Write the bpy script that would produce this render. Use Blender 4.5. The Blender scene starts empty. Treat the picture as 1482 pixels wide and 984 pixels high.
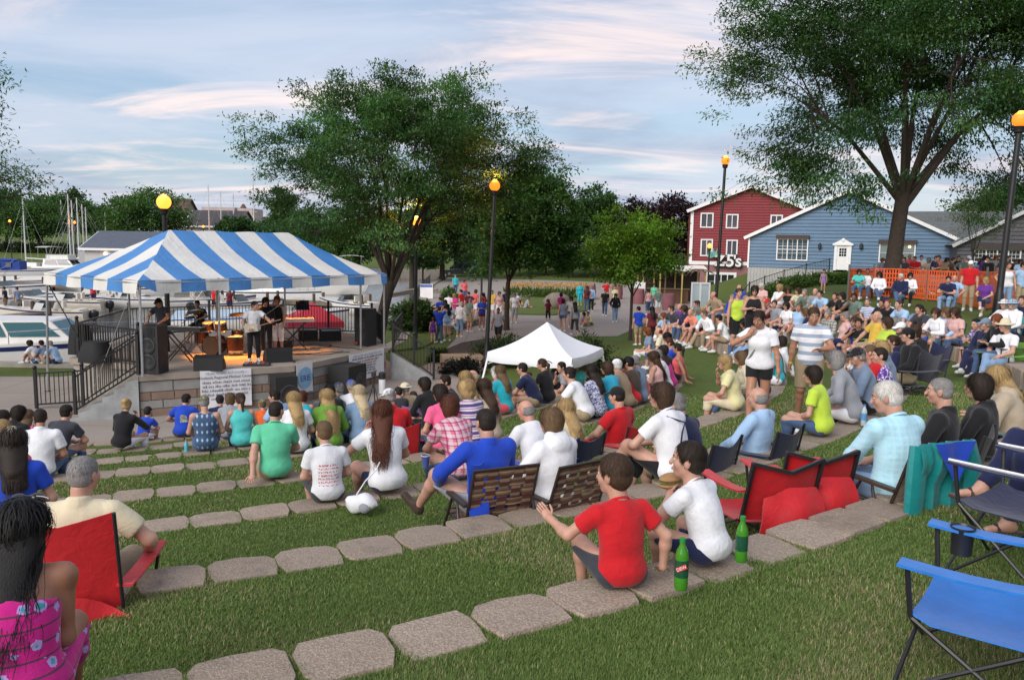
import bpy,math,random,time
import numpy as np
from mathutils import Vector,Matrix
T0=time.time()
random.seed(7)
rng=np.random.default_rng(7)
R=math.radians
S=bpy.context.scene
COL=S.collection
# camera
CAM=np.array([0.0,0.0,4.6])
FPX,PITCH,ROLL=1170.0,R(7.0),R(1.0)
cd=bpy.data.cameras.new('camera')
cam=bpy.data.objects.new('camera',cd)
COL.objects.link(cam)
S.camera=cam
cd.sensor_width=36.0
cd.lens=36.0*FPX/1482.0
cd.clip_start=0.05
cd.clip_end=9000
cam.matrix_world=Matrix.Translation(CAM)@Matrix.Rotation(R(90)-PITCH,4,'X')@Matrix.Rotation(ROLL,4,'Z')
cd.dof.use_dof=False
# light
SUN_EL,SUN_AZ=R(12.0),R(215.0)
S.view_settings.view_transform='Standard'
S.view_settings.look='None'
S.view_settings.exposure=0.90
S.view_settings.gamma=1.0
w=bpy.data.worlds.new('World')
S.world=w
w.use_nodes=True
nt=w.node_tree
N,L=nt.nodes,nt.links
bg=N['Background']
sky=N.new('ShaderNodeTexSky')
sky.sky_type='NISHITA'
sky.sun_disc=False
sky.sun_elevation=SUN_EL
sky.sun_rotation=SUN_AZ
sky.altitude=200
sky.air_density=1.25
sky.dust_density=0.6
sky.ozone_density=2.2
tc=N.new('ShaderNodeTexCoord')
sep=N.new('ShaderNodeSeparateXYZ')
L.new(tc.outputs['Generated'],sep.inputs[0])
def wmath(op,a,b=None,c=None):
 n=N.new('ShaderNodeMath');n.operation=op
 for i,v in enumerate((a,b,c)):
  if v is None:continue
  if isinstance(v,(int,float)):n.inputs[i].default_value=v
  else:L.new(v,n.inputs[i])
 return n.outputs[0]
zc=wmath('ADD',wmath('MAXIMUM',sep.outputs[2],0.0),0.10)
uu=wmath('DIVIDE',sep.outputs[0],zc)
vv=wmath('DIVIDE',sep.outputs[1],zc)
def cloud_layer(su,sv,ou,ov,detail,rough,dist,lo,hi):
 cb=N.new('ShaderNodeCombineXYZ')
 L.new(wmath('MULTIPLY_ADD',uu,su,ou),cb.inputs[0])
 L.new(wmath('MULTIPLY_ADD',vv,sv,ov),cb.inputs[1])
 nz=N.new('ShaderNodeTexNoise')
 nz.inputs['Scale'].default_value=1.0
 nz.inputs['Detail'].default_value=detail
 nz.inputs['Roughness'].default_value=rough
 nz.inputs['Distortion'].default_value=dist
 L.new(cb.outputs[0],nz.inputs['Vector'])
 mr=N.new('ShaderNodeMapRange');mr.interpolation_type='SMOOTHSTEP'
 mr.inputs['From Min'].default_value=lo
 mr.inputs['From Max'].default_value=hi
 L.new(nz.outputs['Fac'],mr.inputs['Value'])
 return mr.outputs['Result']
def wmix(fac,a,b):
 m=N.new('ShaderNodeMix');m.data_type='RGBA'
 if isinstance(fac,(int,float)):m.inputs[0].default_value=fac
 else:L.new(fac,m.inputs[0])
 for k,v in((6,a),(7,b)):
  if isinstance(v,tuple):m.inputs[k].default_value=(*v,1)
  else:L.new(v,m.inputs[k])
 return m.outputs[2]
c1=cloud_layer(0.42,0.62,3.1,0.4,7,0.6,0.5,0.33,0.62)
c2=cloud_layer(0.62,1.25,7.7,1.9,9,0.62,0.7,0.47,0.72)
c3=cloud_layer(0.30,0.50,2.1,5.6,7,0.58,0.5,0.42,0.66)
skyc=wmix(0.66,sky.outputs[0],(1.85,2.55,3.9))
a1=wmix(wmath('MULTIPLY',c1,0.70),skyc,(3.7,3.95,4.6))
a2=wmix(wmath('MULTIPLY',c3,0.80),a1,(1.9,2.3,3.15))
a3=wmix(wmath('MULTIPLY',c2,0.80),a2,(5.9,4.9,4.65))
L.new(a3,bg.inputs['Color'])
bg.inputs['Strength'].default_value=0.107
sl=bpy.data.lights.new('sun','SUN')
sl.energy=1.8
sl.angle=R(45)
sl.color=(1.0,0.93,0.86)
sun=bpy.data.objects.new('sun',sl)
COL.objects.link(sun)
sd=Vector((math.sin(SUN_AZ)*math.cos(R(30)),math.cos(SUN_AZ)*math.cos(R(30)),math.sin(R(30))))
sun.rotation_euler=sd.to_track_quat('Z','Y').to_euler()
# projection helpers (photograph pixels of 1482 x 984)
def ray(px,py):
 x,y=(px-741)/FPX,-(py-492)/FPX
 c,s=math.cos(ROLL),math.sin(ROLL)
 x,y=c*x-s*y,s*x+c*y
 return np.array([x,math.cos(PITCH)+y*math.sin(PITCH),-math.sin(PITCH)+y*math.cos(PITCH)])
def at_z(px,py,z=0.0):
 d=ray(px,py)
 return CAM+d*((z-CAM[2])/d[2])
def at_y(px,py,y):
 d=ray(px,py)
 return CAM+d*(y/d[1])
 # materials
MATS={}
def base_mat(key):
 m=bpy.data.materials.new(key)
 m.use_nodes=True
 return m,m.node_tree.nodes,m.node_tree.links,m.node_tree.nodes['Principled BSDF']
def tex_coord(N,kind='Object'):
 return N.new('ShaderNodeTexCoord').outputs[kind]
def noise_n(N,L,vec,scale,detail=4,rough=0.55,dist=0.0):
 n=N.new('ShaderNodeTexNoise')
 n.inputs['Scale'].default_value=scale
 n.inputs['Detail'].default_value=detail
 n.inputs['Roughness'].default_value=rough
 n.inputs['Distortion'].default_value=dist
 if vec is not None:L.new(vec,n.inputs['Vector'])
 return n.outputs['Fac']
def ramp_n(N,L,fac,stops):
 r=N.new('ShaderNodeValToRGB')
 e=r.color_ramp.elements
 while len(e)<len(stops):e.new(0.5)
 for k,(p,c)in zip(e,stops):
  k.position=p
  k.color=(*c,1)if len(c)==3 else c
 L.new(fac,r.inputs[0])
 return r.outputs[0]
def mixc(N,L,fac,a,b,mode='MIX'):
 m=N.new('ShaderNodeMix');m.data_type='RGBA';m.blend_type=mode
 if isinstance(fac,(int,float)):m.inputs[0].default_value=fac
 else:L.new(fac,m.inputs[0])
 for k,v in((6,a),(7,b)):
  if isinstance(v,(tuple,list)):m.inputs[k].default_value=(*v[:3],1)
  else:L.new(v,m.inputs[k])
 return m.outputs[2]
def mth(N,L,op,a,b=None):
 n=N.new('ShaderNodeMath');n.operation=op
 for i,v in enumerate((a,b)):
  if v is None:continue
  if isinstance(v,(int,float)):n.inputs[i].default_value=v
  else:L.new(v,n.inputs[i])
 return n.outputs[0]
def bump_n(N,L,h,bsdf,strength=0.3,dist=0.01,chain=None):
 b=N.new('ShaderNodeBump')
 b.inputs['Strength'].default_value=strength
 b.inputs['Distance'].default_value=dist
 L.new(h,b.inputs['Height'])
 if chain is not None:L.new(chain,b.inputs['Normal'])
 if bsdf is not None:L.new(b.outputs[0],bsdf.inputs['Normal'])
 return b.outputs[0]
def sc(c,k):return tuple(min(1.0,x*k)for x in c)
def M(key,c,rough=0.6,var=0.12,scale=6.0,bump=0.0,bscale=60.0,metal=0.0,dist=0.01,spec=None,coord='Object'):
 if key in MATS:return MATS[key]
 m,N,L,b=base_mat(key)
 v=tex_coord(N,coord)
 f=noise_n(N,L,v,scale,5,0.6)
 L.new(ramp_n(N,L,f,[(0.25,sc(c,1-var)),(0.75,sc(c,1+var))]),b.inputs['Base Color'])
 b.inputs['Roughness'].default_value=rough
 b.inputs['Metallic'].default_value=metal
 if spec is not None:b.inputs['Specular IOR Level'].default_value=spec
 if bump:bump_n(N,L,noise_n(N,L,v,bscale,4,0.6),b,bump,dist)
 MATS[key]=m
 return m
def M_emit(key,c,strength,base=(0.8,0.7,0.5)):
 if key in MATS:return MATS[key]
 m,N,L,b=base_mat(key)
 b.inputs['Base Color'].default_value=(*base,1)
 b.inputs['Emission Color'].default_value=(*c,1)
 b.inputs['Emission Strength'].default_value=strength
 MATS[key]=m
 return m
def M_glass(key,c=(0.02,0.03,0.04),rough=0.04,alpha=1.0):
 if key in MATS:return MATS[key]
 m,N,L,b=base_mat(key)
 b.inputs['Base Color'].default_value=(*c,1)
 b.inputs['Roughness'].default_value=rough
 b.inputs['Specular IOR Level'].default_value=0.9
 b.inputs['Alpha'].default_value=alpha
 MATS[key]=m
 return m
def cloth(key,c,rough=0.85,pat=None,c2=None,c3=None,k=1.0,gloss=0.0):
 key='cloth_'+key
 if key in MATS:return MATS[key]
 m,N,L,b=base_mat(key)
 v=tex_coord(N)
 f=noise_n(N,L,v,9,3)
 col=ramp_n(N,L,f,[(0.3,sc(c,0.9)),(0.7,sc(c,1.08))])
 sx=N.new('ShaderNodeSeparateXYZ');L.new(v,sx.inputs[0])
 def band(axis,freq,lo,off=0.0):
  a=mth(N,L,'FRACT',mth(N,L,'ADD',mth(N,L,'MULTIPLY',sx.outputs[axis],freq),off+40.0))
  return mth(N,L,'LESS_THAN',a,lo)
 if pat=='stripe':
  col=mixc(N,L,band(2,11*k,0.42),col,c2)
  if c3:col=mixc(N,L,band(2,11*k,0.12,0.3),col,c3)
 elif pat=='plaid':
  col=mixc(N,L,mth(N,L,'MULTIPLY',band(0,14*k,0.4),0.55),col,c2)
  col=mixc(N,L,mth(N,L,'MULTIPLY',band(2,14*k,0.4),0.55),col,c2)
  if c3:
   col=mixc(N,L,mth(N,L,'MULTIPLY',band(0,14*k,0.1,0.2),0.8),col,c3)
   col=mixc(N,L,mth(N,L,'MULTIPLY',band(2,14*k,0.1,0.2),0.8),col,c3)
 elif pat=='diamond':
  a=mth(N,L,'ABSOLUTE',mth(N,L,'SUBTRACT',mth(N,L,'FRACT',mth(N,L,'ADD',mth(N,L,'MULTIPLY',sx.outputs[0],13.0),40.0)),0.5))
  bb=mth(N,L,'ABSOLUTE',mth(N,L,'SUBTRACT',mth(N,L,'FRACT',mth(N,L,'ADD',mth(N,L,'MULTIPLY',sx.outputs[2],8.0),40.0)),0.5))
  col=mixc(N,L,mth(N,L,'LESS_THAN',mth(N,L,'ADD',a,bb),0.26),col,c2)
 elif pat in('backprint','jersey','picture'):
  x0,x1,z0,z1,rows_,thr={'backprint':(-.12,.12,.20,.46,26.0,.50),'jersey':(-.13,.13,.425,.462,1.0,.47),'picture':(-.03,.13,.30,.45,7.0,.45)}[pat]
  def rng_(ax,a,b_):return mth(N,L,'MULTIPLY',mth(N,L,'GREATER_THAN',sx.outputs[ax],a),mth(N,L,'LESS_THAN',sx.outputs[ax],b_))
  mask=mth(N,L,'MULTIPLY',mth(N,L,'MULTIPLY',rng_(0,x0,x1),rng_(2,z0,z1)),mth(N,L,'LESS_THAN',sx.outputs[1],-.02 if pat!='x' else 0))
  mp=N.new('ShaderNodeMapping');mp.inputs['Scale'].default_value=(1,0.01,.35);L.new(v,mp.inputs['Vector'])
  nz=noise_n(N,L,mp.outputs[0],95 if pat!='picture' else 40,2,.6)
  if pat=='picture':ink_=mixc(N,L,mth(N,L,'GREATER_THAN',nz,thr),c2,c3);col=mixc(N,L,mask,col,ink_)
  else:col=mixc(N,L,mth(N,L,'MULTIPLY',mth(N,L,'MULTIPLY',mask,mth(N,L,'GREATER_THAN',nz,thr)),band(2,rows_,.6)if rows_>1 else 1.0),col,c2)
 elif pat in('flower','zebra','print','tiedye'):
  if pat=='flower':
   vo=N.new('ShaderNodeTexVoronoi');vo.inputs['Scale'].default_value=13*k
   L.new(v,vo.inputs['Vector'])
   nz=noise_n(N,L,v,60,3)
   dd=mth(N,L,'ADD',vo.outputs['Distance'],mth(N,L,'MULTIPLY',nz,0.35))
   col=mixc(N,L,band(2,16,0.14),col,(0.12,0.03,0.07))
   col=mixc(N,L,mth(N,L,'LESS_THAN',dd,0.50),col,c2)
   col=mixc(N,L,mth(N,L,'LESS_THAN',dd,0.36),col,c3)
  elif pat=='zebra':
   nz=noise_n(N,L,v,16*k,2,0.5,1.5)
   a=mth(N,L,'FRACT',mth(N,L,'ADD',mth(N,L,'MULTIPLY',sx.outputs[2],12.0),mth(N,L,'MULTIPLY',nz,4.0)))
   col=mixc(N,L,mth(N,L,'LESS_THAN',a,0.5),col,c2)
  else:
   nz=noise_n(N,L,v,28*k,3,0.6,0.6)
   col=mixc(N,L,mth(N,L,'GREATER_THAN',nz,0.54),col,c2)
   if c3:col=mixc(N,L,mth(N,L,'LESS_THAN',nz,0.42),col,c3)
 L.new(col,b.inputs['Base Color'])
 b.inputs['Roughness'].default_value=rough
 b.inputs['Sheen Weight'].default_value=0.15
 b.inputs['Specular IOR Level'].default_value=0.25+gloss
 w1=noise_n(N,L,v,11,4,0.55,0.9)
 n1=bump_n(N,L,w1,None,0.28,0.03)
 bump_n(N,L,noise_n(N,L,v,420,2),b,0.15,0.002,n1)
 MATS[key]=m
 return m
SKINS={'fair':(0.50,0.29,0.21),'tan':(0.40,0.20,0.125),'pink':(0.52,0.27,0.20),'brown':(0.20,0.095,0.055),'deep':(0.28,0.13,0.075)}
def skin(k):
 key='skin_'+k
 if key in MATS:return MATS[key]
 m,N,L,b=base_mat(key)
 c=SKINS[k]
 v=tex_coord(N)
 f=noise_n(N,L,v,14,4)
 L.new(ramp_n(N,L,f,[(0.3,(c[0]*0.9,c[1]*0.82,c[2]*0.8)),(0.7,sc(c,1.06))]),b.inputs['Base Color'])
 b.inputs['Roughness'].default_value=0.52
 b.inputs['Subsurface Weight'].default_value=0.08
 b.inputs['Subsurface Radius'].default_value=(0.012,0.005,0.003)
 bump_n(N,L,noise_n(N,L,v,260,3),b,0.12,0.002)
 MATS[key]=m
 return m
HAIRS={'black':(0.008,0.007,0.007),'dark':(0.022,0.014,0.010),'brown':(0.055,0.030,0.017),'auburn':(0.085,0.026,0.012),'light':(0.14,0.085,0.042),'blond':(0.40,0.27,0.12),'pale':(0.55,0.44,0.27),'grey':(0.24,0.23,0.22),'white':(0.60,0.58,0.54),'red':(0.20,0.055,0.018)}
def hairm(k):
 key='hair_'+k
 if key in MATS:return MATS[key]
 m,N,L,b=base_mat(key)
 c=HAIRS[k]
 v=tex_coord(N)
 mp=N.new('ShaderNodeMapping');mp.inputs['Scale'].default_value=(1.0,1.0,0.16)
 L.new(v,mp.inputs['Vector'])
 f=noise_n(N,L,mp.outputs[0],170,4,0.6,0.3)
 L.new(ramp_n(N,L,f,[(0.3,sc(c,0.55)),(0.7,sc(c,1.4))]),b.inputs['Base Color'])
 b.inputs['Roughness'].default_value=0.62
 b.inputs['Specular IOR Level'].default_value=0.3
 bump_n(N,L,f,b,0.55,0.006)
 MATS[key]=m
 return m
 # mesh building
class MB:
 def __init__(s):
  s.v,s.f,s.mi,s.n,s.cur=[],[],[],0,0
 def add(s,V,F):
  o=s.n
  V=[tuple(float(q)for q in p)for p in V]
  s.v+=V;s.n+=len(V)
  for f in F:s.f.append(tuple(i+o for i in f));s.mi.append(s.cur)
  return s
 def box(s,c,size,rz=0.0,rot=None):
  hx,hy,hz=size[0]/2,size[1]/2,size[2]/2
  V=[(x,y,z)for z in(-hz,hz)for x,y in((-hx,-hy),(hx,-hy),(hx,hy),(-hx,hy))]
  Mx=rot if rot is not None else Matrix.Rotation(rz,3,'Z')
  V=[tuple(Mx@Vector(p)+Vector(c))for p in V]
  return s.add(V,[(3,2,1,0),(4,5,6,7),(0,1,5,4),(1,2,6,5),(2,3,7,6),(3,0,4,7)])
 def bar(s,a,b,w,d=None,up=(0,0,1)):
  a,b=Vector(a),Vector(b)
  t=(b-a)
  if t.length<1e-6:return s
  t=t.normalized();u=Vector(up)
  if abs(t.dot(u))>0.97:u=Vector((0,1,0))
  x=t.cross(u).normalized();y=x.cross(t).normalized()
  d=d or w
  V=[p+x*i*w/2+y*j*d/2 for p in(a,b)for i,j in((-1,-1),(1,-1),(1,1),(-1,1))]
  return s.add(V,[(3,2,1,0),(4,5,6,7),(0,1,5,4),(1,2,6,5),(2,3,7,6),(3,0,4,7)])
 def tube(s,pts,r,n=6,cap=True,flat=1.0):
  P=[Vector(p)for p in pts]
  rr=r if isinstance(r,(list,tuple))else[r]*len(P)
  V,F=[],[]
  up=Vector((0,0,1))
  t0=(P[1]-P[0]).normalized()
  if abs(t0 .dot(up))>0.95:up=Vector((0,1,0))
  x=t0 .cross(up).normalized()
  for i,p in enumerate(P):
   t=(P[min(i+1,len(P)-1)]-P[max(i-1,0)]).normalized()
   x=(x-t*x.dot(t))
   x=x.normalized()if x.length>1e-5 else t.orthogonal().normalized()
   y=t.cross(x)
   for k in range(n):
    a=2*math.pi*k/n
    V.append(p+x*math.cos(a)*rr[i]+y*math.sin(a)*rr[i]*flat)
  for i in range(len(P)-1):
   for k in range(n):
    F.append((i*n+k,i*n+(k+1)%n,(i+1)*n+(k+1)%n,(i+1)*n+k))
  if cap:
   F.append(tuple(range(n-1,-1,-1)))
   F.append(tuple((len(P)-1)*n+k for k in range(n)))
  return s.add(V,F)
 def lathe(s,prof,n=12,c=(0,0,0),rot=None,cap=True,sx=1.0,sy=1.0):
  V,F=[],[]
  for r,z in prof:
   for k in range(n):
    a=2*math.pi*k/n
    V.append(Vector((r*math.cos(a)*sx,r*math.sin(a)*sy,z)))
  for i in range(len(prof)-1):
   for k in range(n):
    F.append((i*n+k,i*n+(k+1)%n,(i+1)*n+(k+1)%n,(i+1)*n+k))
  if cap:
   F.append(tuple(range(n-1,-1,-1)))
   F.append(tuple((len(prof)-1)*n+k for k in range(n)))
  V=[(rot@p if rot is not None else p)+Vector(c)for p in V]
  return s.add(V,F)
 def ell(s,c,rad,n=10,m=7,rot=None):
  prof=[(max(1e-3,math.sin(math.pi*i/m)),-math.cos(math.pi*i/m))for i in range(m+1)]
  V,F=[],[]
  for r,z in prof:
   for k in range(n):
    a=2*math.pi*k/n
    p=Vector((r*math.cos(a)*rad[0],r*math.sin(a)*rad[1],z*rad[2]))
    V.append((rot@p if rot is not None else p)+Vector(c))
  for i in range(m):
   for k in range(n):
    F.append((i*n+k,i*n+(k+1)%n,(i+1)*n+(k+1)%n,(i+1)*n+k))
  return s.add(V,F)
 def prism(s,poly,z0,z1):
  n=len(poly)
  z0=z0 if isinstance(z0,(list,tuple))else[z0]*n
  z1=z1 if isinstance(z1,(list,tuple))else[z1]*n
  V=[(p[0],p[1],z0[i])for i,p in enumerate(poly)]+[(p[0],p[1],z1[i])for i,p in enumerate(poly)]
  F=[tuple(range(n-1,-1,-1)),tuple(range(n,2*n))]
  F+=[(i,(i+1)%n,n+(i+1)%n,n+i)for i in range(n)]
  return s.add(V,F)
 def grid(s,P,close_u=False):
  nu,nv=len(P),len(P[0])
  V=[p for row in P for p in row]
  F=[]
  for i in range(nu-(0 if close_u else 1)):
   for j in range(nv-1):
    a,b=i,(i+1)%nu
    F.append((a*nv+j,b*nv+j,b*nv+j+1,a*nv+j+1))
  return s.add(V,F)
 def sheet(s,P,t):
  A=np.array(P,float)
  du=np.gradient(A,axis=0);dv=np.gradient(A,axis=1)
  nn=np.cross(du,dv);nn/=np.maximum(np.linalg.norm(nn,axis=2,keepdims=True),1e-9)
  B=A-nn*t
  nu,nv=A.shape[:2]
  V=np.concatenate([A.reshape(-1,3),B.reshape(-1,3)])
  o=nu*nv
  F=[]
  for i in range(nu-1):
   for j in range(nv-1):
    q=(i*nv+j,(i+1)*nv+j,(i+1)*nv+j+1,i*nv+j+1)
    F.append(q);F.append(tuple(x+o for x in q[::-1]))
  rim=[(i*nv)for i in range(nu)]+[(nu-1)*nv+j for j in range(1,nv)]+[i*nv+nv-1 for i in range(nu-2,-1,-1)]+[j for j in range(nv-2,0,-1)]
  for a,b in zip(rim,rim[1:]+rim[:1]):F.append((b,a,a+o,b+o))
  return s.add(V,F)
 def mesh(s,name,mats,smooth=35):
  me=bpy.data.meshes.new(name)
  me.from_pydata(s.v,[],s.f)
  for m in(mats if isinstance(mats,(list,tuple))else[mats]):me.materials.append(m)
  if any(s.mi):me.polygons.foreach_set('material_index',s.mi)
  if smooth:
   me.polygons.foreach_set('use_smooth',[True]*len(s.f))
   me.set_sharp_from_angle(angle=R(smooth))
  me.update()
  return me
 def build(s,name,mats,parent=None,smooth=35,loc=None):
  return link(name,s.mesh(name,mats,smooth),parent,loc)
def link(name,me,parent=None,loc=None):
 o=bpy.data.objects.new(name,me)
 COL.objects.link(o)
 if parent is not None:o.parent=parent
 if loc is not None:o.location=loc
 return o
def mesh_np(name,V,Q,mats,smooth=True,k=4):
 me=bpy.data.meshes.new(name)
 V=np.ascontiguousarray(V,np.float32);Q=np.ascontiguousarray(Q,np.int32)
 me.vertices.add(len(V));me.vertices.foreach_set('co',V.ravel())
 me.loops.add(Q.size);me.loops.foreach_set('vertex_index',Q.ravel())
 me.polygons.add(len(Q))
 me.polygons.foreach_set('loop_start',np.arange(0,Q.size,k,dtype=np.int32))
 me.polygons.foreach_set('loop_total',np.full(len(Q),k,np.int32))
 if smooth:me.polygons.foreach_set('use_smooth',np.ones(len(Q),bool))
 for m in(mats if isinstance(mats,(list,tuple))else[mats]):me.materials.append(m)
 me.update(calc_edges=True)
 return me
def tag(o,label=None,cat=None,group=None,kind=None):
 if label:o['label']=label
 if cat:o['category']=cat
 if group:o['group']=group
 if kind:o['kind']=kind
 return o
def thing(name,label,cat,loc=(0,0,0),rz=0.0,group=None):
 o=bpy.data.objects.new(name,None)
 COL.objects.link(o)
 o.empty_display_size=0.2
 o.location=loc
 o.rotation_euler=(0,0,rz)
 return tag(o,label,cat,group)
def children(o):return list(o.children)
def dup(o,parent=None,loc=None,rz=None,label=None):
 c=o.copy();COL.objects.link(c)
 if parent is not None:
  c.parent=parent;c.matrix_parent_inverse=o.matrix_parent_inverse.copy()
 if loc is not None:c.location=loc
 if rz is not None:c.rotation_euler=(0,0,rz)
 if label:c['label']=label
 for ch in children(o):dup(ch,c)
 return c
def text_mesh(body,size,mat,name='lettering',extrude=0.004,align='CENTER',shear=0.0,bold=0.0):
 cu=bpy.data.curves.new('txt','FONT')
 cu.body=body;cu.size=size;cu.extrude=extrude;cu.align_x=align;cu.align_y='CENTER';cu.shear=shear;cu.offset=bold
 cu.resolution_u=3
 o=bpy.data.objects.new('txt',cu);COL.objects.link(o)
 dg=bpy.context.evaluated_depsgraph_get()
 me=bpy.data.meshes.new_from_object(o.evaluated_get(dg))
 bpy.data.objects.remove(o);bpy.data.curves.remove(cu)
 me.materials.clear();me.materials.append(mat);me.name=name
 return me
 # terrain: a terraced bowl round the stage, plaza, harbour basin
CX,CY=-9.3,20.1
ROWR=[5.15,7.13,9.03,11.06,13.17,15.19,17.16,19.05,21.05]
RISE=0.33
BANK=[(-300,15),(-14,17.6),(-9,18.2),(-5.8,17.8),(-4.2,16.7),(-1.2,16.3),(0.9,18.2),(2.6,22.5),(3.4,30),(4.6,38.0),(6.2,40),(9.5,50),(13,56),(17.0,61),(18,72),(18,300),(400,300),(400,-300),(-300,-300)]
WATER=[(-400,27.6),(-14.2,27.6),(-11.8,31.2),(-5.6,31.8),(-5.0,36),(-8.2,80),(-8.8,118),(-400,118)]
WZ=-1.15
def sstep(x,a,b):
 t=np.clip((x-a)/(b-a),0,1)
 return t*t*(3-2*t)
def poly_sd(x,y,P):
 x=np.asarray(x,float);y=np.asarray(y,float)
 d2=np.full(x.shape,1e12);ins=np.zeros(x.shape,bool)
 n=len(P)
 for i in range(n):
  ax,ay=P[i];bx,by=P[(i+1)%n]
  ex,ey=bx-ax,by-ay
  t=np.clip(((x-ax)*ex+(y-ay)*ey)/(ex*ex+ey*ey),0,1)
  d2=np.minimum(d2,(x-ax-t*ex)**2+(y-ay-t*ey)**2)
  c=((ay>y)!=(by>y))
  with np.errstate(divide='ignore',invalid='ignore'):
   xi=ex*(y-ay)/(ey if ey!=0 else 1e-9)+ax
  ins^=c&(x<xi)
 d=np.sqrt(d2)
 return np.where(ins,d,-d)
def bank_z(x,y,step=True):
 r=np.hypot(x-CX,y-CY);az=np.degrees(np.arctan2(y-CY,x-CX))
 z=0.26*sstep(r,3.7,5.0)
 for k,rk in enumerate(ROWR):
  amp=RISE if k<8 else RISE*(1-sstep(az,-50,-25))
  z=z+amp*sstep(r,rk-0.11,rk-0.07)
 z=z*(1-0.14*sstep(az,-44,-4))
 sd=poly_sd(x,y,BANK)
 wd=2.0+7.5*sstep(y,23,34)
 return z*sstep(sd,0.0,wd)
def HT(x,y):
 x=np.asarray(x,float);y=np.asarray(y,float)
 z=bank_z(x,y)
 z=z+0.010*np.sin(x*2.1+1.3*np.sin(y*1.7))*np.sin(y*2.6+0.7)*sstep(np.hypot(x-CX,y-CY),4.5,6)
 z=z+3.6*sstep(y,96,122)*sstep(x,-12,6)*(1-sstep(x,60,90))*sstep(y,60,90)
 z=z+1.2*sstep(y,118,135)*(1-sstep(x,-30,-10))
 d=np.hypot(x,y)
 z=z+16*sstep(d,330,700)*(0.6+0.4*np.sin(np.arctan2(y,x)*9))
 z=z-3.2*sstep(poly_sd(x,y,WATER),-0.05,0.35)
 return z
def ground(x,y):return float(HT(np.array([x]),np.array([y]))[0])
def drop_ray(px,py,h=0.0,ymin=1.2,ymax=160.0,dep=None):
 d=ray(px,py)
 ts=np.concatenate([np.arange(ymin,30,0.02),np.arange(30,ymax,0.1)])
 X,Y,Z=CAM[0]+d[0]*ts/d[1],CAM[1]+ts,CAM[2]+d[2]*ts/d[1]
 b=Z<=HT(X,Y)+h
 c=np.nonzero(b[1:]!=b[:-1])[0]if dep else np.nonzero(b[1:]&~b[:-1])[0]
 if dep and dep<0:i=int(c[-1])+1 if len(c)else len(ts)-1
 elif dep and len(c):
  i=int(c[np.argmin(np.abs(np.log(ts[c+1]/dep)))])+1
  if abs(math.log(ts[i]/dep))>0.35:i=int(np.argmin(np.abs(ts-dep)))
 elif dep:i=int(np.argmin(np.abs(ts-dep)))
 else:i=int(c[0])+1 if len(c)else(int(np.argmax(b))if b.any()and not b[0]else len(ts)-1)
 return np.array([X[i],Y[i],float(HT(X[i:i+1],Y[i:i+1])[0])])
rs=list(np.arange(0,4,0.5))+list(np.arange(4.0,23.0,0.33))+[rk+o for rk in ROWR for o in(-0.115,-0.10,-0.08,-0.065)]
rs+=list(np.arange(23,62,0.9))+list(np.geomspace(62,5200,62))
rs=np.array(sorted(set(np.round(rs,3))))
NA=620
az=np.linspace(-math.pi,math.pi,NA,endpoint=False)
RR,AA=np.meshgrid(rs,az,indexing='ij')
GX,GY=CX+RR*np.cos(AA),CY+RR*np.sin(AA)
GZ=HT(GX,GY)
gi=np.arange(len(rs)*NA).reshape(len(rs),NA)
q=np.stack([gi[:-1],gi[1:],np.roll(gi,-1,1)[1:],np.roll(gi,-1,1)[:-1]],-1).reshape(-1,4)
mg,Nn,Ln,bs=base_mat('lawn')
vv=tex_coord(Nn)
f1=noise_n(Nn,Ln,vv,0.55,6,0.62)
f2=noise_n(Nn,Ln,vv,9.0,6,0.7)
f3=noise_n(Nn,Ln,vv,60.0,4,0.7)
ca=ramp_n(Nn,Ln,f2,[(0.25,(0.075,0.115,0.028)),(0.55,(0.125,0.178,0.047)),(0.8,(0.185,0.225,0.075))])
cb=ramp_n(Nn,Ln,f3,[(0.3,(0.060,0.078,0.022)),(0.7,(0.16,0.155,0.062))])
patch=ramp_n(Nn,Ln,f1,[(0.40,(0,0,0)),(0.66,(1,1,1))])
cc=mixc(Nn,Ln,mth(Nn,Ln,'MULTIPLY',patch,0.7),ca,cb)
Ln.new(mixc(Nn,Ln,0.3,cc,ramp_n(Nn,Ln,f3,[(0.3,(0.035,0.058,0.015)),(0.7,(0.14,0.18,0.05))])),bs.inputs['Base Color'])
bs.inputs['Roughness'].default_value=0.95
bs.inputs['Specular IOR Level'].default_value=0.1
bump_n(Nn,Ln,f3,bs,0.8,0.03)
tag(link('lawn',mesh_np('lawn',np.stack([GX,GY,GZ],-1).reshape(-1,3),q,mg)),kind='structure')
mw,Nn,Ln,bs=base_mat('water')
vv=tex_coord(Nn)
bs.inputs['Base Color'].default_value=(0.105,0.098,0.070,1)
bs.inputs['Roughness'].default_value=0.07
bs.inputs['Specular IOR Level'].default_value=0.6
mp=Nn.new('ShaderNodeMapping');mp.inputs['Scale'].default_value=(0.5,1.6,1);Ln.new(vv,mp.inputs['Vector'])
w1=noise_n(Nn,Ln,mp.outputs[0],1.3,5,0.6,0.6)
bump_n(Nn,Ln,w1,bs,0.35,0.10)
wb=MB();wb.add([(-400,27.2,WZ),(-4.6,27.2,WZ),(-4.6,119,WZ),(-400,119,WZ)],[(0,1,2,3)])
tag(wb.build('water',mw,smooth=0),kind='structure')
mc,Nn,Ln,bs=base_mat('paving')
vv=tex_coord(Nn)
f1=noise_n(Nn,Ln,vv,0.7,5,0.6);f2=noise_n(Nn,Ln,vv,30,5,0.65)
c0=mixc(Nn,Ln,f1,(0.24,0.20,0.17),(0.36,0.31,0.27))
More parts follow.
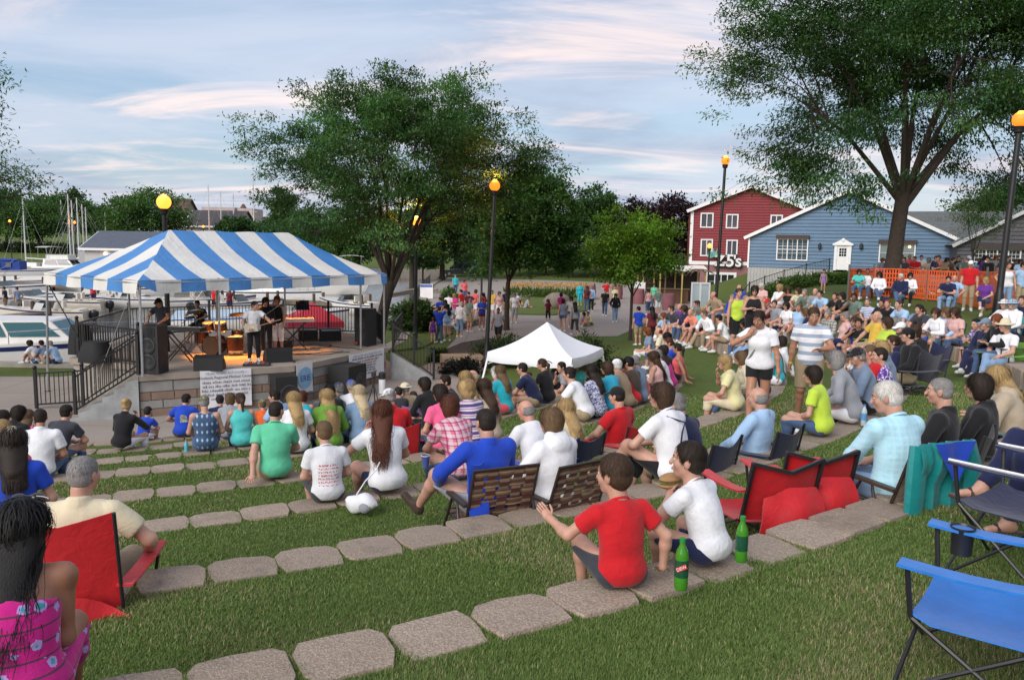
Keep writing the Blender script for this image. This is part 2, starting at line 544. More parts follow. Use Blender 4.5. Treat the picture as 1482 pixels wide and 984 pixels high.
c0=mixc(Nn,Ln,0.35,c0,ramp_n(Nn,Ln,f2,[(0.3,(0.19,0.165,0.14)),(0.7,(0.38,0.33,0.29))]))
bk=Nn.new('ShaderNodeTexBrick');Ln.new(vv,bk.inputs['Vector'])
bk.inputs['Scale'].default_value=0.42;bk.inputs['Mortar Size'].default_value=0.006;bk.inputs['Brick Width'].default_value=0.9;bk.inputs['Row Height'].default_value=0.8;bk.offset=0.0
c0=mixc(Nn,Ln,mth(Nn,Ln,'MULTIPLY',bk.outputs['Fac'],0.6),c0,(0.07,0.06,0.05))
Ln.new(c0,bs.inputs['Base Color']);bs.inputs['Roughness'].default_value=0.9
bump_n(Nn,Ln,f2,bs,0.25,0.006)
def flat(name,poly,z,mat,label=None):
 b=MB();b.add([(p[0],p[1],z)for p in poly],[tuple(range(len(poly)))])
 return tag(b.build(name,mat,smooth=0),kind='structure')
ap=[(CX+4.0*math.cos(R(a)),CY+4.0*math.sin(R(a)))for a in range(-176,-28,8)]
apron=[(-24,20.6)]+ap+[(-2.9,21.0),(-1.35,24.6),(-0.75,30.0),(-2.9,30.5),(-3.6,27.5),(-5.2,31.6),(-9,31.6),(-14.5,25.6),(-24,25.0)]
flat('apron',apron,0.012,mc)
G0=lambda px,py:tuple(at_z(px,py,0.0)[:2])
path_poly=[(-2.9,30.5),(-0.75,30.0),(0.4,38.6),(5.2,39.6),(9.0,50),(12.6,56),(16.5,62),(17.4,78),(9,94),(1,98),(-7.9,116),(-7.9,82),(-5.0,41),(-2.5,41)]
flat('plaza',path_poly,0.016,mc)
def island(name,poly,h,mat,kerb=None):
 b=MB();b.prism(poly,-0.3,h)
 return tag(b.build(name,mat,smooth=0),kind='structure')
isl=[G0(742,456),G0(735,441),G0(770,428),G0(842,428),G0(862,440),G0(850,451),G0(800,457)]
island('lawn_island',isl,0.09,mg)
isl2=[G0(548,512),G0(556,478),G0(606,466),G0(632,474),G0(656,483),G0(610,505)]
island('lawn_verge',isl2,0.08,mg)
soil=M('soil',(0.055,0.037,0.026),0.95,0.4,7,0.9,40,dist=0.04)
bed=[G0(624,517),G0(668,499),G0(706,492),G0(762,498),G0(800,520),G0(742,530),G0(700,523),G0(668,524)]
island('planting_bed',bed,0.10,soil)
# seat rows of separate cap stones
ms,Nn,Ln,bs=base_mat('aggregate_stone')
vv=tex_coord(Nn)
oi=Nn.new('ShaderNodeObjectInfo')
vo=Nn.new('ShaderNodeTexVoronoi');vo.inputs['Scale'].default_value=115;Ln.new(vv,vo.inputs['Vector'])
f1=noise_n(Nn,Ln,vv,5,4,0.6)
cst=ramp_n(Nn,Ln,vo.outputs['Color'],[(0.05,(0.15,0.115,0.095)),(0.5,(0.35,0.275,0.21)),(0.95,(0.58,0.475,0.37))])
cst=mixc(Nn,Ln,0.45,cst,mixc(Nn,Ln,f1,(0.26,0.20,0.15),(0.41,0.33,0.255)))
cst=mixc(Nn,Ln,mth(Nn,Ln,'MULTIPLY',oi.outputs['Random'],0.34),cst,(0.17,0.135,0.10))
f9=noise_n(Nn,Ln,tex_coord(Nn,'Object'),3.2,5,0.65,0.4)
geo=Nn.new('ShaderNodeNewGeometry')
f10=noise_n(Nn,Ln,geo.outputs['Position'],2.3,5,0.7)
cst=mixc(Nn,Ln,ramp_n(Nn,Ln,f10,[(0.52,(0,0,0)),(0.74,(0.75,0.75,0.75))]),cst,(0.125,0.105,0.075))
Ln.new(cst,bs.inputs['Base Color']);bs.inputs['Roughness'].default_value=0.92
bump_n(Nn,Ln,vo.outputs['Distance'],bs,0.6,0.006)
def stone_mesh(seed):
 rr=random.Random(seed)
 j=lambda s:rr.uniform(-s,s)
 w,d=0.2022,0.165
 out=[(-w*0.83+j(.015),-d+j(.010)),(w*0.1,-d-0.010+j(.008)),(w*0.83+j(.015),-d+j(.010)),(w,-d*0.62+j(.02)),(w+j(.003),0.0),(w*0.985,d*0.4+j(.03)),(w*0.82+j(.025),d+j(.012)),(w*0.1,d+j(.012)),(-w*0.82+j(.025),d+j(.012)),(-w*0.985,d*0.4+j(.03)),(-w+j(.003),0.0),(-w,-d*0.62+j(.02))]
 n=len(out)
 b=MB()
 lv=[(1.0,-0.30),(1.0,-0.009),(0.985,0.0)]
 V=[]
 for k,z in lv:V+=[(x*k,y*k,z)for x,y in out]
 V.append((j(.03),j(.03),0.004))
 F=[(l*n+i,l*n+(i+1)%n,(l+1)*n+(i+1)%n,(l+1)*n+i)for l in range(2)for i in range(n)]
 F+=[(2*n+i,2*n+(i+1)%n,3*n)for i in range(n)]
 b.add(V,F)
 return b.mesh('stone',ms,18)
riser_m=M('riser_concrete',(0.15,0.115,0.085),0.95,0.3,3,0.6,30)
STONES=[stone_mesh(i)for i in range(7)]
row_lab=['lowest curved row of cap stones by the stage apron','second curved row of cap stones up from the stage apron','third curved row of cap stones up from the stage apron','fourth curved row of cap stones up from the stage apron','middle curved row of cap stones below the mint shirt man','curved row of cap stones under the boy in the white printed tee','curved row of cap stones behind the two webbed lawn chairs','broad curved row of cap stones under the boy in the red tee','topmost row of cap stones behind the empty bright blue chair']
row_rng=[(-118,-46),(-112,-38),(-112,-27),(-110,-11),(-108,9),(-106,21),(-104,28),(-102,31),(-66,-48)]
for k,rk in enumerate(ROWR):
 a0,a1=row_rng[k]
 t=thing('stone_row',row_lab[k],'stone row',(CX,CY,0),0,'curved stone seat rows of the amphitheatre')
 pitch_a=math.degrees(0.405/rk)
 rb=MB();P=[]
 for q in np.arange(a0-pitch_a*0.5,a1,1.5):
  ca_,sa_=math.cos(R(q)),math.sin(R(q))
  zt=ground(CX+(rk+0.25)*ca_,CY+(rk+0.25)*sa_);zb=ground(CX+(rk-0.3)*ca_,CY+(rk-0.3)*sa_)
  P.append([((rk-0.125)*ca_,(rk-0.125)*sa_,zb-0.06),((rk-0.125)*ca_,(rk-0.125)*sa_,zt-0.01),((rk+0.05)*ca_,(rk+0.05)*sa_,zt-0.01)])
 rb.grid(P);rb.build('riser',riser_m,t,40)
 a=a0
 rr=random.Random(100+k)
 while a<a1:
  x,y=CX+rk*math.cos(R(a)),CY+rk*math.sin(R(a))
  zz=ground(CX+(rk+0.25)*math.cos(R(a)),CY+(rk+0.25)*math.sin(R(a)))
  o=link('stone',rr.choice(STONES),t)
  o.location=(x-CX,y-CY,zz+0.015+rr.uniform(-0.012,0.014))
  o.rotation_euler=(rr.uniform(-0.02,0.02),rr.uniform(-0.02,0.02),R(a)-math.pi/2+rr.uniform(-0.055,0.055))
  o.scale=(rr.uniform(.93,1.01),rr.uniform(.92,1.08),1)
  a+=pitch_a
  # grass blades where the lawn is close enough to show them
def grass_field():
 n=1500000
 u=rng.random(n)
 dist=2.0*(15.5/2.0)**u
 th=rng.uniform(R(50),R(130),n)
 x,y=dist*np.cos(th),dist*np.sin(th)
 keep=np.abs(x)<y*0.68+0.5
 x,y,dist=x[keep],y[keep],dist[keep]
 r=np.hypot(x-CX,y-CY);a=np.degrees(np.arctan2(y-CY,x-CX))
 ok=np.ones(len(x),bool)
 for k,rk in enumerate(ROWR):
  fr=np.mod((a-row_rng[k][0])/math.degrees(0.405/rk)+0.5,1.0)-0.5
  lat=fr*0.405
  inside=(np.abs(r-rk)<0.16)&(np.abs(lat)<0.188-0.35*np.clip(r-rk,0,1))&(a>row_rng[k][0]-1)&(a<row_rng[k][1])
  ok&=~inside
 ok&=(r>5.3)
 x,y,dist,r=x[ok],y[ok],dist[ok],r[ok]
 z=HT(x,y)
 pn=np.sin(x*1.9+2.1*np.sin(y*1.3))+np.sin(y*2.7+1.7*np.sin(x*2.2))+0.7*np.sin(x*6.1+y*4.3)*np.sin(y*7.7-x*2.0)
 pn=pn+rng.normal(0,0.75,len(x))
 m=len(x)
 hgt=rng.uniform(0.012,0.030,m)*(1+0.12*np.clip(pn,-1,2))*(1+0.04*dist)
 wid=(0.0012+0.00050*dist)*rng.uniform(0.7,1.3,m)
 ang=rng.uniform(0,2*np.pi,m);lean=rng.uniform(0.15,1.25,m)
 dx,dy=np.cos(ang),np.sin(ang)
 px_,py_=-dy,dx
 base=np.stack([x,y,z-0.004],-1)
 W=np.stack([px_*wid,py_*wid,np.zeros(m)],-1)
 tip=base+np.stack([dx*hgt*lean,dy*hgt*lean,hgt*(1.05-0.42*lean)],-1)
 V=np.stack([base-W,base+W,tip],1).reshape(-1,3)
 i0=np.arange(m)*3
 T=np.stack([i0,i0+1,i0+2],-1)
 g1,g2,g3,st=np.array([0.135,0.212,0.050]),np.array([0.225,0.310,0.092]),np.array([0.095,0.165,0.036]),np.array([0.46,0.40,0.22])
 t=rng.random(m)[:,None]
 col=g3*(1-t)+g2*t
 col=np.where(rng.random(m)[:,None]<0.35,g1,col)
 dry=rng.random(m)<np.clip(0.05+0.20*np.clip(pn-.2,-0.2,2.4),0.03,0.55)
 hgt_k=np.where(dry,1.25,1.0)
 col=np.where(dry[:,None],st*rng.uniform(0.55,1.15,m)[:,None],col)
 me=mesh_np('grass',V,T,grass_mat(),True,3)
 at=me.color_attributes.new('tint','FLOAT_COLOR','POINT')
 c4=np.concatenate([np.repeat(col,3,0),np.ones((m*3,1))],1).astype(np.float32)
 at.data.foreach_set('color',c4 .ravel())
 tag(link('grass',me),'short mown grass blades with straw coloured tufts between the stone rows','grass',kind='stuff')
def grass_mat():
 m,N,L,b=base_mat('grass_blade')
 a=N.new('ShaderNodeAttribute');a.attribute_name='tint'
 L.new(a.outputs['Color'],b.inputs['Base Color'])
 b.inputs['Roughness'].default_value=0.75
 b.inputs['Specular IOR Level'].default_value=0.25
 tr=N.new('ShaderNodeBsdfTranslucent');L.new(a.outputs['Color'],tr.inputs['Color'])
 mx=N.new('ShaderNodeMixShader');mx.inputs[0].default_value=0.25
 L.new(b.outputs[0],mx.inputs[1]);L.new(tr.outputs[0],mx.inputs[2])
 L.new(mx.outputs[0],N['Material Output'].inputs['Surface'])
 return m
grass_field()
# shared materials of the structures
black_metal=M('black_metal',(0.012,0.012,0.013),0.45,0.2,20,0.15,90)
steel=M('galvanised_steel',(0.42,0.43,0.44),0.42,0.15,12,0.1,80,metal=0.7)
white_paint=M('white_paint',(0.74,0.74,0.74),0.5,0.06,4,0.08,60)
concrete=M('concrete',(0.30,0.275,0.24),0.92,0.22,2.2,0.35,40)
concrete_blue=M('stair_concrete',(0.30,0.31,0.31),0.9,0.3,2.6,0.3,40)
black_plastic=M('black_plastic',(0.016,0.016,0.017),0.55,0.2,30,0.2,160)
rubber=M('black_rubber',(0.010,0.010,0.011),0.7,0.2,30)
chrome=M('chrome',(0.62,0.62,0.63),0.18,0.05,8,metal=1.0)
dark_glass=M_glass('dark_glass',(0.018,0.024,0.03),0.05)
def railing(name,label,pts,h=1.05,gap=0.115,group=None,cat='railing',ball=True):
 o=Vector(pts[0])
 t=thing(name,label,cat,o,0,group)
 for p in pts:
  p=Vector(p)-o
  b=MB();b.box(p+Vector((0,0,h/2+0.04)),(0.07,0.07,h+0.08))
  if ball:b.ell(p+Vector((0,0,h+0.13)),(0.055,0.055,0.055),8,6)
  b.build('post',black_metal,t)
 for a,b_ in zip(pts,pts[1:]):
  a,b_=Vector(a)-o,Vector(b_)-o
  for z in(h-0.03,0.10):
   MB().bar(a+Vector((0,0,z)),b_+Vector((0,0,z)),0.045,0.04).build('rail',black_metal,t)
  n=max(2,int((b_-a).length/gap))
  m=MB()
  for i in range(1,n):
   q=a.lerp(b_,i/n)
   m.bar(q+Vector((0,0,0.11)),q+Vector((0,0,h-0.04)),0.018)
  tag(m.build('picket_panel',black_metal,t),kind='stuff')
 return t
 # stage
ST=[(-9.35,20.0),(-6.0,21.9),(-4.1,25.9),(-5.0,29.3),(-8.6,30.4),(-13.2,27.6),(-12.4,22.6),(-9.85,21.45)]
SZ=1.10
st=thing('stage','raised concrete stage with a grey and brown block front and side stairs','stage',(-8.5,25,0))
def off(p):return(p[0]+8.5,p[1]-25)
b=MB();b.prism([off(p)for p in ST],-0.1,SZ-0.16);b.build('core',concrete,st,0)
def inset(P,d):
 c=np.mean(np.array(P),0)
 return[tuple(np.array(p)+(np.array(p)-c)/np.linalg.norm(np.array(p)-c)*d)for p in P]
stage_floor=M('stage_floor',(0.30,0.255,0.21),0.85,0.22,1.5,0.25,30)
b=MB();b.prism([off(p)for p in inset(ST,0.10)],SZ-0.16,SZ);b.build('deck',stage_floor,st,0)
grey_block=M('grey_block',(0.27,0.265,0.25),0.95,0.22,3,0.7,45)
brown_block=M('brown_block',(0.24,0.165,0.125),0.95,0.25,3,0.7,45)
courses=[(0.0,0.21,brown_block,0.55),(0.215,0.425,grey_block,0.55),(0.43,0.64,brown_block,0.55),(0.645,0.925,grey_block,0.8)]
block_cache={}
for(ax,ay),(bx,by)in((ST[0],ST[1]),(ST[1],ST[2])):
 L_=math.hypot(bx-ax,by-ay);ux,uy=(bx-ax)/L_,(by-ay)/L_
 nx,ny=uy,-ux
 for ci,(z0,z1,m_,bl)in enumerate(courses):
  x0=-0.0 if ci%2 else-bl/2
  while x0<L_-0.03:
   s0,s1=max(0.0,x0),min(L_,x0+bl-0.012)
   x0+=bl
   if s1-s0<0.06:continue
   key=(round(s1-s0,2),ci)
   if key not in block_cache:
    mbk=MB();wv=s1-s0;e=0.012
    mbk.add([(-wv/2,0,z0),(wv/2,0,z0),(wv/2,0,z1),(-wv/2,0,z1),(-wv/2+e,-0.035,z0+e),(wv/2-e,-0.035,z0+e),(wv/2-e,-0.035,z1-e),(-wv/2+e,-0.035,z1-e)],[(4,5,6,7),(0,1,5,4),(1,2,6,5),(2,3,7,6),(3,0,4,7)])
    block_cache[key]=mbk.mesh('block',m_,30)
   c=(s0+s1)/2
   o=link('block',block_cache[key],st)
   o.location=(ax+ux*c+8.5+nx*0.003,ay+uy*c-25+ny*0.003,0)
   o.rotation_euler=(0,0,math.atan2(uy,ux))
dS=Vector((-0.95,-0.30,0)).normalized();pS=Vector((-0.30,0.95,0)).normalized()
s0=Vector((-9.36,20.02,0))
for i in range(6):
 zt=SZ-0.18*(i+1)+0.0
 if zt<=0.02:zt=0.05
 a=s0+dS*(0.27*i);c_=a+dS*0.30+pS*0.75
 b=MB();b.box((c_.x-dS.x*0.15+8.5,c_.y-dS.y*0.15-25,zt/2-0.02),(0.27,1.40,zt+0.02),math.atan2(dS.y,dS.x));b.build('stair_tread',concrete,st,0)
b=MB()
V=[]
for sgn in(0.0,0.12):
 base=s0-pS*sgn
 prof=[(0,-0.05),(0,SZ-0.004)]
 for i in range(6):prof+=[(0.27*i+0.02,SZ-0.18*i-0.004),(0.27*i+0.02,SZ-0.18*(i+1)+0.06)]
 prof+=[(1.75,0.05),(1.75,-0.05)]
 V.append([(base.x+dS.x*u+8.5,base.y+dS.y*u-25,z)for u,z in prof])
n=len(V[0])
b.add(V[0]+V[1],[tuple(range(n)),tuple(range(2*n-1,n-1,-1))]+[(i,n+i,n+(i+1)%n,(i+1)%n)for i in range(n)])
b.build('cheek_wall',concrete_blue,st,0)
b=MB();e0=Vector((-3.98,26.2,0))
b.prism([(e0 .x+8.5,e0 .y-25),(e0 .x+9.9,e0 .y-25.1),(e0 .x+9.9,e0 .y-24.9),(e0 .x+8.5,e0 .y-24.8)],0,[0.92,0.12,0.12,0.92]);b.build('ramp_wall',concrete_blue,st,0)
railing('stage_railing','black iron railing with ball topped posts round the back of the stage',[(-9.95,21.35,SZ),(-12.3,22.7,SZ),(-13.1,27.5,SZ),(-10.9,28.95,SZ),(-8.6,30.3,SZ),(-6.8,29.75,SZ),(-5.1,29.2,SZ),(-4.35,26.9,SZ)],1.0)
p0_,p1_=s0-pS*0.02+Vector((0,0,SZ)),s0-pS*0.02+dS*1.45+Vector((0,0,0.16))
railing('stair_railing','sloping black iron handrail on the audience side of the stage stairs',[tuple(p0_),tuple(p1_)],0.95,group='stage stair handrails')
q0=s0+pS*1.45+dS*0.1+Vector((0,0,SZ));q1=s0+pS*1.45+dS*1.55+Vector((0,0,0.1));q2=q1+dS*1.15+pS*0.25-Vector((0,0,0.08))
railing('stair_railing','black iron handrail on the harbour side of the stage stairs with a level end bay',[tuple(q0),tuple(q1),tuple(q2)],0.95,group='stage stair handrails')
railing('ramp_railing','short black iron handrail sloping down beside the far stage corner',[(-3.9,26.3,0.9),(-3.2,26.25,0.5),(-2.55,26.2,0.05)],0.9)
# striped canopy over the stage
stripe_blue=M('canopy_blue',(0.055,0.21,0.50),0.55,0.10,3,0.25,9,dist=0.05)
stripe_white=M('canopy_white',(0.66,0.65,0.61),0.6,0.07,3,0.25,9,dist=0.05)
cu_,cv_=Vector((0.62,0.785,0)).normalized(),Vector((-0.785,0.62,0)).normalized()
cO=Vector((-9.2,19.85,0));CLn,CWd,CEZ,CRZ=8.2,5.4,3.46,4.72
can=thing('stage_canopy','blue and white striped hip roofed canopy tent standing over the stage','canopy',cO)
def cpt(u,v,z):return cu_*u+cv_*v+Vector((0,0,z))
def roof_z(u,v):
 e=min(v,CWd-v,u*CWd/2/2.3,(CLn-u)*CWd/2/1.8)
 k=max(0.0,min(1.0,e/(CWd/2)))
 return CEZ+(CRZ-CEZ)*k-0.10*math.sin(math.pi*k)+0.012*math.sin(u*5+v*3)
b=MB()
us=sorted(set([round(x,3)for x in np.linspace(0,CLn,49)]+[2.3,CLn-1.8]));vs=list(np.linspace(0,CWd,33))
SW=CLn/12.0;SV=CWd/7.0
def slope_face(n_col,length,run0,run1,pt,colour,fine=4,rows=7):
 m=n_col*fine
 edges=sorted(set([length*i/m for i in range(m+1)]+[run0,length-run1]))
 top=lambda a:max(0.0,min(1.0,a/run0,(length-a)/run1))
 for a0,a1 in zip(edges,edges[1:]):
  b.cur=colour((a0+a1)/2)
  t0,t1=top(a0),top(a1)
  for k in range(rows):
   q=[pt(a0,t0*k/rows),pt(a1,t1*k/rows),pt(a1,t1*(k+1)/rows),pt(a0,t0*(k+1)/rows)]
   b.add(q,[(0,1,2,3)])
cu2=lambda a:int((a+0.30)/SW)%2
cv2=lambda a:(int(a/SV)+1)%2
def rp(u,v):return cpt(u,v,roof_z(u,v))
slope_face(12,CLn,2.3,1.8,lambda a,t:rp(a,t*CWd/2),cu2)
slope_face(12,CLn,2.3,1.8,lambda a,t:rp(a,CWd-t*CWd/2),cu2)
slope_face(7,CWd,CWd/2,CWd/2,lambda a,t:rp(t*2.3,a),cv2)
slope_face(7,CWd,CWd/2,CWd/2,lambda a,t:rp(CLn-t*1.8,a),cv2)
b.build('roof_cloth',[stripe_blue,stripe_white],can,0)
b=MB()
def valance(p,q,n,sw,phase,depth=0.32,lift0=False):
 Ln_=(q-p).length
 k=n*4
 out=Vector((q-p)).cross(Vector((0,0,1))).normalized()
 for i in range(k):
  t0_,t1_=i/k,(i+1)/k
  b.cur=int((t0_*Ln_+0.001+phase)/sw)%2 if phase<50 else(int((t0_*Ln_+0.001)/sw)+1)%2
  P=[]
  for t in(t0_,t1_):
   c=p.lerp(q,t);dd=depth*(1+0.05*math.sin(t*23))
   if lift0 and t*Ln_<0.55:dd*=0.35+1.2*t*Ln_
   P.append(c+out*0.012);P.append(c+out*(0.04+0.03*math.sin(t*Ln_*5))+Vector((0,0,-dd)))
  b.add([P[0],P[1],P[3],P[2]],[(0,1,2,3)])
c00,c10,c11,c01=cpt(0,0,CEZ),cpt(CLn,0,CEZ),cpt(CLn,CWd,CEZ),cpt(0,CWd,CEZ)
valance(c00,c10,24,SW,0.3,lift0=True);valance(c10,c11,14,SV,99);valance(c11,c01,24,SW,0.3);valance(c01,c00,14,SV,99)
b.build('valance',[stripe_blue,stripe_white],can,0)
def pole(u,v,z0,lean=(0,0)):
 m=MB();m.tube([cpt(u+lean[0],v+lean[1],z0),cpt(u,v,CEZ+0.02)],0.033,8)
 m.lathe([(0.10,0),(0.10,0.012)],8,cpt(u+lean[0],v+lean[1],z0))
 m.build('pole',steel,can)
pole(0.05,0.05,SZ,(-0.05,-0.1));pole(0.05,CWd-0.05,0.0,(-0.1,0.1));pole(CLn-0.05,0.05,SZ);pole(CLn-0.05,CWd-0.05,SZ)
pole(2.2,0.05,SZ);pole(CLn-1.0,0.1,SZ);pole(2.4,CWd-0.05,SZ);pole(5.4,CWd-0.05,SZ)
m=MB()
for p,q in((c00,c10),(c10,c11),(c11,c01),(c01,c00)):m.tube([p-Vector((0,0,.06)),q-Vector((0,0,.06))],0.025,6)
rl,rr_=cpt(2.3,CWd/2,CRZ-0.10),cpt(CLn-1.8,CWd/2,CRZ-0.10)
m.tube([rl,rr_],0.025,6)
for c,e in((c00,rl),(c01,rl),(c10,rr_),(c11,rr_)):m.tube([c.lerp(e,k/6)-Vector((0,0,.06+.13*math.sin(math.pi*k/6)))for k in range(7)],0.022,6)
m.build('frame',steel,can)
strap=M('webbing_strap',(0.05,0.05,0.055),0.8)
for a,c in((c01+Vector((0.1,-0.1,-0.2)),Vector((-12.2,22.6,1.6))-cO),(c00+Vector((-0.5,.5,-.5)),Vector((-10.6,20.0,.5))-cO)):
 MB().bar(a,c,0.035,0.008).build('guy_strap',strap if a.x<-2 else M('pale_strap',(0.45,0.43,0.38),0.8),can)
 # wall blocks of writing hung on the stage front
ink=M('banner_ink',(0.035,0.03,0.05),0.8)
ink_red=M('banner_ink_maroon',(0.22,0.05,0.05),0.8)
banner_cloth=M('banner_vinyl',(0.72,0.72,0.75),0.55,0.04,5,0.3,6,dist=0.03)
def on_face(px,A,B):
 lo,hi=0.0,1.0
 for _ in range(40):
  mid=(lo+hi)/2
  P=Vector((A[0]+(B[0]-A[0])*mid,A[1]+(B[1]-A[1])*mid,SZ))
  x,_y=to_px(P)
  if x<px:lo=mid
  else:hi=mid
 return lo
def to_px(P):
 d=Vector(P)-Vector(CAM);v=cam.matrix_world.to_3x3().transposed()@d
 return 741+FPX*v.x/-v.z,492-FPX*v.y/-v.z
def banner(label,px0,px1,A,B,ztop,h,lines,special=None):
 t0_,t1_=on_face(px0,A,B),on_face(px1,A,B)
 a=Vector((A[0]+(B[0]-A[0])*t0_,A[1]+(B[1]-A[1])*t0_,0));c=Vector((A[0]+(B[0]-A[0])*t1_,A[1]+(B[1]-A[1])*t1_,0))
 wdt=(c-a).length;u=(c-a).normalized();nrm=Vector((u.y,-u.x,0))
 org=(a+c)/2+nrm*0.125+Vector((0,0,ztop))
 t=thing('banner',label,'banner',org,math.atan2(u.y,u.x),'cloth banners hung on the stage front')
 m=MB();P=[]
 for i in range(13):
  x=-wdt/2+wdt*i/12
  P.append([(x,-0.004-0.014*math.sin(i*1.3+j*0.7)*j/5,-h*j/5-0.012*math.sin(i*0.52))for j in range(6)])
 m.sheet(P,-0.004);m.build('cloth',banner_cloth,t)
 for i,(txt,size,mat_,x,z)in enumerate(lines):
  o=link('lettering',text_mesh(txt,size,mat_,extrude=0.001),t)
  o.rotation_euler=(R(90),0,0);o.location=(x,-0.030,z)
 if special:special(t,wdt,h)
 return t
s_=0.098
def greek(t,w_,lines,seed):
 rr=random.Random(seed)
 for z,frac,mi in lines:
  m=MB();x=-w_*frac/2
  while x<w_*frac/2:
   for _ in range(rr.randint(3,9)):
    lw=rr.uniform(.016,.034);hh=rr.choice([.042,.042,.06])
    m.box((x+lw/2,-.030,z-.03+hh/2),(lw*.62,.002,hh));x+=lw+.008
    if x>w_*frac/2:break
   x+=.035
  m.build('small_print',[ink,ink_red,M('banner_ink_pale',(.30,.33,.45),.8)][mi],t,0)
banner('wide white sponsor banner of dark lettering on the stage wall behind the patterned tank top',288,362,ST[0],ST[1],SZ+0.02,1.0,[('Firelands Regional Medical Center',s_,ink,0,-.19)],lambda t,w_,h_:greek(t,w_,[(-.07,.8,2),(-.31,.92,0),(-.42,.92,0),(-.53,.95,0),(-.64,.9,0),(-.75,.6,1),(-.86,.35,0)],5))
def erie_logo(t,wdt,h):
 m=MB();m.lathe([(0.30,0),(0.30,0.002)],28,(0,-0.030,-h/2),Matrix.Rotation(R(90),3,'X'));m.build('emblem',M('erie_blue',(0.25,0.45,0.66),.6,.15,6),t)
 o=link('lettering',text_mesh('ERIE',0.24,M('erie_ink',(0.05,0.07,0.22),.7),extrude=.001),t);o.rotation_euler=(R(90),0,0);o.location=(0.0,-0.036,-h*.52)
banner('small white banner with a pale blue disc and the word ERIE',412,447,ST[1],ST[2],SZ+0.05,0.85,[],erie_logo)
banner('white sponsor banner of dark lettering near the far corner of the stage wall',500,551,ST[1],ST[2],SZ+0.02,0.85,[],lambda t,w_,h_:greek(t,w_,[(-.08,.8,2),(-.17,.85,0),(-.26,.6,1),(-.34,.5,1),(-.42,.45,0),(-.50,.42,0),(-.58,.4,0),(-.67,.55,0)],9))
# loudspeakers, monitors, subwoofers
grille=M('speaker_grille',(0.010,0.010,0.011),0.6,0.3,60,0.6,320)
cone_m=M('speaker_cone',(0.028,0.028,0.03),0.5,0.2,20)
def tower(label,loc,rz,w_=0.55,d_=0.5,h_=1.22):
 t=thing('loudspeaker',label,'loudspeaker',loc,rz,'tall stage loudspeakers')
 b=MB();b.prism([(-w_/2,-d_/2),(w_/2,-d_/2),(w_/2-.06,d_/2),(-w_/2+.06,d_/2)],0.02,h_);b.build('cabinet',black_plastic,t,30)
 for z in(0.31,0.72):
  b=MB();b.lathe([(0.205,0),(0.205,0.018),(0.17,0.024),(0.16,0.006),(0.07,0.0),(0.055,0.012)],20,(0,-d_/2-.002,z),Matrix.Rotation(R(90),3,'X'));b.build('woofer',cone_m,t)
 b=MB();b.prism([(-.2,-d_/2-.012),(.2,-d_/2-.012),(.2,-d_/2+.01),(-.2,-d_/2+.01)],0.96,1.18);b.prism([(-.13,-d_/2-.02),(.13,-d_/2-.02),(.06,-d_/2-.0),(-.06,-d_/2-.0)],1.0,1.14);b.build('horn',grille,t)
 b=MB();b.box((-w_/2+.08,-d_/2-.006,0.09),(0.07,0.01,0.07));b.build('badge',M('badge_red',(.75,.07,.03),.5),t,0)
def stage_pt(px,py):return at_z(px,py,SZ)
p=stage_pt(221,541);tower('tall black loudspeaker beside the stage stairs',(p[0],p[1]+.15,SZ),R(-12))
p=stage_pt(533,501);tower('tall black loudspeaker at the far corner of the stage',(p[0]-.1,p[1]+.2,SZ),R(-35))
def monitor(label,px,py,rz):
 p=stage_pt(px,py)
 t=thing('stage_monitor',label,'monitor speaker',(p[0],p[1],SZ),rz,'wedge monitors on the stage lip')
 b=MB();prof=[(-.26,0),(.24,0),(.26,.12),(-.06,.40),(-.26,.34)]
 n=len(prof);V=[(-.36,y,z)for y,z in prof]+[(.36,y,z)for y,z in prof]
 b.add(V,[tuple(range(n-1,-1,-1)),tuple(range(n,2*n))]+[(i,(i+1)%n,n+(i+1)%n,n+i)for i in range(n)]);b.build('cabinet',black_plastic,t,20)
 b=MB();b.add([(-.33,.255,.135),(.33,.255,.135),(.33,-.045,.397),(-.33,-.045,.397)],[(0,1,2,3)]);b.add([(-.33,.262,.142),(.33,.262,.142),(.33,-.038,.404),(-.33,-.038,.404)],[(0,1,2,3)]);b.build('grille',grille,t,0)
monitor('black wedge monitor on the stage lip in front of the drums',304,535,R(10));monitor('black wedge monitor on the stage lip in front of the guitarist',402,523,R(28))
def sub(label,px0,px1,A,B,h_):
 t0_,t1_=on_face(px0,A,B),on_face(px1,A,B)
 a=Vector((A[0]+(B[0]-A[0])*t0_,A[1]+(B[1]-A[1])*t0_,0));c=Vector((A[0]+(B[0]-A[0])*t1_,A[1]+(B[1]-A[1])*t1_,0))
 u=(c-a).normalized();nrm=Vector((u.y,-u.x,0));wd=min(0.85,(c-a).length*0.93)
 t=thing('subwoofer',label,'subwoofer',(a+c)/2+nrm*0.55,math.atan2(u.y,u.x),'black subwoofers on the apron')
 b=MB();b.box((0,0,h_/2),(wd,0.72,h_));b.build('cabinet',black_plastic,t,0)
 b=MB();b.lathe([(0.27,0),(0.27,0.02),(0.23,0.03),(0.2,0.008),(0.06,0.0)],24,(wd*.14,-.362,h_*.5),Matrix.Rotation(R(90),3,'X'));b.build('woofer',cone_m,t)
 b=MB();b.box((-wd*.33,-.363,h_*.72),(0.14,0.012,0.2));b.build('port',grille,t,0)
sub('black subwoofer on the apron beside the ERIE banner',386,419,ST[0],ST[1],0.95)
sub('black subwoofer on the apron beside the far sponsor banner',458,502,ST[1],ST[2],0.95)
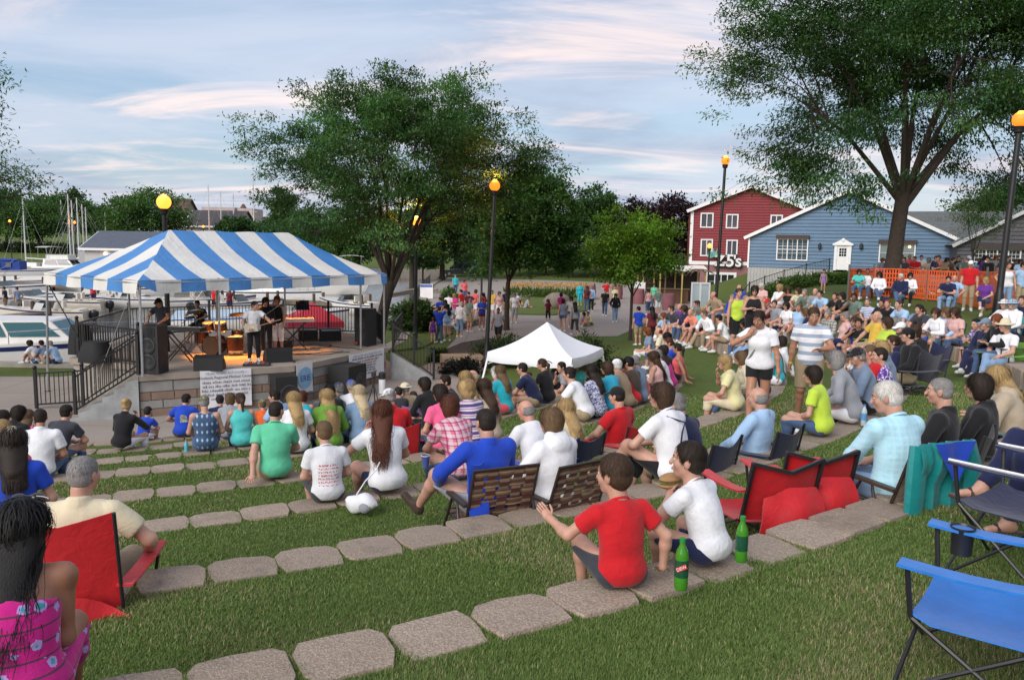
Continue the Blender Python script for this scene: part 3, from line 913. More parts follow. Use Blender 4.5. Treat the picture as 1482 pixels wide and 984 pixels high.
# seawall and quay edge
b=MB()
def wall_strip(b,pts,w_,z0,z1):
 for(ax,ay),(bx,by)in zip(pts,pts[1:]):
  d=Vector((bx-ax,by-ay,0));L_=d.length;d.normalize()
  b.box(((ax+bx)/2,(ay+by)/2,(z0+z1)/2),(L_+w_*.8,w_,z1-z0),math.atan2(d.y,d.x))
wall_strip(b,[(-80,27.6),(-14.2,27.6)],0.55,-3,0.13);wall_strip(b,[(-14.0,27.7),(-11.8,31.1)],0.5,-3,0.12);wall_strip(b,[(-11.5,31.25),(-5.7,31.8)],0.5,-3,0.11)
wall_strip(b,[(-5.4,32.1),(-5.0,36),(-8.2,80),(-8.8,117.6)],0.55,-3,0.10);wall_strip(b,[(-300,118),(-9.2,118)],0.6,-3,0.2)
o=b.build('seawall',concrete,None,0);tag(o,'low grey concrete seawall along the edge of the harbour','seawall')
# street lamps with lit amber globes
lamp_glow=M_emit('lamp_globe',(1.0,0.21,0.012),0.9,(0.30,0.11,0.02))
lamp_hot=M_emit('lamp_globe_hot',(1.0,0.30,0.03),1.5,(0.35,0.16,0.04))
lamp_core=lamp_hot
def street_lamp(label,px,py_top,dep,base_z=None,hot=False,lean=0.0,watts=60,rg=0.19,pole_r=0.075):
 P=at_y(px,py_top,dep)
 x,y=P[0],P[1]
 z0=ground(x,y)if base_z is None else base_z
 h=P[2]-z0
 t=thing('street_lamp',label,'street lamp',(x-lean*h,y,z0-0.02),0,'amber globe lamps on black posts')
 t.rotation_euler=(0,math.atan(lean),0)
 b=MB();b.lathe([(pole_r*2.0,0),(pole_r*2.0,0.08),(pole_r*1.5,0.14),(pole_r*1.4,0.7),(pole_r*1.05,0.8),(pole_r,1.0),(pole_r*.85,h-rg*1.8),(pole_r*1.5,h-rg*1.65),(pole_r*1.6,h-rg*1.3),(pole_r*1.9,h-rg*.92)],12)
 b.build('post',black_metal,t)
 b=MB();b.ell((0,0,h),(rg,rg,rg),20,14);b.build('globe',lamp_hot if hot else lamp_glow,t)
 b=MB();b.lathe([(rg*.55,h+rg*.86),(rg*.35,h+rg*1.06),(0.01,h+rg*1.12)],12);b.build('finial',black_metal,t)
 ld=bpy.data.lights.new('lamp_light','POINT');ld.energy=watts;ld.color=(1.0,0.36,0.07);ld.shadow_soft_size=rg
 lo=bpy.data.objects.new('lamp_light',ld);COL.objects.link(lo);lo.parent=t;lo.location=(0,0,h+rg*1.6)
 return t
street_lamp('black lamp post with amber globe rising beside the white pop up tent',716,268,29,lean=0.035)
street_lamp('amber globe lamp on a black post in front of the blue house siding',1050,232,37,lean=0.02)
street_lamp('big amber globe lamp beyond the orange snow fence at the edge of the crowd',1477,172,25.5,rg=0.235,lean=0.03,pole_r=0.1)
street_lamp('amber globe lamp glowing under the leaves of the large locust tree',603,320,33.5,lean=0.01,hot=True,watts=260)
street_lamp('bright amber globe lamp behind the striped stage canopy',237,292,31.6,base_z=0.0,hot=True,rg=0.27,watts=120,pole_r=0.1)
street_lamp('small lamp in front of the red building beside the lettered sign',1027,356,66,base_z=0.0,hot=True,watts=120)
street_lamp('small amber lamp half hidden by leaves right of the large locust trunk',698,331,58,hot=True,watts=160)
street_lamp('distant amber lamp below the spreading tree by the far car park',14,320,122,hot=True,watts=50)
street_lamp('distant amber lamp beside the boat masts by the boathouse',108,322,122,hot=True,watts=50)
street_lamp('distant amber lamp in front of the grey roofed house',294,328,128,hot=True,watts=50)
street_lamp('distant amber lamp among the bushes behind the canopy ridge',381,330,124,hot=True,watts=50)
# buildings on the right
def plank_wall(mb,w_,z_bot,top_fn,course=0.20,lap=0.022,t=0.16):
 z=z_bot
 while True:
  z1=z+course
  xs=[x for x in np.linspace(0,w_,41)]
  run=[x for x in xs if top_fn(x)>z+0.01]
  if not run:break
  a,c=run[0],run[-1]
  za,zc=min(z1,top_fn(a)),min(z1,top_fn(c))
  yield z,z1,a,c
  z=z1
def house_wall(parent,w_,z0,eave,apex,apx,mat_,course,nm='siding_board',wall_mat=None,skip=None):
 top=lambda x:eave+(apex-eave)*(x/apx if x<apx else(w_-x)/(w_-apx))
 b=MB();b.add([(0,.05,z0),(w_,.05,z0),(w_,.05,eave),(apx,.05,apex),(0,.05,eave),(0,9,z0),(w_,9,z0),(w_,9,eave),(apx,9,apex),(0,9,eave)],[(0,1,2,3,4),(9,8,7,6,5),(1,6,7,2),(0,4,9,5)])
 b.build('wall',wall_mat or mat_,parent,0)
 z=z0
 while z<apex-0.05:
  z1=min(z+course,apex)
  def lim(zz):
   if zz<=eave:return 0.0,w_
   k=(zz-eave)/(apex-eave)
   return apx*k,w_-(w_-apx)*k
  a0,c0=lim(z);a1,c1=lim(z1)
  b=MB();b.add([(a0,-.035,z+.035),(c0,-.035,z+.035),(c1,0.02,z1),(a1,0.02,z1),(a0,0.05,z+.035),(c0,0.05,z+.035)],[(0,1,2,3),(0,4,5,1)])
  b.build(nm,mat_,parent,0)
  z=z1
def window(parent,x0,x1,z0,z1,y,cols,rows,frame_m,sashes=1,mid=False,glass=None,name='window',fw=0.09):
 f=MB()
 for a,c in(((x0-fw,z0-fw),(x1+fw,z0)),((x0-fw,z1),(x1+fw,z1+fw)),((x0-fw,z0),(x0,z1)),((x1,z0),(x1+fw,z1))):
  f.box(((a[0]+c[0])/2,y-.045,(a[1]+c[1])/2),(c[0]-a[0],.09,c[1]-a[1]))
 for i in range(1,sashes):
  xx=x0+(x1-x0)*i/sashes;f.box((xx,y-.038,(z0+z1)/2),(.08,.07,z1-z0))
 if mid:f.box(((x0+x1)/2,y-.036,(z0+z1)/2),(x1-x0,.06,.06))
 wo=f.build(name,frame_m,parent,0)
 g=MB();g.box(((x0+x1)/2,y-.004,(z0+z1)/2),(x1-x0,.006,z1-z0));g.build('pane',glass or dark_glass,wo,0)
 m=MB();W_=(x1-x0)/sashes
 for s_i in range(sashes):
  for i in range(1,cols):m.box((x0+W_*(s_i+i/cols),y-.014,(z0+z1)/2),(.025,.014,z1-z0))
 for j in range(1,rows):m.box(((x0+x1)/2,y-.0145,z0+(z1-z0)*j/rows),(x1-x0,.013,.025))
 if m.n:m.build('glazing_bar',frame_m,wo,0)
 return wo
def facade(label,name,pxL,dL,pxR,dR,z):
 a,c=at_y(pxL,380,dL),at_y(pxR,380,dR)
 a[2]=c[2]=z
 d=Vector(c-a);w_=math.hypot(d.x,d.y)
 t=thing(name,label,'building',(a[0],a[1],z),math.atan2(d.y,d.x))
 def loc(px,py):
  r_=ray(px,py);u=np.array([d.x,d.y])/w_;n=np.array([-u[1],u[0]])
  k=((a[:2]-CAM[:2])@n)/(r_[:2]@n)
  p=CAM+r_*k
  return float((p[:2]-a[:2])@u),float(p[2]-z)
 return t,w_,loc
roof_grey=M('shingle_grey',(0.115,0.125,0.125),0.95,0.25,3,0.8,22,dist=0.03)
glass_lit=M_glass('window_glass_blue',(0.055,0.085,0.10),0.06)
blue_siding=M('blue_siding',(0.105,0.185,0.285),0.7,0.10,1.2,0.15,30)
hz_=2.62
bh,W_,lc=facade('blue clapboard house with a white door and pedimented porch hood','blue_house',1083,71,1381,63,hz_)
eave,apex=lc(1230,344)[1],lc(1232,277)[1]
apx=W_*0.5
house_wall(bh,W_,0.05,eave,apex,apx,blue_siding,0.29)
b=MB()
for sx in(0,1):
 xa,xb=(-.35,apx)if sx==0 else(W_+.35,apx)
 zA,zB=eave-.12,apex+.06
 b.add([(xa,-.35,zA),(xb,-.35,zB),(xb,9.5,zB),(xa,9.5,zA),(xa,-.35,zA-.10),(xb,-.35,zB-.10),(xb,9.5,zB-.10),(xa,9.5,zA-.10)],[(0,1,2,3)if sx==0 else(3,2,1,0),(7,6,5,4)if sx==0 else(4,5,6,7),(0,4,5,1),(0,3,7,4)])
b.build('roof',roof_grey,bh,0)
b=MB()
for xa,xb in((-.38,apx),(W_+.38,apx)):
 b.bar((xa,-.40,eave-.16),(xb,-.40,apex+.02),.05,.26)
b.build('bargeboard',white_paint,bh,0)
b=MB();b.bar((0,-.04,0),(0,-.04,eave),.14,.12);b.bar((W_,-.04,0),(W_,-.04,eave),.14,.12);b.build('corner_board',white_paint,bh,0)
b=MB();b.tube([(W_+.25,-.3,eave-.25),(W_+.02,-.14,eave-.6),(W_+.02,-.14,.1)],.05,6);b.build('downpipe',white_paint,bh)
x0,z0=lc(1125,375);x1,z1=lc(1169,347);window(bh,x0,x1,z0,z1,-.02,2,3,white_paint,3,True,glass_lit)
m_awn=M('awning_brown',(0.06,0.045,0.042),.8)
b=MB();b.box(((x0+x1)/2,-.16,z1+.22),(x1-x0+.3,.3,.3));b.build('awning',m_awn,bh,0)
x0,z0=lc(1273,378);x1,z1=lc(1324,354);window(bh,x0,x1,z0,z1,-.02,1,2,white_paint,3,False,M_glass('window_glass_pale',(0.16,0.21,0.22),.1))
b=MB();b.box(((x0+x1)/2,-.16,z1+.2),(x1-x0+.3,.3,.3));b.build('awning',m_awn,bh,0)
lamp_in=MB();lamp_in.ell((x1-.35,-.12,z1-.2),(.1,.06,.1),8,6);lamp_in.build('window_light',M_emit('window_light',(1,.62,.25),2.5),bh)
x0,z0=lc(1208,391);x1,z1=lc(1231,353)
xm=(x0+x1)/2;z0=0.0
b=MB();b.bar((x0,-.07,z0),(x0,-.07,z1),.22,.12);b.bar((x1,-.07,z0),(x1,-.07,z1),.22,.12)
b.add([(x0-.2,-.16,z1),(x1+.2,-.16,z1),(xm,-.16,z1+.42),(x0-.2,.0,z1),(x1+.2,.0,z1),(xm,.0,z1+.42)],[(0,1,2),(0,2,5,3),(1,4,5,2),(0,3,4,1)])
b.box((xm,-.12,z1-.06),(x1-x0+.5,.2,.16));b.ell((xm,-.18,z1+.30),(.13,.05,.16),8,6)
b.build('door_surround',white_paint,bh,30)
b=MB();b.box((xm,-.03,z1/2),(x1-x0-.2,.06,z1-.1));do=b.build('door',white_paint,bh,0)
b=MB();b.box((xm,-.065,z1*.68),((x1-x0)*.5,.012,z1*.3));b.build('pane',dark_glass,do,0)
b=MB()
for i in(-1,1):b.box((xm+i*(x1-x0)*.08,-.075,z1*.68),(.03,.012,z1*.3))
for j in(-1,1):b.box((xm,-.0755,z1*.68+j*z1*.05),((x1-x0)*.5,.012,.03))
b.build('glazing_bar',white_paint,do,0)
b=MB()
for px in(1187,1247):xx,zz=lc(px,356);b.lathe([(.03,-.3),(.13,-.2),(.13,.1),(.03,.25)],6,(xx,-.22,zz));b.box((xx,-.08,zz),(.08,.16,.08))
b.build('wall_lantern',black_metal,bh,30)
sk=M('grey_skirting',(0.36,0.37,0.36),.8,.1,2,.2,20)
for i in range(26):
 b=MB();b.box((.13+i*.27,.0,-1.45),(.255,.08,2.98));b.build('skirting_board',sk,bh,0)
wg,W2,lc2=facade('long shingled roof of the wing rising behind the blue house','shingled_wing',1240,78,1460,72,hz_)
rz1,rz0=lc2(1330,303)[1],lc2(1400,352)[1]
b=MB();b.box((W2/2,6,rz0/2),(W2,8,rz0));b.build('wall',M('dark_siding',(.07,.07,.08),.8),wg,0)
b=MB();P=[]
NC=22
for k in range(NC):
 za,zb=rz0+(rz1-rz0)*k/NC,rz0+(rz1-rz0)*(k+1)/NC;ya,yb=-.3+5.5*k/NC,-.3+5.5*(k+1)/NC
 c=MB();c.add([(-.4,ya,za+.04),(W2+3,ya,za+.04),(W2+3,yb,zb+.01),(-.4,yb,zb+.01),(-.4,ya,za-.02),(W2+3,ya,za-.02)],[(0,1,2,3),(0,4,5,1)]);c.build('shingle_course',roof_grey,wg,0)
b.add([(-.4,5.2,rz1),(W2+3,5.2,rz1),(W2+3,11,rz0),(-.4,11,rz0)],[(0,1,2,3)]);b.build('roof',roof_grey,wg,0)
gh,W3,lc3=facade('dark grey clapboard house with a long white framed window','grey_house',1384,60,1660,56,hz_)
grey_siding=M('grey_siding',(0.088,0.085,0.096),.75,.12,1.5,.15,30)
house_wall(gh,W3,0.05,lc3(1386,354)[1],lc3(1500,308)[1]+1.2,W3*.52,grey_siding,.29)
ev,ap_=lc3(1386,354)[1],lc3(1500,308)[1]+1.2
b=MB()
for xa,s_ in((-.4,1),(W3+.4,-1)):
 b.add([(xa,-.4,ev-.05),(W3*.52,-.4,ap_+.1),(W3*.52,9,ap_+.1),(xa,9,ev-.05)],[(0,1,2,3)if s_>0 else(3,2,1,0)])
b.build('roof',roof_grey,gh,0)
b=MB();b.bar((-.4,-.43,ev-.12),(W3*.52,-.43,ap_+.03),.05,.24);b.build('bargeboard',M('pale_trim',(.5,.5,.5),.6),gh,0)
x0,z0=lc3(1410,378);x1,z1=lc3(1476,363);window(gh,x0,x1,z0,z1,-.02,3,3,white_paint,4,False)
b=MB();b.box(((x0+x1)/2,-.14,z1+.25),(x1-x0+.6,.28,.4));b.build('awning',m_awn,gh,0)
red_siding=M('red_siding',(0.22,0.028,0.035),.7,.10,1.5,.12,30)
rb_,W4,lc4=facade('red gabled inn with white trim and a storefront at its foot','red_inn',998,84,1166,82,0.0)
ev,ap_=lc4(1000,303)[1],lc4(1083,271)[1]
band_z=lc4(1040,381)[1]
house_wall(rb_,W4,band_z,ev,ap_,W4/2,red_siding,.27)
stucco=M('stucco_maroon',(0.25,0.125,0.13),.9,.1,2,.3,30)
b=MB();b.box((W4/2,4,band_z/2),(W4-.02,8.1,band_z));b.build('lower_wall',stucco,rb_,0)
b=MB()
for xa,s_ in((-.5,1),(W4+.5,-1)):
 b.add([(xa,-.5,ev-.18),(W4/2,-.5,ap_+.1),(W4/2,10,ap_+.1),(xa,10,ev-.18)],[(0,1,2,3)if s_>0 else(3,2,1,0)])
b.build('roof',roof_grey,rb_,0)
b=MB()
for xa in(-.5,W4+.5):b.bar((xa,-.53,ev-.22),(W4/2,-.53,ap_+.06),.06,.3)
b.build('bargeboard',white_paint,rb_,0)
b=MB();b.bar((.06,-.05,band_z),(.06,-.05,ev-.1),.3,.12);b.build('corner_board',white_paint,rb_,0)
b=MB();b.box((W4/2,-.06,band_z),(W4+.1,.24,.36));b.build('belt_band',white_paint,rb_,0)
for(xa,ya,xb,yb)in((1015,328,1031,310),(1052,329,1067,312),(1015,369,1030,348),(1052,371,1066,349),(1116,330,1131,313)):
 x0,z0=lc4(xa,ya);x1,z1=lc4(xb,yb);window(rb_,x0,x1,z0,z1,-.02,1,1,white_paint,2,False,glass_lit,fw=.13)
x0,z0=lc4(1024,428);x1,z1=lc4(1062,398);window(rb_,x0,x1,max(.1,z0),z1,-.08,1,2,white_paint,4,False,dark_glass,'storefront',.25)
def letters(parent,txt,size,x,y,z,m_front,m_back,bold=.03):
 o=link('letter',text_mesh(txt,size,m_front,extrude=.07,bold=bold),parent);o.rotation_euler=(R(90),0,0);o.location=(x,y,z)
 o2=link('letter_backing',text_mesh(txt,size,m_back,extrude=.05,bold=bold+.085),o);o2 .location=(0.05,-.04,-.10)
sg=thing('inn_sign',"raised white letters ending in 5's with a green leaf emblem on the red inn",'sign',rb_.location,rb_.rotation_euler[2])
letter_black=M('sign_black',(.02,.02,.025),.6)
for txt,px,sz in(("Z",1041,1.5),('5',1056,1.75),("'",1062.5,1.5),('s',1068,1.75)):
 x,z=lc4(px,378);letters(sg,txt,sz,x,-.5,z,white_paint,letter_black)
b=MB()
for k in range(7):
 a=R(20+k*26);x,z=lc4(1033,372)
 b.add([(x,-.55,z),(x+.42*math.cos(a-.28),-.60,z+.42*math.sin(a-.28)),(x+.95*math.cos(a),-.58,z+.95*math.sin(a)),(x+.42*math.cos(a+.28),-.60,z+.42*math.sin(a+.28))],[(0,1,2,3)])
b.build('leaf_emblem',M('emblem_green',(.12,.36,.30),.6,.3,4),sg,0)
# patio bar below the inn
cream=M('cream_canvas',(.66,.62,.55),.7,.08,2,.2,8)
yellow_post=M('yellow_post',(.55,.42,.14),.6)
pa=at_z(970,432,0.0);pd=62.0
pat=thing('patio_bar','open patio bar with a cream sheet roof on yellow posts','bar shelter',(at_y(928,420,pd)[0],pd,0))
wp=at_y(1022,420,pd)[0]-at_y(928,420,pd)[0]
b=MB();P=[[(wp*i/8,3.2*j/4-.4,2.55+.35*math.sin(math.pi*(j/4))+.05*math.sin(i*2.0)-.03*(i%2))for j in range(5)]for i in range(9)]
b.sheet(P,-.04);b.build('canvas_roof',cream,pat,60)
for x in(.1,1.4,wp*.62,wp-.1):
 b=MB();b.box((x,-.1,1.27),(.10,.10,2.55));b.build('post',yellow_post,pat,0)
 b=MB();b.box((x,2.6,1.27),(.10,.10,2.55));b.build('post',yellow_post,pat,0)
b=MB();b.box((wp*.42,.35,.55),(wp*.62,.5,1.1));b.build('counter',M('bar_wood',(.12,.06,.035),.6,.3,3),pat,0)
b=MB();b.box((wp*.42,.30,1.13),(wp*.66,.65,.06));b.build('counter_top',M('bar_top',(.25,.16,.09),.4),pat,0)
b=MB();b.box((-.1,.2,.8),(.75,.75,1.6));b.build('end_pillar',white_paint,pat,0)
b=MB();b.box((wp*.5,2.9,1.25),(wp,.1,2.5));b.build('back_wall',M('bar_dark',(.05,.035,.03),.8),pat,0)
b=MB()
for k in range(46):b.lathe([(.035,0),(.035,.2),(.012,.24),(.012,.3)],6,(wp*.15+k*wp*.012,2.75,1.3+.35*(k%3==0)))
tag(b.build('bottle_shelf',M('bottle_mix',(.09,.07,.05),.2,.9,14),pat),kind='stuff')
for px,lab in((962,'brown thatched palm parasol beside the patio bar roof'),(1010,'ragged thatched palm parasol next to the white door panels')):
 q=at_y(px,420,60);t=thing('palm_parasol',lab,'parasol',(q[0],60,0),0,'thatched parasols at the patio bar')
 MB().tube([(0,0,0),(.05,0,2.7)],.05,7).build('pole',M('palm_pole',(.14,.10,.07),.9),t)
 rr=random.Random(px)
 for k in range(14):
  a=k/14*2*math.pi;l_=rr.uniform(1.1,1.6);b=MB();P=[]
  for i in range(6):
   s_=i/5;P.append([(math.cos(a)*l_*s_-math.sin(a)*.17*math.sin(math.pi*min(1,s_+.15))*sg_,math.sin(a)*l_*s_+math.cos(a)*.17*math.sin(math.pi*min(1,s_+.15))*sg_,2.75+.25*s_-.75*s_*s_-.03*abs(sg_))for sg_ in(-1,0,1)])
  b.grid(P);b.build('frond',M('palm_frond',(.10,.065,.045),.9,.4,8),t,0)
q=at_z(1012,452,0.0);t=thing('door_panel_pair','tall white framed pair of pale blue door panels standing on the patio edge','door panels',(at_y(999,440,50)[0],50,ground(at_y(1012,440,50)[0],50)),R(-6))
b=MB()
for x,w_ in((.06,.1),(.58,.12),(1.12,.1)):b.box((x,0,1.0),(w_,.12,2.0))
b.box((.59,0,1.96),(1.16,.13,.1));b.box((.59,0,.05),(1.16,.13,.1));b.build('frame',white_paint,t,0)
for x in(.32,.85):b=MB();b.box((x,.01,1.0),(.42,.05,1.85));b.build('panel',M('pale_blue_panel',(.42,.50,.56),.35,.1,1.5),t,0)
for k,(px,py)in enumerate(((924,440),(967,449),(854,434),(893,433))):
 p=at_z(px,py,0.0)
 t=thing('barrel_planter',['tall maroon barrel planter by the patio entrance rail','tall maroon barrel planter in front of the patio counter','maroon barrel planter at the far plaza edge beside the turquoise dress','maroon barrel planter at the far plaza edge under the red shirt'][k],'planter',(p[0],p[1],0),0,'maroon barrel planters')
 b=MB();b.lathe([(.42,0),(.46,.5),(.42,1.15),(.38,1.15),(.36,1.05),(.02,1.04)],14);b.build('barrel',M('maroon_barrel',(.22,.085,.10),.8,.15,3),t)
 # sloping bank railing, benches, orange snow fence
pts=[]
for px,py in((1200,390),(1166,398),(1134,407),(1106,416),(1084,425),(1074,436)):
 y_=62.5-(1200-px)*0.030
 p=at_y(px,py,y_);pts.append((p[0],y_,p[2]-.25))
railing('bank_railing','black iron railing running down the grassy bank below the blue house',pts,1.05,.16,ball=False)
orange=M('orange_plastic',(.70,.11,.025),.55,.15,6)
def snow_fence(label,pix,h=1.05):
 P=[drop_ray(px,py)for px,py in pix]
 o=Vector(P[0]);t=thing('snow_fence',label,'snow fence',o,0,'orange plastic snow fencing')
 for p in P:
  b=MB();b.bar(Vector(p)-o,Vector(p)-o+Vector((0,0,h+.15)),.05);b.build('stake',M('steel_stake',(.12,.13,.12),.6),t,0)
 for a,c in zip(P,P[1:]):
  a,c=Vector(a)-o,Vector(c)-o;n=max(3,int((c-a).length/.11));b=MB()
  d=(c-a).normalized();nn=Vector((d.y,-d.x,0))
  for i in range(n):
   q=a.lerp(c,(i+.5)/n);sag=.06*math.sin(i*.9)*.5
   b.bar(q+nn*.01+Vector((0,0,.08+sag)),q+nn*.01+Vector((0,0,h-.02+sag-.05*math.sin(math.pi*(i+.5)/n))),.055,.006,up=nn)
  for z in np.linspace(.10,h-.04,7):
   b.bar(a+Vector((0,0,z)),c+Vector((0,0,z)),.006,.05)
  b.build('mesh_strip',orange,t,0)
 return t
snow_fence('orange snow fence strung behind the park benches in front of the standing crowd',[(1226,434),(1262,431),(1300,432),(1340,436),(1385,440)],1.25)
snow_fence('orange snow fence turning down beside the tall lamp post',[(1385,441),(1424,450),(1448,446),(1500,440)],1.35)
def bench(label,px,py,dep_h=0.0,rz=0.0):
 p=drop_ray(px,py)
 t=thing('park_bench',label,'bench',(p[0],p[1],p[2]),rz,'slatted park benches by the snow fence')
 wood=M('bench_wood',(.20,.18,.16),.85,.25,5,.3,40)
 for k in range(4):
  b=MB();b.box((0,-.18+k*.12,.44),(1.6,.10,.035));b.build('seat_slat',wood,t,0)
 for k in range(4):
  b=MB();b.box((0,.27+k*.025,.56+k*.12),(1.6,.03,.10));b.build('back_slat',wood,t,0)
 for x in(-.7,.7):
  b=MB();b.bar((x,-.2,0),(x,-.2,.42),.05);b.bar((x,.24,0),(x,.36,.98),.05);b.bar((x,-.22,.41),(x,.28,.41),.05);b.build('leg',black_metal,t,0)
bench('empty weathered slatted park bench in front of the orange snow fence',1345,432)
bench('slatted park bench under the locust tree with three people on it',1283,432)
# white pop-up tent over the sound desk
tent_white=M('tent_white',(.78,.79,.82),.5,.03,3,.25,7,dist=.04)
tc_=at_y(790,560,20.6)
tz=ground(tc_[0],tc_[1])
tent=thing('popup_tent','white pop up tent with slanting legs over the sound desk','tent',(tc_[0],tc_[1],tz),R(-25))
hw,ez,az_=1.13,1.84,2.56
b=MB()
def tq(i,n=8):
 P=[]
 for u in range(n+1):
  row=[]
  for v in range(n+1):
   s_=v/n;a=Vector((-hw,-hw,0)).lerp(Vector((hw,-hw,0)),u/n)
   p=a.lerp(Vector((0,0,0)),s_);p.z=ez+(az_-ez)*s_-.10*math.sin(math.pi*s_)-.05*math.sin(math.pi*u/n)*(1-s_)
   q=Matrix.Rotation(i*math.pi/2,3,'Z')@p;row.append(q)
  P.append(row)
 return P
for i in range(4):b.grid(tq(i))
b.build('roof_cloth',tent_white,tent,25)
b=MB()
for i in range(4):
 Rm=Matrix.Rotation(i*math.pi/2,3,'Z');P=[]
 for u in range(13):
  x=-hw+2*hw*u/12;zt=ez-.05*math.sin(math.pi*u/12)
  P.append([Rm@Vector((x,-hw-.005,zt)),Rm@Vector((x,-hw-.025-.012*math.sin(u*1.7),zt-.12)),Rm@Vector((x,-hw-.01,zt-.23-.015*math.sin(u*.9)))])
 b.grid(P)
b.build('valance',tent_white,tent,40)
for sx,sy in((-1,-1),(1,-1),(1,1),(-1,1)):
 b=MB();b.bar((sx*(hw-.03),sy*(hw-.03),ez-.02),(sx*(hw+.28),sy*(hw+.28),0.0),.045);b.build('leg',white_paint,tent,0)
b=MB()
for sx in(-1,1):
 for k in range(4):
  x0=-hw+hw*.5*k
  b.bar((x0,sx*hw*.97,ez-.30+.2*(k%2)),(x0+hw*.5,sx*hw*.97,ez-.30+.2*((k+1)%2)),.02);b.bar((sx*hw*.97,x0,ez-.30+.2*(k%2)),(sx*hw*.97,x0+hw*.5,ez-.30+.2*((k+1)%2)),.02)
b.build('truss',white_paint,tent,0)
b=MB();a0=Matrix.Rotation(0,3,'Z')
for k in range(16):
 a=R(20+k*9);b.bar((hw*.45+.13*math.cos(a),-hw-.045,ez-.17+.07*math.sin(a)),(hw*.45+.13*math.cos(a+.16),-hw-.045,ez-.17+.07*math.sin(a+.16)),.012)
b.build('maker_mark',M('mark_dark',(.05,.05,.06),.7),tent,0)
sd_=at_y(757,560,18.6);sz_=ground(sd_[0],sd_[1])
t=thing('mixing_desk','black mixing desk with rows of knobs standing on a flight case under the white tent','mixing desk',(sd_[0],sd_[1],sz_),R(-14))
b=MB();b.box((0,0,.42),(1.25,.6,.84));b.build('flight_case',black_plastic,t,0)
b=MB();b.prism([(-.72,-.42),(.72,-.42),(.72,.42),(-.72,.42)],.845,[.92,.92,1.08,1.08]);b.build('console',M('console_grey',(.12,.11,.10),.5),t,0)
b=MB()
for i in range(34):
 for j in range(9):b.box((-.66+i*.04,-.36+j*.085,.935+.016*j),(.016,.02,.02))
tag(b.build('knob_bank',M('knob_mix',(.38,.33,.26),.5,.7,60),t,0),kind='stuff')
b=MB();b.bar((-.76,-.46,.86),(-.76,.46,.96),.05);b.bar((.76,-.46,.86),(.76,.46,.96),.05);b.build('side_cheek',black_plastic,t,0)
t=thing('equipment_rack','tall black equipment rack with aluminium edging left of the mixing desk','rack',(sd_[0]-1.05,sd_[1]-.35,sz_),R(-20))
b=MB();b.box((0,0,.55),(.62,.6,1.1));b.build('case',M('rack_panel',(.05,.06,.07),.5),t,0)
b=MB()
for x in(-.31,.31):
 for y in(-.3,.3):b.bar((x,y,0),(x,y,1.11),.035)
for y in(-.3,.3):b.bar((-.32,y,1.1),(.32,y,1.1),.035)
b.build('edging',M('aluminium',(.6,.61,.63),.35,metal=.6),t,0)
p=at_z(668,530,0.0);t=thing('planter_box','low tan stone planter box with a dark leafy plant by the path','planter',(p[0],p[1],0),R(12))
b=MB();b.prism([(-.75,-.4),(.75,-.4),(.75,.4),(-.75,.4)],0,.42);b.build('box',M('tan_stone',(.33,.24,.16),.9,.2,3,.4,30),t,0)
# trees and shrubs
def leaf_mat(key,c,trans=0.35,rough=0.6):
 key='leaf_'+key
 if key in MATS:return MATS[key]
 m,N,L,b=base_mat(key)
 a=N.new('ShaderNodeAttribute');a.attribute_name='tint'
 col=mixc(N,L,1.0,c,a.outputs['Color'],'MULTIPLY')
 L.new(col,b.inputs['Base Color'])
 b.inputs['Roughness'].default_value=rough
 b.inputs['Specular IOR Level'].default_value=0.3
 tr=N.new('ShaderNodeBsdfTranslucent');L.new(mixc(N,L,1.0,col,(0.95,1.3,0.5),'MULTIPLY'),tr.inputs['Color'])
 mx=N.new('ShaderNodeMixShader');mx.inputs[0].default_value=trans
 L.new(b.outputs[0],mx.inputs[1]);L.new(tr.outputs[0],mx.inputs[2])
 L.new(mx.outputs[0],N['Material Output'].inputs['Surface'])
 MATS[key]=m
 return m
bark=M('bark',(0.050,0.038,0.029),0.95,0.35,9,1.0,26,dist=0.05)
def leaves_np(C,D,U,Ln,Wd,tint,fold=0.25):
 n=len(C)
 side=np.cross(D,U);side/=np.maximum(np.linalg.norm(side,axis=1,keepdims=True),1e-6)
 up=np.cross(side,D)
 Ln,Wd=Ln[:,None],Wd[:,None]
 a=C;b=C+D*Ln*0.5+side*Wd*0.5+up*Wd*fold;c=C+D*Ln;d=C+D*Ln*0.5-side*Wd*0.5+up*Wd*fold
 V=np.stack([a,b,c,d],1).reshape(-1,3)
 Q=(np.arange(n)[:,None]*4+np.arange(4)[None]).astype(np.int32)
 return V,Q,np.repeat(tint,4,0)
def rnd_dirs(n,g):
 v=g.normal(size=(n,3));return v/np.linalg.norm(v,axis=1,keepdims=True)
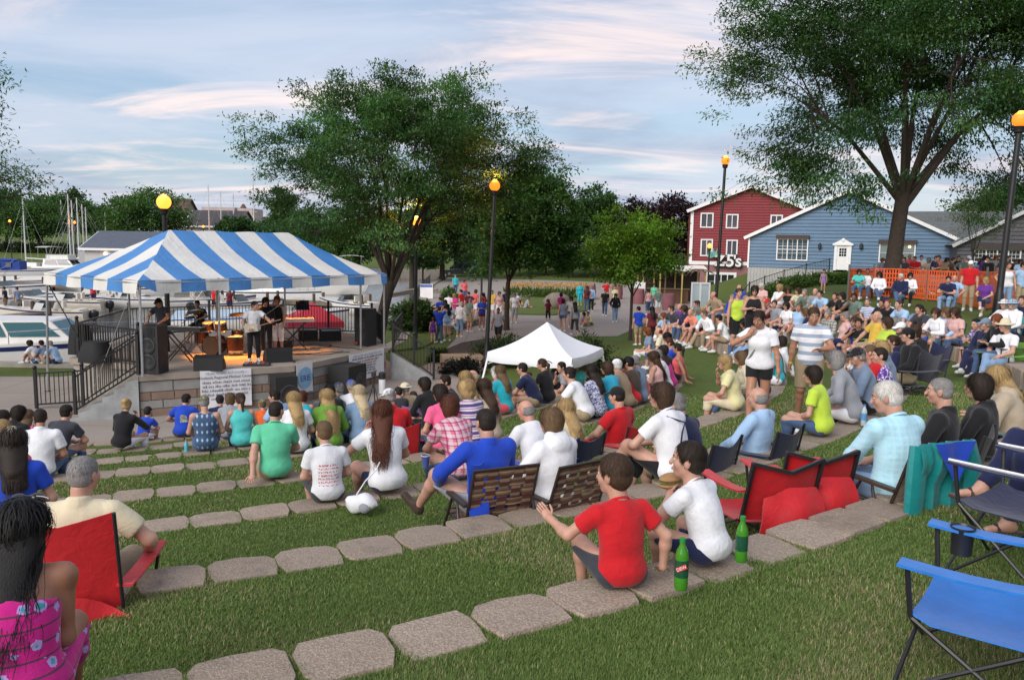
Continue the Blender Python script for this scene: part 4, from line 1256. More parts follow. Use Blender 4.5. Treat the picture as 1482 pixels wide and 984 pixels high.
def crown_mesh(name,tips,tdir,g,per,spread,Ln,Wd,mat_,droop=0.35,flat=0.45,tvar=0.35,tone=None):
 n=len(tips)
 C=np.repeat(tips,per,0)+g.normal(size=(n*per,3))*np.array([spread,spread,spread*flat])
 dd=np.repeat(tdir,per,0)*0.8+rnd_dirs(n*per,g)*0.9
 dd[:,2]-=droop
 dd/=np.linalg.norm(dd,axis=1,keepdims=True)
 U=rnd_dirs(n*per,g)*0.5+np.array([0,0,1.0])
 ct=(1+tvar*g.normal(size=(n,1)))if tone is None else tone
 t=np.clip(np.repeat(ct,per,0)*(1+0.18*g.normal(size=(n*per,1))),0.35,2.2)
 warm=np.repeat(g.normal(size=(n,1))*0.08,per,0)
 tint=np.concatenate([t*(1+warm),t,t*(1-warm),np.ones_like(t)],1)
 V,Q,T=leaves_np(C,dd,U,Ln*g.uniform(0.7,1.3,n*per),Wd*g.uniform(0.7,1.3,n*per),tint)
 me=mesh_np(name,V,Q,mat_,False)
 at=me.color_attributes.new('tint','FLOAT_COLOR','POINT');at.data.foreach_set('color',T.astype(np.float32).ravel())
 return me
def tree(label,loc,H,trunk_r,fork,cr,cz,cen=(0,0),limbs=8,tips=420,per=46,spread=0.34,Ln=0.15,Wd=0.05,mat_=None,seed=1,lean=(0,0),droop=0.35,flat=0.45,shell=0.45,group=None,name='tree',twig=True,lobes=0.0,bm=None,lobe_pts=None,clear=()):
 g=np.random.default_rng(seed);rr=random.Random(seed)
 t=thing(name,label,'tree',loc,0,group)
 zc,zr=(cz[0]+cz[1])/2,(cz[1]-cz[0])/2
 K=max(16,limbs*6)
 cl=[]
 for k in range(K):
  zf=1-(k+.5)/K*1.72;az_=k*2.39996+g.normal()*.25;rf=math.sqrt(max(0,1-zf*zf))
  v=np.array([rf*math.cos(az_),rf*math.sin(az_),zf])+g.normal(size=3)*.10
  rad=g.uniform(shell,1.0)**0.6
  cl.append(v*rad)
 cl=np.array(cl)
 R3=np.array([cr[0],cr[1],zr])
 CL=cl*R3*(0.90+lobes*g.normal(size=(K,1)))+np.array([cen[0],cen[1],zc])
 if lobe_pts is not None:CL=np.concatenate([CL,np.array(lobe_pts)])
 K=len(CL)
 tip=CL[g.integers(0,K,tips)]+g.normal(size=(tips,3))*R3*np.array([0.135,0.135,0.10])
 for(cx_,cy_,cr_)in clear:
  q=tip+np.array(loc)-CAM;mw_=np.array(cam.matrix_world.to_3x3());v_=q@mw_;X_=741+FPX*v_[:,0]/-v_[:,2];Y_=492-FPX*v_[:,1]/-v_[:,2]
  tip=tip[np.hypot(X_-cx_,Y_-cy_)>cr_]
 tips=len(tip)
 b=MB()
 fk=Vector((lean[0],lean[1],fork))
 tr=[Vector((0,0,-0.15)),Vector((lean[0]*.15,lean[1]*.15,fork*.3)),Vector((lean[0]*.5,lean[1]*.5,fork*.65)),fk]
 b.tube(tr,[trunk_r*1.35,trunk_r*1.0,trunk_r*0.9,trunk_r*0.86],10)
 tr_o=b.build('trunk',bm or bark,t,50)
 limb_end=[]
 order=np.argsort(np.arctan2(CL[:,1]-cen[1],CL[:,0]-cen[0])+g.normal(size=K)*.3)
 groups=np.array_split(order,limbs)
 lb=MB()
 tips_by=np.argmin(((tip[:,None,:]-CL[None])**2).sum(2),1)
 for gi_,grp in enumerate(groups):
  aim=Vector(CL[grp].mean(0))
  start=fk-Vector((0,0,fork*.18*rr.random()))
  mid=start.lerp(aim,.45)+Vector((rr.uniform(-.1,.1),rr.uniform(-.1,.1),.10*(aim-start).length))
  q=start.lerp(aim,.8)+Vector((0,0,.05*(aim-start).length))
  lr=trunk_r*rr.uniform(.32,.48)
  lb.tube([start,start.lerp(mid,.5)+Vector((0,0,.02)),mid,q],[lr,lr*.8,lr*.6,lr*.38],7)
  for c in grp:
   e=Vector(CL[c]);s_=mid.lerp(q,rr.random())
   m_=s_.lerp(e,.5)+Vector((rr.uniform(-.12,.12),rr.uniform(-.12,.12),rr.uniform(0,.2)))*(e-s_).length*.6
   lb.tube([s_,m_,e],[lr*.33,lr*.2,lr*.09],5)
   if twig:
    for ti in np.nonzero(tips_by==c)[0][:14]:
     k_=m_.lerp(e,rr.uniform(.3,1.0));lb.tube([k_,k_.lerp(Vector(tip[ti]),.55)+Vector((0,0,.05)),Vector(tip[ti])],[lr*.09,lr*.06,lr*.025],3,False)
 lb.build('branches',bm or bark,t,50)
 out=tip-np.array([cen[0],cen[1],zc-zr*.4]);out/=np.linalg.norm(out,axis=1,keepdims=True)
 tone=(1+0.20*g.normal(size=(K,1)))[tips_by]*(1+0.15*g.normal(size=(tips,1)))
 o=link('crown',crown_mesh('crown',tip,out,g,per,spread,Ln,Wd,mat_,droop,flat,tone=tone),t)
 return t
locust=leaf_mat('locust',(0.066,0.142,0.045))
locust2=leaf_mat('locust_dark',(0.058,0.130,0.044))
maple=leaf_mat('maple',(0.062,0.138,0.034))
bright=leaf_mat('bright',(0.145,0.255,0.030),0.45)
purple=leaf_mat('purple',(0.030,0.014,0.020),0.2)
farleaf=leaf_mat('far',(0.056,0.108,0.038))
farleaf2=leaf_mat('far_light',(0.074,0.142,0.040))
pale=leaf_mat('pale',(0.11,0.135,0.055),0.4)
shrubm=leaf_mat('shrub',(0.035,0.062,0.018))
P=at_y(546,470,30.8)
tree('large spreading locust tree rising behind the striped stage canopy',(P[0],30.8,0.0),11.6,.23,3.0,(4.45,3.9),(2.7,11.5),(0.8,.2),11,1150,88,.25,.145,.056,locust,11,(0.5,.1),.45,.42,.30,lobes=.05,lobe_pts=[(5.5,0,7.7),(5.8,.3,7.3),(5.1,.5,8.2),(-4.0,0,8.3),(-3.8,.4,6.0)],clear=[(603,320,30),(698,331,14)])
P=at_y(1287,440,34.0);zt_=ground(P[0],34.0)
tree('huge spreading locust tree in front of the blue house',(P[0],34.0,zt_),17,.33,4.4,(6.8,6.2),(4.3,16.0),(1.0,0),12,1750,96,.34,.165,.066,locust2,23,(.25,0),.45,.42,.28,lobes=.06,clear=[(1050,232,20)],lobe_pts=[(-6.2,0,9.6),(-6.5,.5,9.0),(-5.8,-.6,10.0),(-4.9,0,6.4),(-4.5,.6,5.6),(-3.9,0,4.9),(-3.2,.5,5.3),(-6.0,0,11.4),(4.6,0,4.9),(6.0,0,6.0),(-2.4,-.8,4.5),(7.5,-.4,7.5),(-5.2,.4,13.5),(6.4,.5,5.0)])
P=at_y(733,470,41.5)
tree('round dark maple standing on the plaza beside the tall lamp post',(P[0],41.5,0),8,.13,2.5,(2.75,2.6),(2.0,8.3),(.75,0),8,520,70,.26,.19,.12,maple,31,(.05,0),.25,.7,.25,lobes=.05)
P=at_y(913,468,37.5);zt_=ground(P[0],37.5)
tree('small bright green tree at the lower edge of the seated bank',(P[0],37.5,zt_),5.8,.075,2.3,(2.15,2.0),(2.2,5.9),(-.1,0),7,250,46,.27,.17,.095,bright,41,(.0,0),.2,.6,.25,lobes=.08)
P=at_y(1408,380,53);zt_=ground(P[0],53)
tree('thin airy young tree in front of the dark grey house',(P[0],53,zt_),5.5,.07,1.6,(1.9,1.8),(1.8,6.4),(0,0),7,120,26,.26,.13,.055,pale,43,(0,0),.3,.6,.3,lobes=.1)
bgt=[('purple leaved beech tree behind the red inn eave',968,96,.3,58,284,400,purple,51,.42),('second purple leaved tree left of the red inn beech',922,101,.3,40,287,390,purple,52,.42),('big dark green tree on the skyline left of the purple trees',865,118,.3,44,277,372,farleaf,53,.5),('mid green tree behind the small bright tree',838,122,.25,28,300,385,farleaf2,54,.45),('leafy tree filling the gap behind the large locust trunk',640,92,.3,62,292,392,farleaf,55,.4),('broad dark tree between the locust trunk and the amber lamp',596,88,.3,52,300,392,farleaf,56,.4),('green tree low behind the far end of the stage canopy',520,96,.3,50,312,392,farleaf2,57,.42),('dark bushy tree behind the ridge of the stage canopy',455,104,.3,56,300,400,farleaf,58,.45),('tall leafy tree behind the boat masts near the locust crown',410,112,.3,38,278,400,farleaf,59,.45),('shaggy dark tree left of the canopy ridge by the distant lamp',345,116,.3,30,311,370,farleaf,60,.42),('spreading locust by the boathouse roof with the bright lamp before it',212,126,.3,66,277,352,farleaf2,61,.46),('flat topped green tree with a clear trunk at the far car park',56,140,.25,58,296,350,farleaf2,62,.5),('dark tree at the far bank behind the car park',10,165,.3,44,280,350,farleaf,63,.6),('dark rounded tree behind the row of masts',104,210,.4,40,282,345,farleaf,64,.7),('distant dark tree at the edge of the harbour view',60,230,.4,48,286,340,farleaf,65,.8),('distant dark tree left of the spreading locust by the boathouse',148,200,.4,26,300,345,farleaf,66,.7),('tall green tree behind the round plaza maple',770,112,.3,44,296,392,farleaf,67,.46),('green tree on the rise right of the round plaza maple',806,128,.3,34,318,392,farleaf2,68,.48),('leafy tree in the middle of the wooded rise',690,106,.3,44,318,396,farleaf2,69,.44),('dark evergreen mass behind the patio bar',940,108,.3,26,318,400,farleaf,70,.44),('dense shrub on the rise left of the flower bed',752,100,.12,26,352,398,farleaf,101,.32),('dense shrub on the rise behind the flower bed',790,101,.12,30,358,400,farleaf2,102,.32),('dark shrub on the rise right of the flower bed',828,99,.12,28,360,402,farleaf,103,.32),('rounded shrub on the rise behind the small bright tree',868,101,.12,32,352,404,farleaf2,104,.32),('dark shrub on the rise beside the patio bar',905,98,.12,28,362,408,farleaf,105,.32),('leafy shrub at the foot of the purple trees',945,97,.12,26,358,408,farleaf2,106,.32),('broad dark shrub behind the dark off road car',690,108,.12,34,350,396,farleaf,107,.32),('low shrub behind the white minivan',612,110,.12,34,350,394,farleaf2,108,.32),('distant tree right of the red inn roof',1190,130,.3,40,296,360,farleaf,71,.5),('distant tree above the shingled wing',1440,110,.3,70,270,350,farleaf,72,.5),]
for lab,px,dep,trk,hw_,ty,by,mt,sd_,ls in bgt:
 P=at_y(px,by,dep);zt_=ground(P[0],dep)
 top=at_y(px,ty,dep)[2]-zt_;bot=max(0.8,at_y(px,by,dep)[2]-zt_)
 cw=hw_*dep/FPX
 tree(lab,(P[0],dep,zt_),top,trk,max(1.2,bot+.2*(top-bot)),(cw*.9,cw*.85),(bot,top),(0,0),7,300,40,cw*.10,ls,ls*.6,mt,sd_,(0,0),.2,.6,.25,group='trees of the background',twig=False,lobes=.07)
P=at_y(-128,300,24)
tree('near locust tree with only its hanging outer sprays in view',(P[0],24,0.0),11,.3,3.4,(2.15,2.3),(3.6,10.6),(0,0),8,330,40,.26,.15,.05,locust,77,(0,0),.6,.5,.45,lobes=.10,lobe_pts=[(2.9,0,6.1),(3.3,0,5.9),(3.55,.1,5.75),(2.5,0,5.6),(2.2,0,6.0),(2.25,0,9.4),(2.0,0,7.6),(2.1,0,8.2)])
# shrubs, flower bed, ornamental grass
def shrub(label,px,py,dep,w_px,h_px,mt,seed,ls=.12,tips=160,per=30,name='shrub',group='clipped shrubs and bushes'):
 P=drop_ray(px,py)if dep is None else np.array([at_y(px,py,dep)[0],dep,ground(at_y(px,py,dep)[0],dep)])
 d=P[1];rx=w_px*d/FPX/2;h=h_px*d/FPX
 g=np.random.default_rng(seed)
 t=thing(name,label,'shrub',P,0,group)
 v=rnd_dirs(tips,g);v[:,2]=np.abs(v[:,2]);v*=g.uniform(.55,1,(tips,1))*(1+.10*g.normal(size=(tips,1)))
 tip=v*np.array([rx,rx,h])
 link('foliage',crown_mesh('foliage',tip,v,g,per,rx*.12,ls,ls*.5,mt,.1,.8,.25),t)
 b=MB();rr=random.Random(seed)
 for k in range(7):b.tube([(rr.uniform(-.1,.1),rr.uniform(-.1,.1),-.05),(rr.uniform(-.5,.5)*rx,rr.uniform(-.5,.5)*rx,h*.6)],[.03,.012],4)
 b.build('stem',bark,t)
 return t
shrub('dark clipped shrub behind the tent leg in the planting bed',728,528,None,88,42,shrubm,81)
shrub('rounded dark bush at the foot of the grass bank right of the white tent',850,540,None,72,52,shrubm,82)
shrub('dark leafy plant spilling out of the tan planter box',668,524,27.6,60,22,leaf_mat('black',(.012,.014,.014),.2),83,.10,120,26)
shrub('small green bush at the end of the tan planter box',636,524,None,34,20,shrubm,84,.10,80)
shrub('tall clump of ornamental grass at the foot of the amber lamp',600,480,None,66,42,leaf_mat('grassy',(.055,.095,.03),.3),85,.30,200,26)
shrub('leafy green shrub on the plaza behind the crowd of onlookers',652,446,60,26,20,maple,86,.16,90)
shrub('green shrub beside the white minivan on the rise',602,404,88,22,14,maple,87,.2,80)
for k,(px,py,w_)in enumerate(((1120,428,60),(1165,420,70),(1205,408,60),(1232,408,40),(1145,440,60))):
 shrub(['weedy green growth on the bank beside the lower railing end','weedy green growth on the bank below the railing middle','weedy green growth on the bank under the white door','weedy green growth beside the first snow fence stake','weedy green growth behind the lilac dress'][k],px,py,44+k*1.1,w_,11,leaf_mat('weed',(.085,.14,.03),.35),90+k,.20,110,26,group='weeds on the grassy bank')
p=G0(795,431);g=np.random.default_rng(5)
t=thing('flower_bed','long bed of orange yellow daylilies on the plaza lawn island','flower bed',(p[0],p[1],.09))
n=620;bx,by=g.uniform(-3.6,3.6,n),g.uniform(-1.0,1.0,n)
C=np.stack([bx,by,np.zeros(n)],1);D=rnd_dirs(n,g)*.45+np.array([0,0,1.0]);D/=np.linalg.norm(D,axis=1,keepdims=True)
tt=np.clip(1+.25*g.normal(size=(n,1)),.5,1.6)
V,Q,T=leaves_np(C,D,rnd_dirs(n,g),g.uniform(.5,1.0,n),g.uniform(.08,.16,n),np.concatenate([tt,tt,tt,tt*0+1],1))
me=mesh_np('foliage',V,Q,leaf_mat('weed',(.085,.14,.03),.35),False);me.color_attributes.new('tint','FLOAT_COLOR','POINT').data.foreach_set('color',T.astype(np.float32).ravel());link('foliage',me,t)
n=900;C=np.stack([g.uniform(-3.6,3.6,n),g.uniform(-1.0,1.0,n),g.uniform(.75,1.15,n)],1);D=rnd_dirs(n,g)
V,Q,T=leaves_np(C,D,rnd_dirs(n,g),g.uniform(.08,.16,n),g.uniform(.08,.14,n),np.ones((n,4)))
me=mesh_np('blossom',V,Q,leaf_mat('daylily',(.62,.33,.05),.3),False);me.color_attributes.new('tint','FLOAT_COLOR','POINT').data.foreach_set('color',T.astype(np.float32).ravel());tag(link('blossom',me,t),kind='stuff')
p=G0(806,448);b=MB();b.ell((0,0,.45),(.95,.7,.62),14,9)
rr=random.Random(4);b.v=[(x*(1+rr.uniform(-.07,.07)),y*(1+rr.uniform(-.07,.07)),z*(1+rr.uniform(-.07,.07)))for x,y,z in b.v]
tag(b.build('boulder',M('boulder',(.20,.165,.135),.95,.3,2,.8,14,dist=.05),None,60,(p[0],p[1],.05)),'rounded tan boulder in front of the yellow flower bed','boulder')
P=at_y(50,372,136);g=np.random.default_rng(17)
t=thing('hedge','long low dark hedge between the boats and the far car park','hedge',(P[0],136,ground(P[0],136)))
tip=np.stack([g.uniform(-11,13,420),g.uniform(-.6,.6,420),g.uniform(.1,1.5,420)],1)
link('foliage',crown_mesh('foliage',tip,rnd_dirs(420,g),g,26,.28,.34,.2,shrubm,.1,.8,.25),t)
# people: distance-field bodies meshed by surface nets
def V3(*a):return np.array(a,float)
def nrm(v):return v/max(np.linalg.norm(v),1e-9)
def rotm(axis,deg):
 return np.array(Matrix.Rotation(R(deg),3,axis))
class Field:
 def __init__(s,vox):s.vox=vox;s.groups=[];s.lo=V3(9,9,9);s.hi=V3(-9,-9,-9)
 def group(s,prims,cuts=(),k=0.03):s.groups.append((prims,cuts,k))
 def run(s):
  for prims,_,_ in s.groups:
   for p in prims:
    if p[0]=='c':r=max(p[3],p[4])+.03;l,h=np.minimum(p[1],p[2])-r,np.maximum(p[1],p[2])+r
    else:r=max(p[2])+.03;l,h=p[1]-r,p[1]+r
    s.lo=np.minimum(s.lo,l);s.hi=np.maximum(s.hi,h)
  ax=[np.arange(s.lo[i]-s.vox,s.hi[i]+2*s.vox,s.vox)for i in range(3)]
  sh=tuple(len(a)for a in ax)
  F=np.full(sh,0.5,np.float32)
  for prims,cuts,k in s.groups:
   G=np.full(sh,0.5,np.float32)
   glo,ghi=np.array(sh),np.zeros(3,int)
   for p in prims:
    if p[0]=='c':r=max(p[3],p[4])+k+.02;l,h=np.minimum(p[1],p[2])-r,np.maximum(p[1],p[2])+r
    else:r=max(p[2])+k+.02;l,h=p[1]-r,p[1]+r
    i0=[int(np.searchsorted(ax[i],l[i]))for i in range(3)];i1=[int(np.searchsorted(ax[i],h[i]))+1 for i in range(3)]
    sl=tuple(slice(a,b)for a,b in zip(i0,i1))
    glo=np.minimum(glo,i0);ghi=np.maximum(ghi,i1)
    X,Y,Z=ax[0][sl[0]][:,None,None],ax[1][sl[1]][None,:,None],ax[2][sl[2]][None,None,:]
    if p[0]=='c':
     a,b=p[1],p[2];ab=b-a;L2=max(float(ab@ab),1e-9)
     tu=((X-a[0])*ab[0]+(Y-a[1])*ab[1]+(Z-a[2])*ab[2])/L2
     t=np.clip(tu,0,1)
     d=np.sqrt((X-a[0]-ab[0]*t)**2+(Y-a[1]-ab[1]*t)**2+(Z-a[2]-ab[2]*t)**2)-(p[3]+(p[4]-p[3])*t)
     if len(p)>5 and p[5]:d=np.maximum(d,(tu-1)*math.sqrt(L2))
    else:
     c,rad,Rm=p[1],p[2],p[3]
     x,y,z=X-c[0],Y-c[1],Z-c[2]
     if Rm is not None:
      x,y,z=x*Rm[0,0]+y*Rm[1,0]+z*Rm[2,0],x*Rm[0,1]+y*Rm[1,1]+z*Rm[2,1],x*Rm[0,2]+y*Rm[1,2]+z*Rm[2,2]
     k0=np.sqrt((x/rad[0])**2+(y/rad[1])**2+(z/rad[2])**2)
     k1=np.sqrt((x/rad[0]**2)**2+(y/rad[1]**2)**2+(z/rad[2]**2)**2)+1e-6
     d=k0*(k0-1)/k1
    g=G[sl];h_=np.clip(0.5+0.5*(g-d)/k,0,1)
    G[sl]=g*(1-h_)+d*h_-k*h_*(1-h_)
   sl=tuple(slice(max(0,a),b)for a,b in zip(glo,ghi))
   Gs=G[sl]
   X,Y,Z=ax[0][sl[0]][:,None,None],ax[1][sl[1]][None,:,None],ax[2][sl[2]][None,None,:]
   for(q,n)in cuts:Gs=np.maximum(Gs,(X-q[0])*n[0]+(Y-q[1])*n[1]+(Z-q[2])*n[2])
   f=F[sl];h_=np.clip(0.5+0.5*(f-Gs)/.012,0,1)
   F[sl]=f*(1-h_)+Gs*h_-.012*h_*(1-h_)
  return nets(F,ax)
def nets(F,ax):
 I=F<0
 n=np.array(F.shape)
 c=np.zeros(tuple(n-1),np.uint8)
 for dx in(0,1):
  for dy in(0,1):
   for dz in(0,1):c+=I[dx:n[0]-1+dx,dy:n[1]-1+dy,dz:n[2]-1+dz]
 act=(c>0)&(c<8)
 idx=np.full(act.shape,-1,np.int32)
 ii=np.argwhere(act);idx[act]=np.arange(len(ii))
 P=np.zeros((len(ii),3));W=np.zeros(len(ii))
 off=[(0,0,0),(1,0,0),(0,1,0),(1,1,0),(0,0,1),(1,0,1),(0,1,1),(1,1,1)]
 vals=[F[ii[:,0]+o[0],ii[:,1]+o[1],ii[:,2]+o[2]]for o in off]
 for a,b in((0,1),(2,3),(4,5),(6,7),(0,2),(1,3),(4,6),(5,7),(0,4),(1,5),(2,6),(3,7)):
  va,vb=vals[a],vals[b];m=(va<0)!=(vb<0)
  t=np.where(m,va/np.where(m,va-vb,1),0)
  for k in range(3):P[:,k]+=m*(off[a][k]+t*(off[b][k]-off[a][k]))
  W+=m
 P/=np.maximum(W,1)[:,None]
 vox=ax[0][1]-ax[0][0]
 Vx=np.stack([ax[k][0]+(ii[:,k]+P[:,k])*vox for k in range(3)],1)
 Q=[]
 for axis in range(3):
  u,v=(axis+1)%3,(axis+2)%3
  s0=[slice(None)]*3;s1=[slice(None)]*3
  s0[axis]=slice(0,n[axis]-1);s1[axis]=slice(1,n[axis])
  for k in(u,v):s0[k]=slice(1,n[k]-1);s1[k]=slice(1,n[k]-1)
  A,B=I[tuple(s0)],I[tuple(s1)]
  e=np.argwhere(A!=B)
  if not len(e):continue
  fl=A[e[:,0],e[:,1],e[:,2]]
  base=e.copy();base[:,u]+=1;base[:,v]+=1
  def cell(du,dv):
   q=base.copy();q[:,u]+=du;q[:,v]+=dv
   return idx[q[:,0],q[:,1],q[:,2]]
  q=np.stack([cell(-1,-1),cell(0,-1),cell(0,0),cell(-1,0)],1)
  q[~fl]=q[~fl][:,::-1]
  Q.append(q)
 return Vx,np.concatenate(Q)
def vnormals(V,Q):
 n=np.cross(V[Q[:,2]]-V[Q[:,0]],V[Q[:,3]]-V[Q[:,1]])
 o=np.zeros_like(V)
 for k in range(4):
  for j in range(3):o[:,j]+=np.bincount(Q[:,k],n[:,j],len(V))
 return o/np.maximum(np.linalg.norm(o,axis=1,keepdims=True),1e-9)
def folds(V,Q,amp,seed,freq=1.0):
 N_=vnormals(V,Q);g=np.random.default_rng(seed)
 h=np.zeros(len(V))
 for k in range(7):
  d=g.normal(size=3)*np.array([1,1,.75]);d/=np.linalg.norm(d);f=g.uniform(14,46)*freq
  w=d*f;ph=g.uniform(0,6.28)
  d2=g.normal(size=3);d2/=np.linalg.norm(d2)
  h+=np.sin(V@w+ph+1.6*np.sin(V@d2*11))*np.clip(.5+.9*np.sin(V@d2*6+ph),0,1)*(20/f)
 return V+N_*(amp*(np.maximum(h,-.55)+.45))[:,None]
def ellv(c,rad,Rm=None,n=10,m=7):
 b=MB();b.ell((0,0,0),rad,n,m);v=np.array(b.v)
 if Rm is not None:v=v@Rm.T
 return v+c,b.f
def head_mesh_np(fem,vox=.0082):
 f=Field(vox);E=lambda c,r:('e',V3(*c),r,None)
 j=.92 if fem else 1.0
 f.group([E((0,-.010,.030),(.075,.096,.086)),E((0,.028,-.040),(.058*j,.062,.078)),E((0,.058,-.090),(.030*j,.028,.026)),E((0,.066,.032),(.050,.024,.016)),E((.040,.055,-.022),(.024,.026,.028)),E((-.040,.055,-.022),(.024,.026,.028)),('c',V3(0,-.018,-.05),V3(0,-.034,-.165),.054*j,.056*j)],k=.022)
 f.group([('c',V3(0,.088,.018),V3(0,.110,-.026),.009,.0145),E((0,.089,-.060),(.025,.011,.011))],k=.008)
 for s in(-1,1):f.group([E((s*.076,-.008,-.008),(.010,.022,.034)),E((s*.081,-.016,.002),(.008,.014,.026))],k=.006)
 return f.run()
HEADS={}
def hands_np(J,side,b):
 w,d,n=J['W'+side],J['hd'+side],J['hn'+side]
 lat=nrm(np.cross(d,n))*(1 if side=='R' else-1)
 n=nrm(np.cross(lat,d))*(1 if side=='R' else-1)
 if n@J['hn'+side]<0:n=-n
 Rm=np.stack([lat,d,n],1)
 b.append(ellv(w+d*.045,(.041,.056,.018),Rm,10,7))
 curl=J['curl'+side]
 thumb=-lat if side=='R' else lat
 thumb=J.get('th'+side,thumb)
 s_th=1 if thumb@lat>0 else-1
 for i,(o,l,r)in enumerate(((.029,.070,.0088),(.010,.079,.0092),(-.010,.073,.0088),(-.028,.058,.0078))):
  p=w+d*.088+lat*o*s_th;pts=[p-d*.02]
  ang=R(8)
  for s_ in(.42,.33,.25):
   dd=d*math.cos(ang)+n*math.sin(ang);pts.append(pts[-1]+dd*(l*s_+(.02 if len(pts)==1 else 0)));ang+=R(curl)
  m=MB();m.tube(pts,[r,r,r*.92,r*.72],6);b.append((np.array(m.v),m.f))
 p=w+d*.028+lat*.028*s_th
 t1=nrm(lat*s_th*.75+d*.7+n*.25);t2=nrm(lat*s_th*.25+d*.85+n*(.25+curl/120))
 m=MB();m.tube([p-t1*.01,p+t1*.035,p+t1*.035+t2*.032,p+t1*.035+t2*.054],[.0125,.0105,.0098,.007],6);b.append((np.array(m.v),m.f))
def ik(a,t,l1,l2,hint):
 d=t-a;D=np.linalg.norm(d)
 if D>(l1+l2)*.995:t=a+d/D*(l1+l2)*.995;d=t-a;D=np.linalg.norm(d)
 D=max(D,abs(l1-l2)+.01)
 x=(D*D+l1*l1-l2*l2)/(2*D);h=math.sqrt(max(l1*l1-x*x,0))
 u=d/max(np.linalg.norm(d),1e-9);hv=hint-u*(hint@u);hv=nrm(hv)
 return a+u*x+hv*h,t
class Proto:
 def __init__(s,pose,sex='M',fat=1.0,vox=.0145,hs=1.0,seed=0):
  s.sex,s.fat,s.vox,s.hs,s.seed,s.pose=sex,fat,vox,hs,seed,pose
  s.cache={}
  s.J=s.skeleton(pose)
 def skeleton(s,p):
  J={}
  fem=s.sex=='F'
  sit=p.get('sit',True)
  P=V3(*p.get('pelvis',(0,0,.105)if sit else(0,0,.925)))
  roll=p.get('side',0.0);tw=p.get('twist',0.0)
  Rp=rotm('Y',roll)@rotm('X',-p.get('lean',5))
  Rc=rotm('Z',tw)@rotm('Y',roll*1.5)@rotm('X',-(p.get('lean',5)+p.get('bend',8)))
  u1,u2=Rp@V3(0,0,1),Rc@V3(0,0,1)
  W=P+u1*.15;C=W+nrm(u1+u2)*.16;Nk=C+u2*.185
  J.update(P=P,Wst=W,C=C,N=Nk,Rp=Rp,Rc=Rc,u2=u2)
  hy,hp,hr=p.get('head',(0,5,0))
  Rh=rotm('Z',tw*.5+hy)@rotm('X',-hp)@rotm('Y',hr)
  nd=nrm(u2+V3(0,0,.8)+Rh@V3(0,.25,.3))
  top=Nk+nd*.062
  s.hs=s.hs*(.95 if s.hs==1.0 else 1.0);J['HD']=top+Rh@V3(0,.030,.116*s.hs);J['Rh']=Rh;J['NT']=top
  sw=(.158 if fem else.180)*(1+.25*(s.fat-1))
  for sd,sg in(('R',1),('L',-1)):
   sh=Nk-u2*.045+Rc@V3(sg*sw,0,0)+V3(0,0,p.get('shrug',0))
   J['S'+sd]=sh
   h=p['hand'+sd]
   tgt=V3(*h[0])
   hint=V3(*(h[1]if len(h)>1 else(sg*.7,-.6,-.5)))
   el,wr=ik(sh,tgt,.285,.245,hint)
   J['E'+sd],J['W'+sd]=el,wr
   fd=nrm(wr-el)
   J['hd'+sd]=nrm(V3(*h[2]))if len(h)>2 and h[2]else fd
   hn=V3(*h[3])if len(h)>3 and h[3]else(V3(-sg,.1,0)if abs(fd[2])>.72 else V3(0,0,-1))
   J['hn'+sd]=nrm(hn-J['hd'+sd]*(hn@J['hd'+sd]))
   J['curl'+sd]=h[4]if len(h)>4 else 22
   hip=P+Rp@V3(sg*.088,0,-.01);J['H'+sd]=hip
   f=p['foot'+sd];ft=V3(*f[0])
   kh=V3(*(f[1]if len(f)>1 else(sg*.15,.6,1.0)))
   kn,an=ik(hip,ft,.425,.41,kh)
   J['K'+sd],J['A'+sd]=kn,an
   td=V3(*f[2])if len(f)>2 else V3(sg*.15,1,-.05)
   J['T'+sd]=nrm(td)
  s.headM=Matrix.Translation(J['HD'])@Matrix(Rh.tolist()).to_4x4()@Matrix.Scale(s.hs,4)
  s.top=J['HD']+Rh@V3(0,-.01,.122*s.hs)
  return J
 def torso(s,inf,hem=0.0):
  J,f,fem=s.J,s.fat,s.sex=='F'
  Rp,Rc=J['Rp'],J['Rc']
  i=inf
  w1,w2,w3=(.168,.136,.148)if fem else(.160,.148,.166)
  pr=[('e',J['P']+Rp@V3(0,-.005,.01),(w1*f+i+hem,.118*f+i+hem,.115+i),Rp),('e',J['Wst']+Rp@V3(0,.012*f+.03*(f-1),.01),(w2*f+i,.108*f*(1+.25*(f-1))+i,.135+i),Rp),('e',J['C']+Rc@V3(0,0,.015),(w3*(.5+.5*f)+i,.112*(.5+.5*f)+i,.165+i),Rc)]
  for sd in 'RL':
   pr.append(('c',J['N']+(J['S'+sd]-J['N'])*.15-J['u2']*.03,J['S'+sd]-J['u2']*.012,.058+i,.054+i*.8))
  if fem:
   for sg in(-1,1):pr.append(('e',J['C']+Rc@V3(sg*.062,.085,.01),(.062+i*.5,.058+i*.5,.062+i*.5),Rc))
  return pr
 def arm(s,sd,inf,t=1.0,end=True):
  J=s.J;q=(.86 if s.sex=='F' else 1.0)*(.6+.4*s.fat)
  a,e,w=J['S'+sd],J['E'+sd],J['W'+sd]
  if t<=1.0:
   b=a+(e-a)*t;return[('c',a-J['u2']*.01,b,.054*q+inf,(.054+(.043-.054)*t)*q+inf*1.25,end)]
  m=e+(w-e)*.28
  pr=[('c',a,e,.054*q+inf,.041*q+inf),('c',e,m,.041*q+inf,.042*q+inf)]
  tt=t-1;b=e+(w-e)*tt
  pr.append(('c',m,b,.042*q+inf,(.042+(.028-.042)*(tt-.28)/.72)*q+inf*.9,end))
  return pr
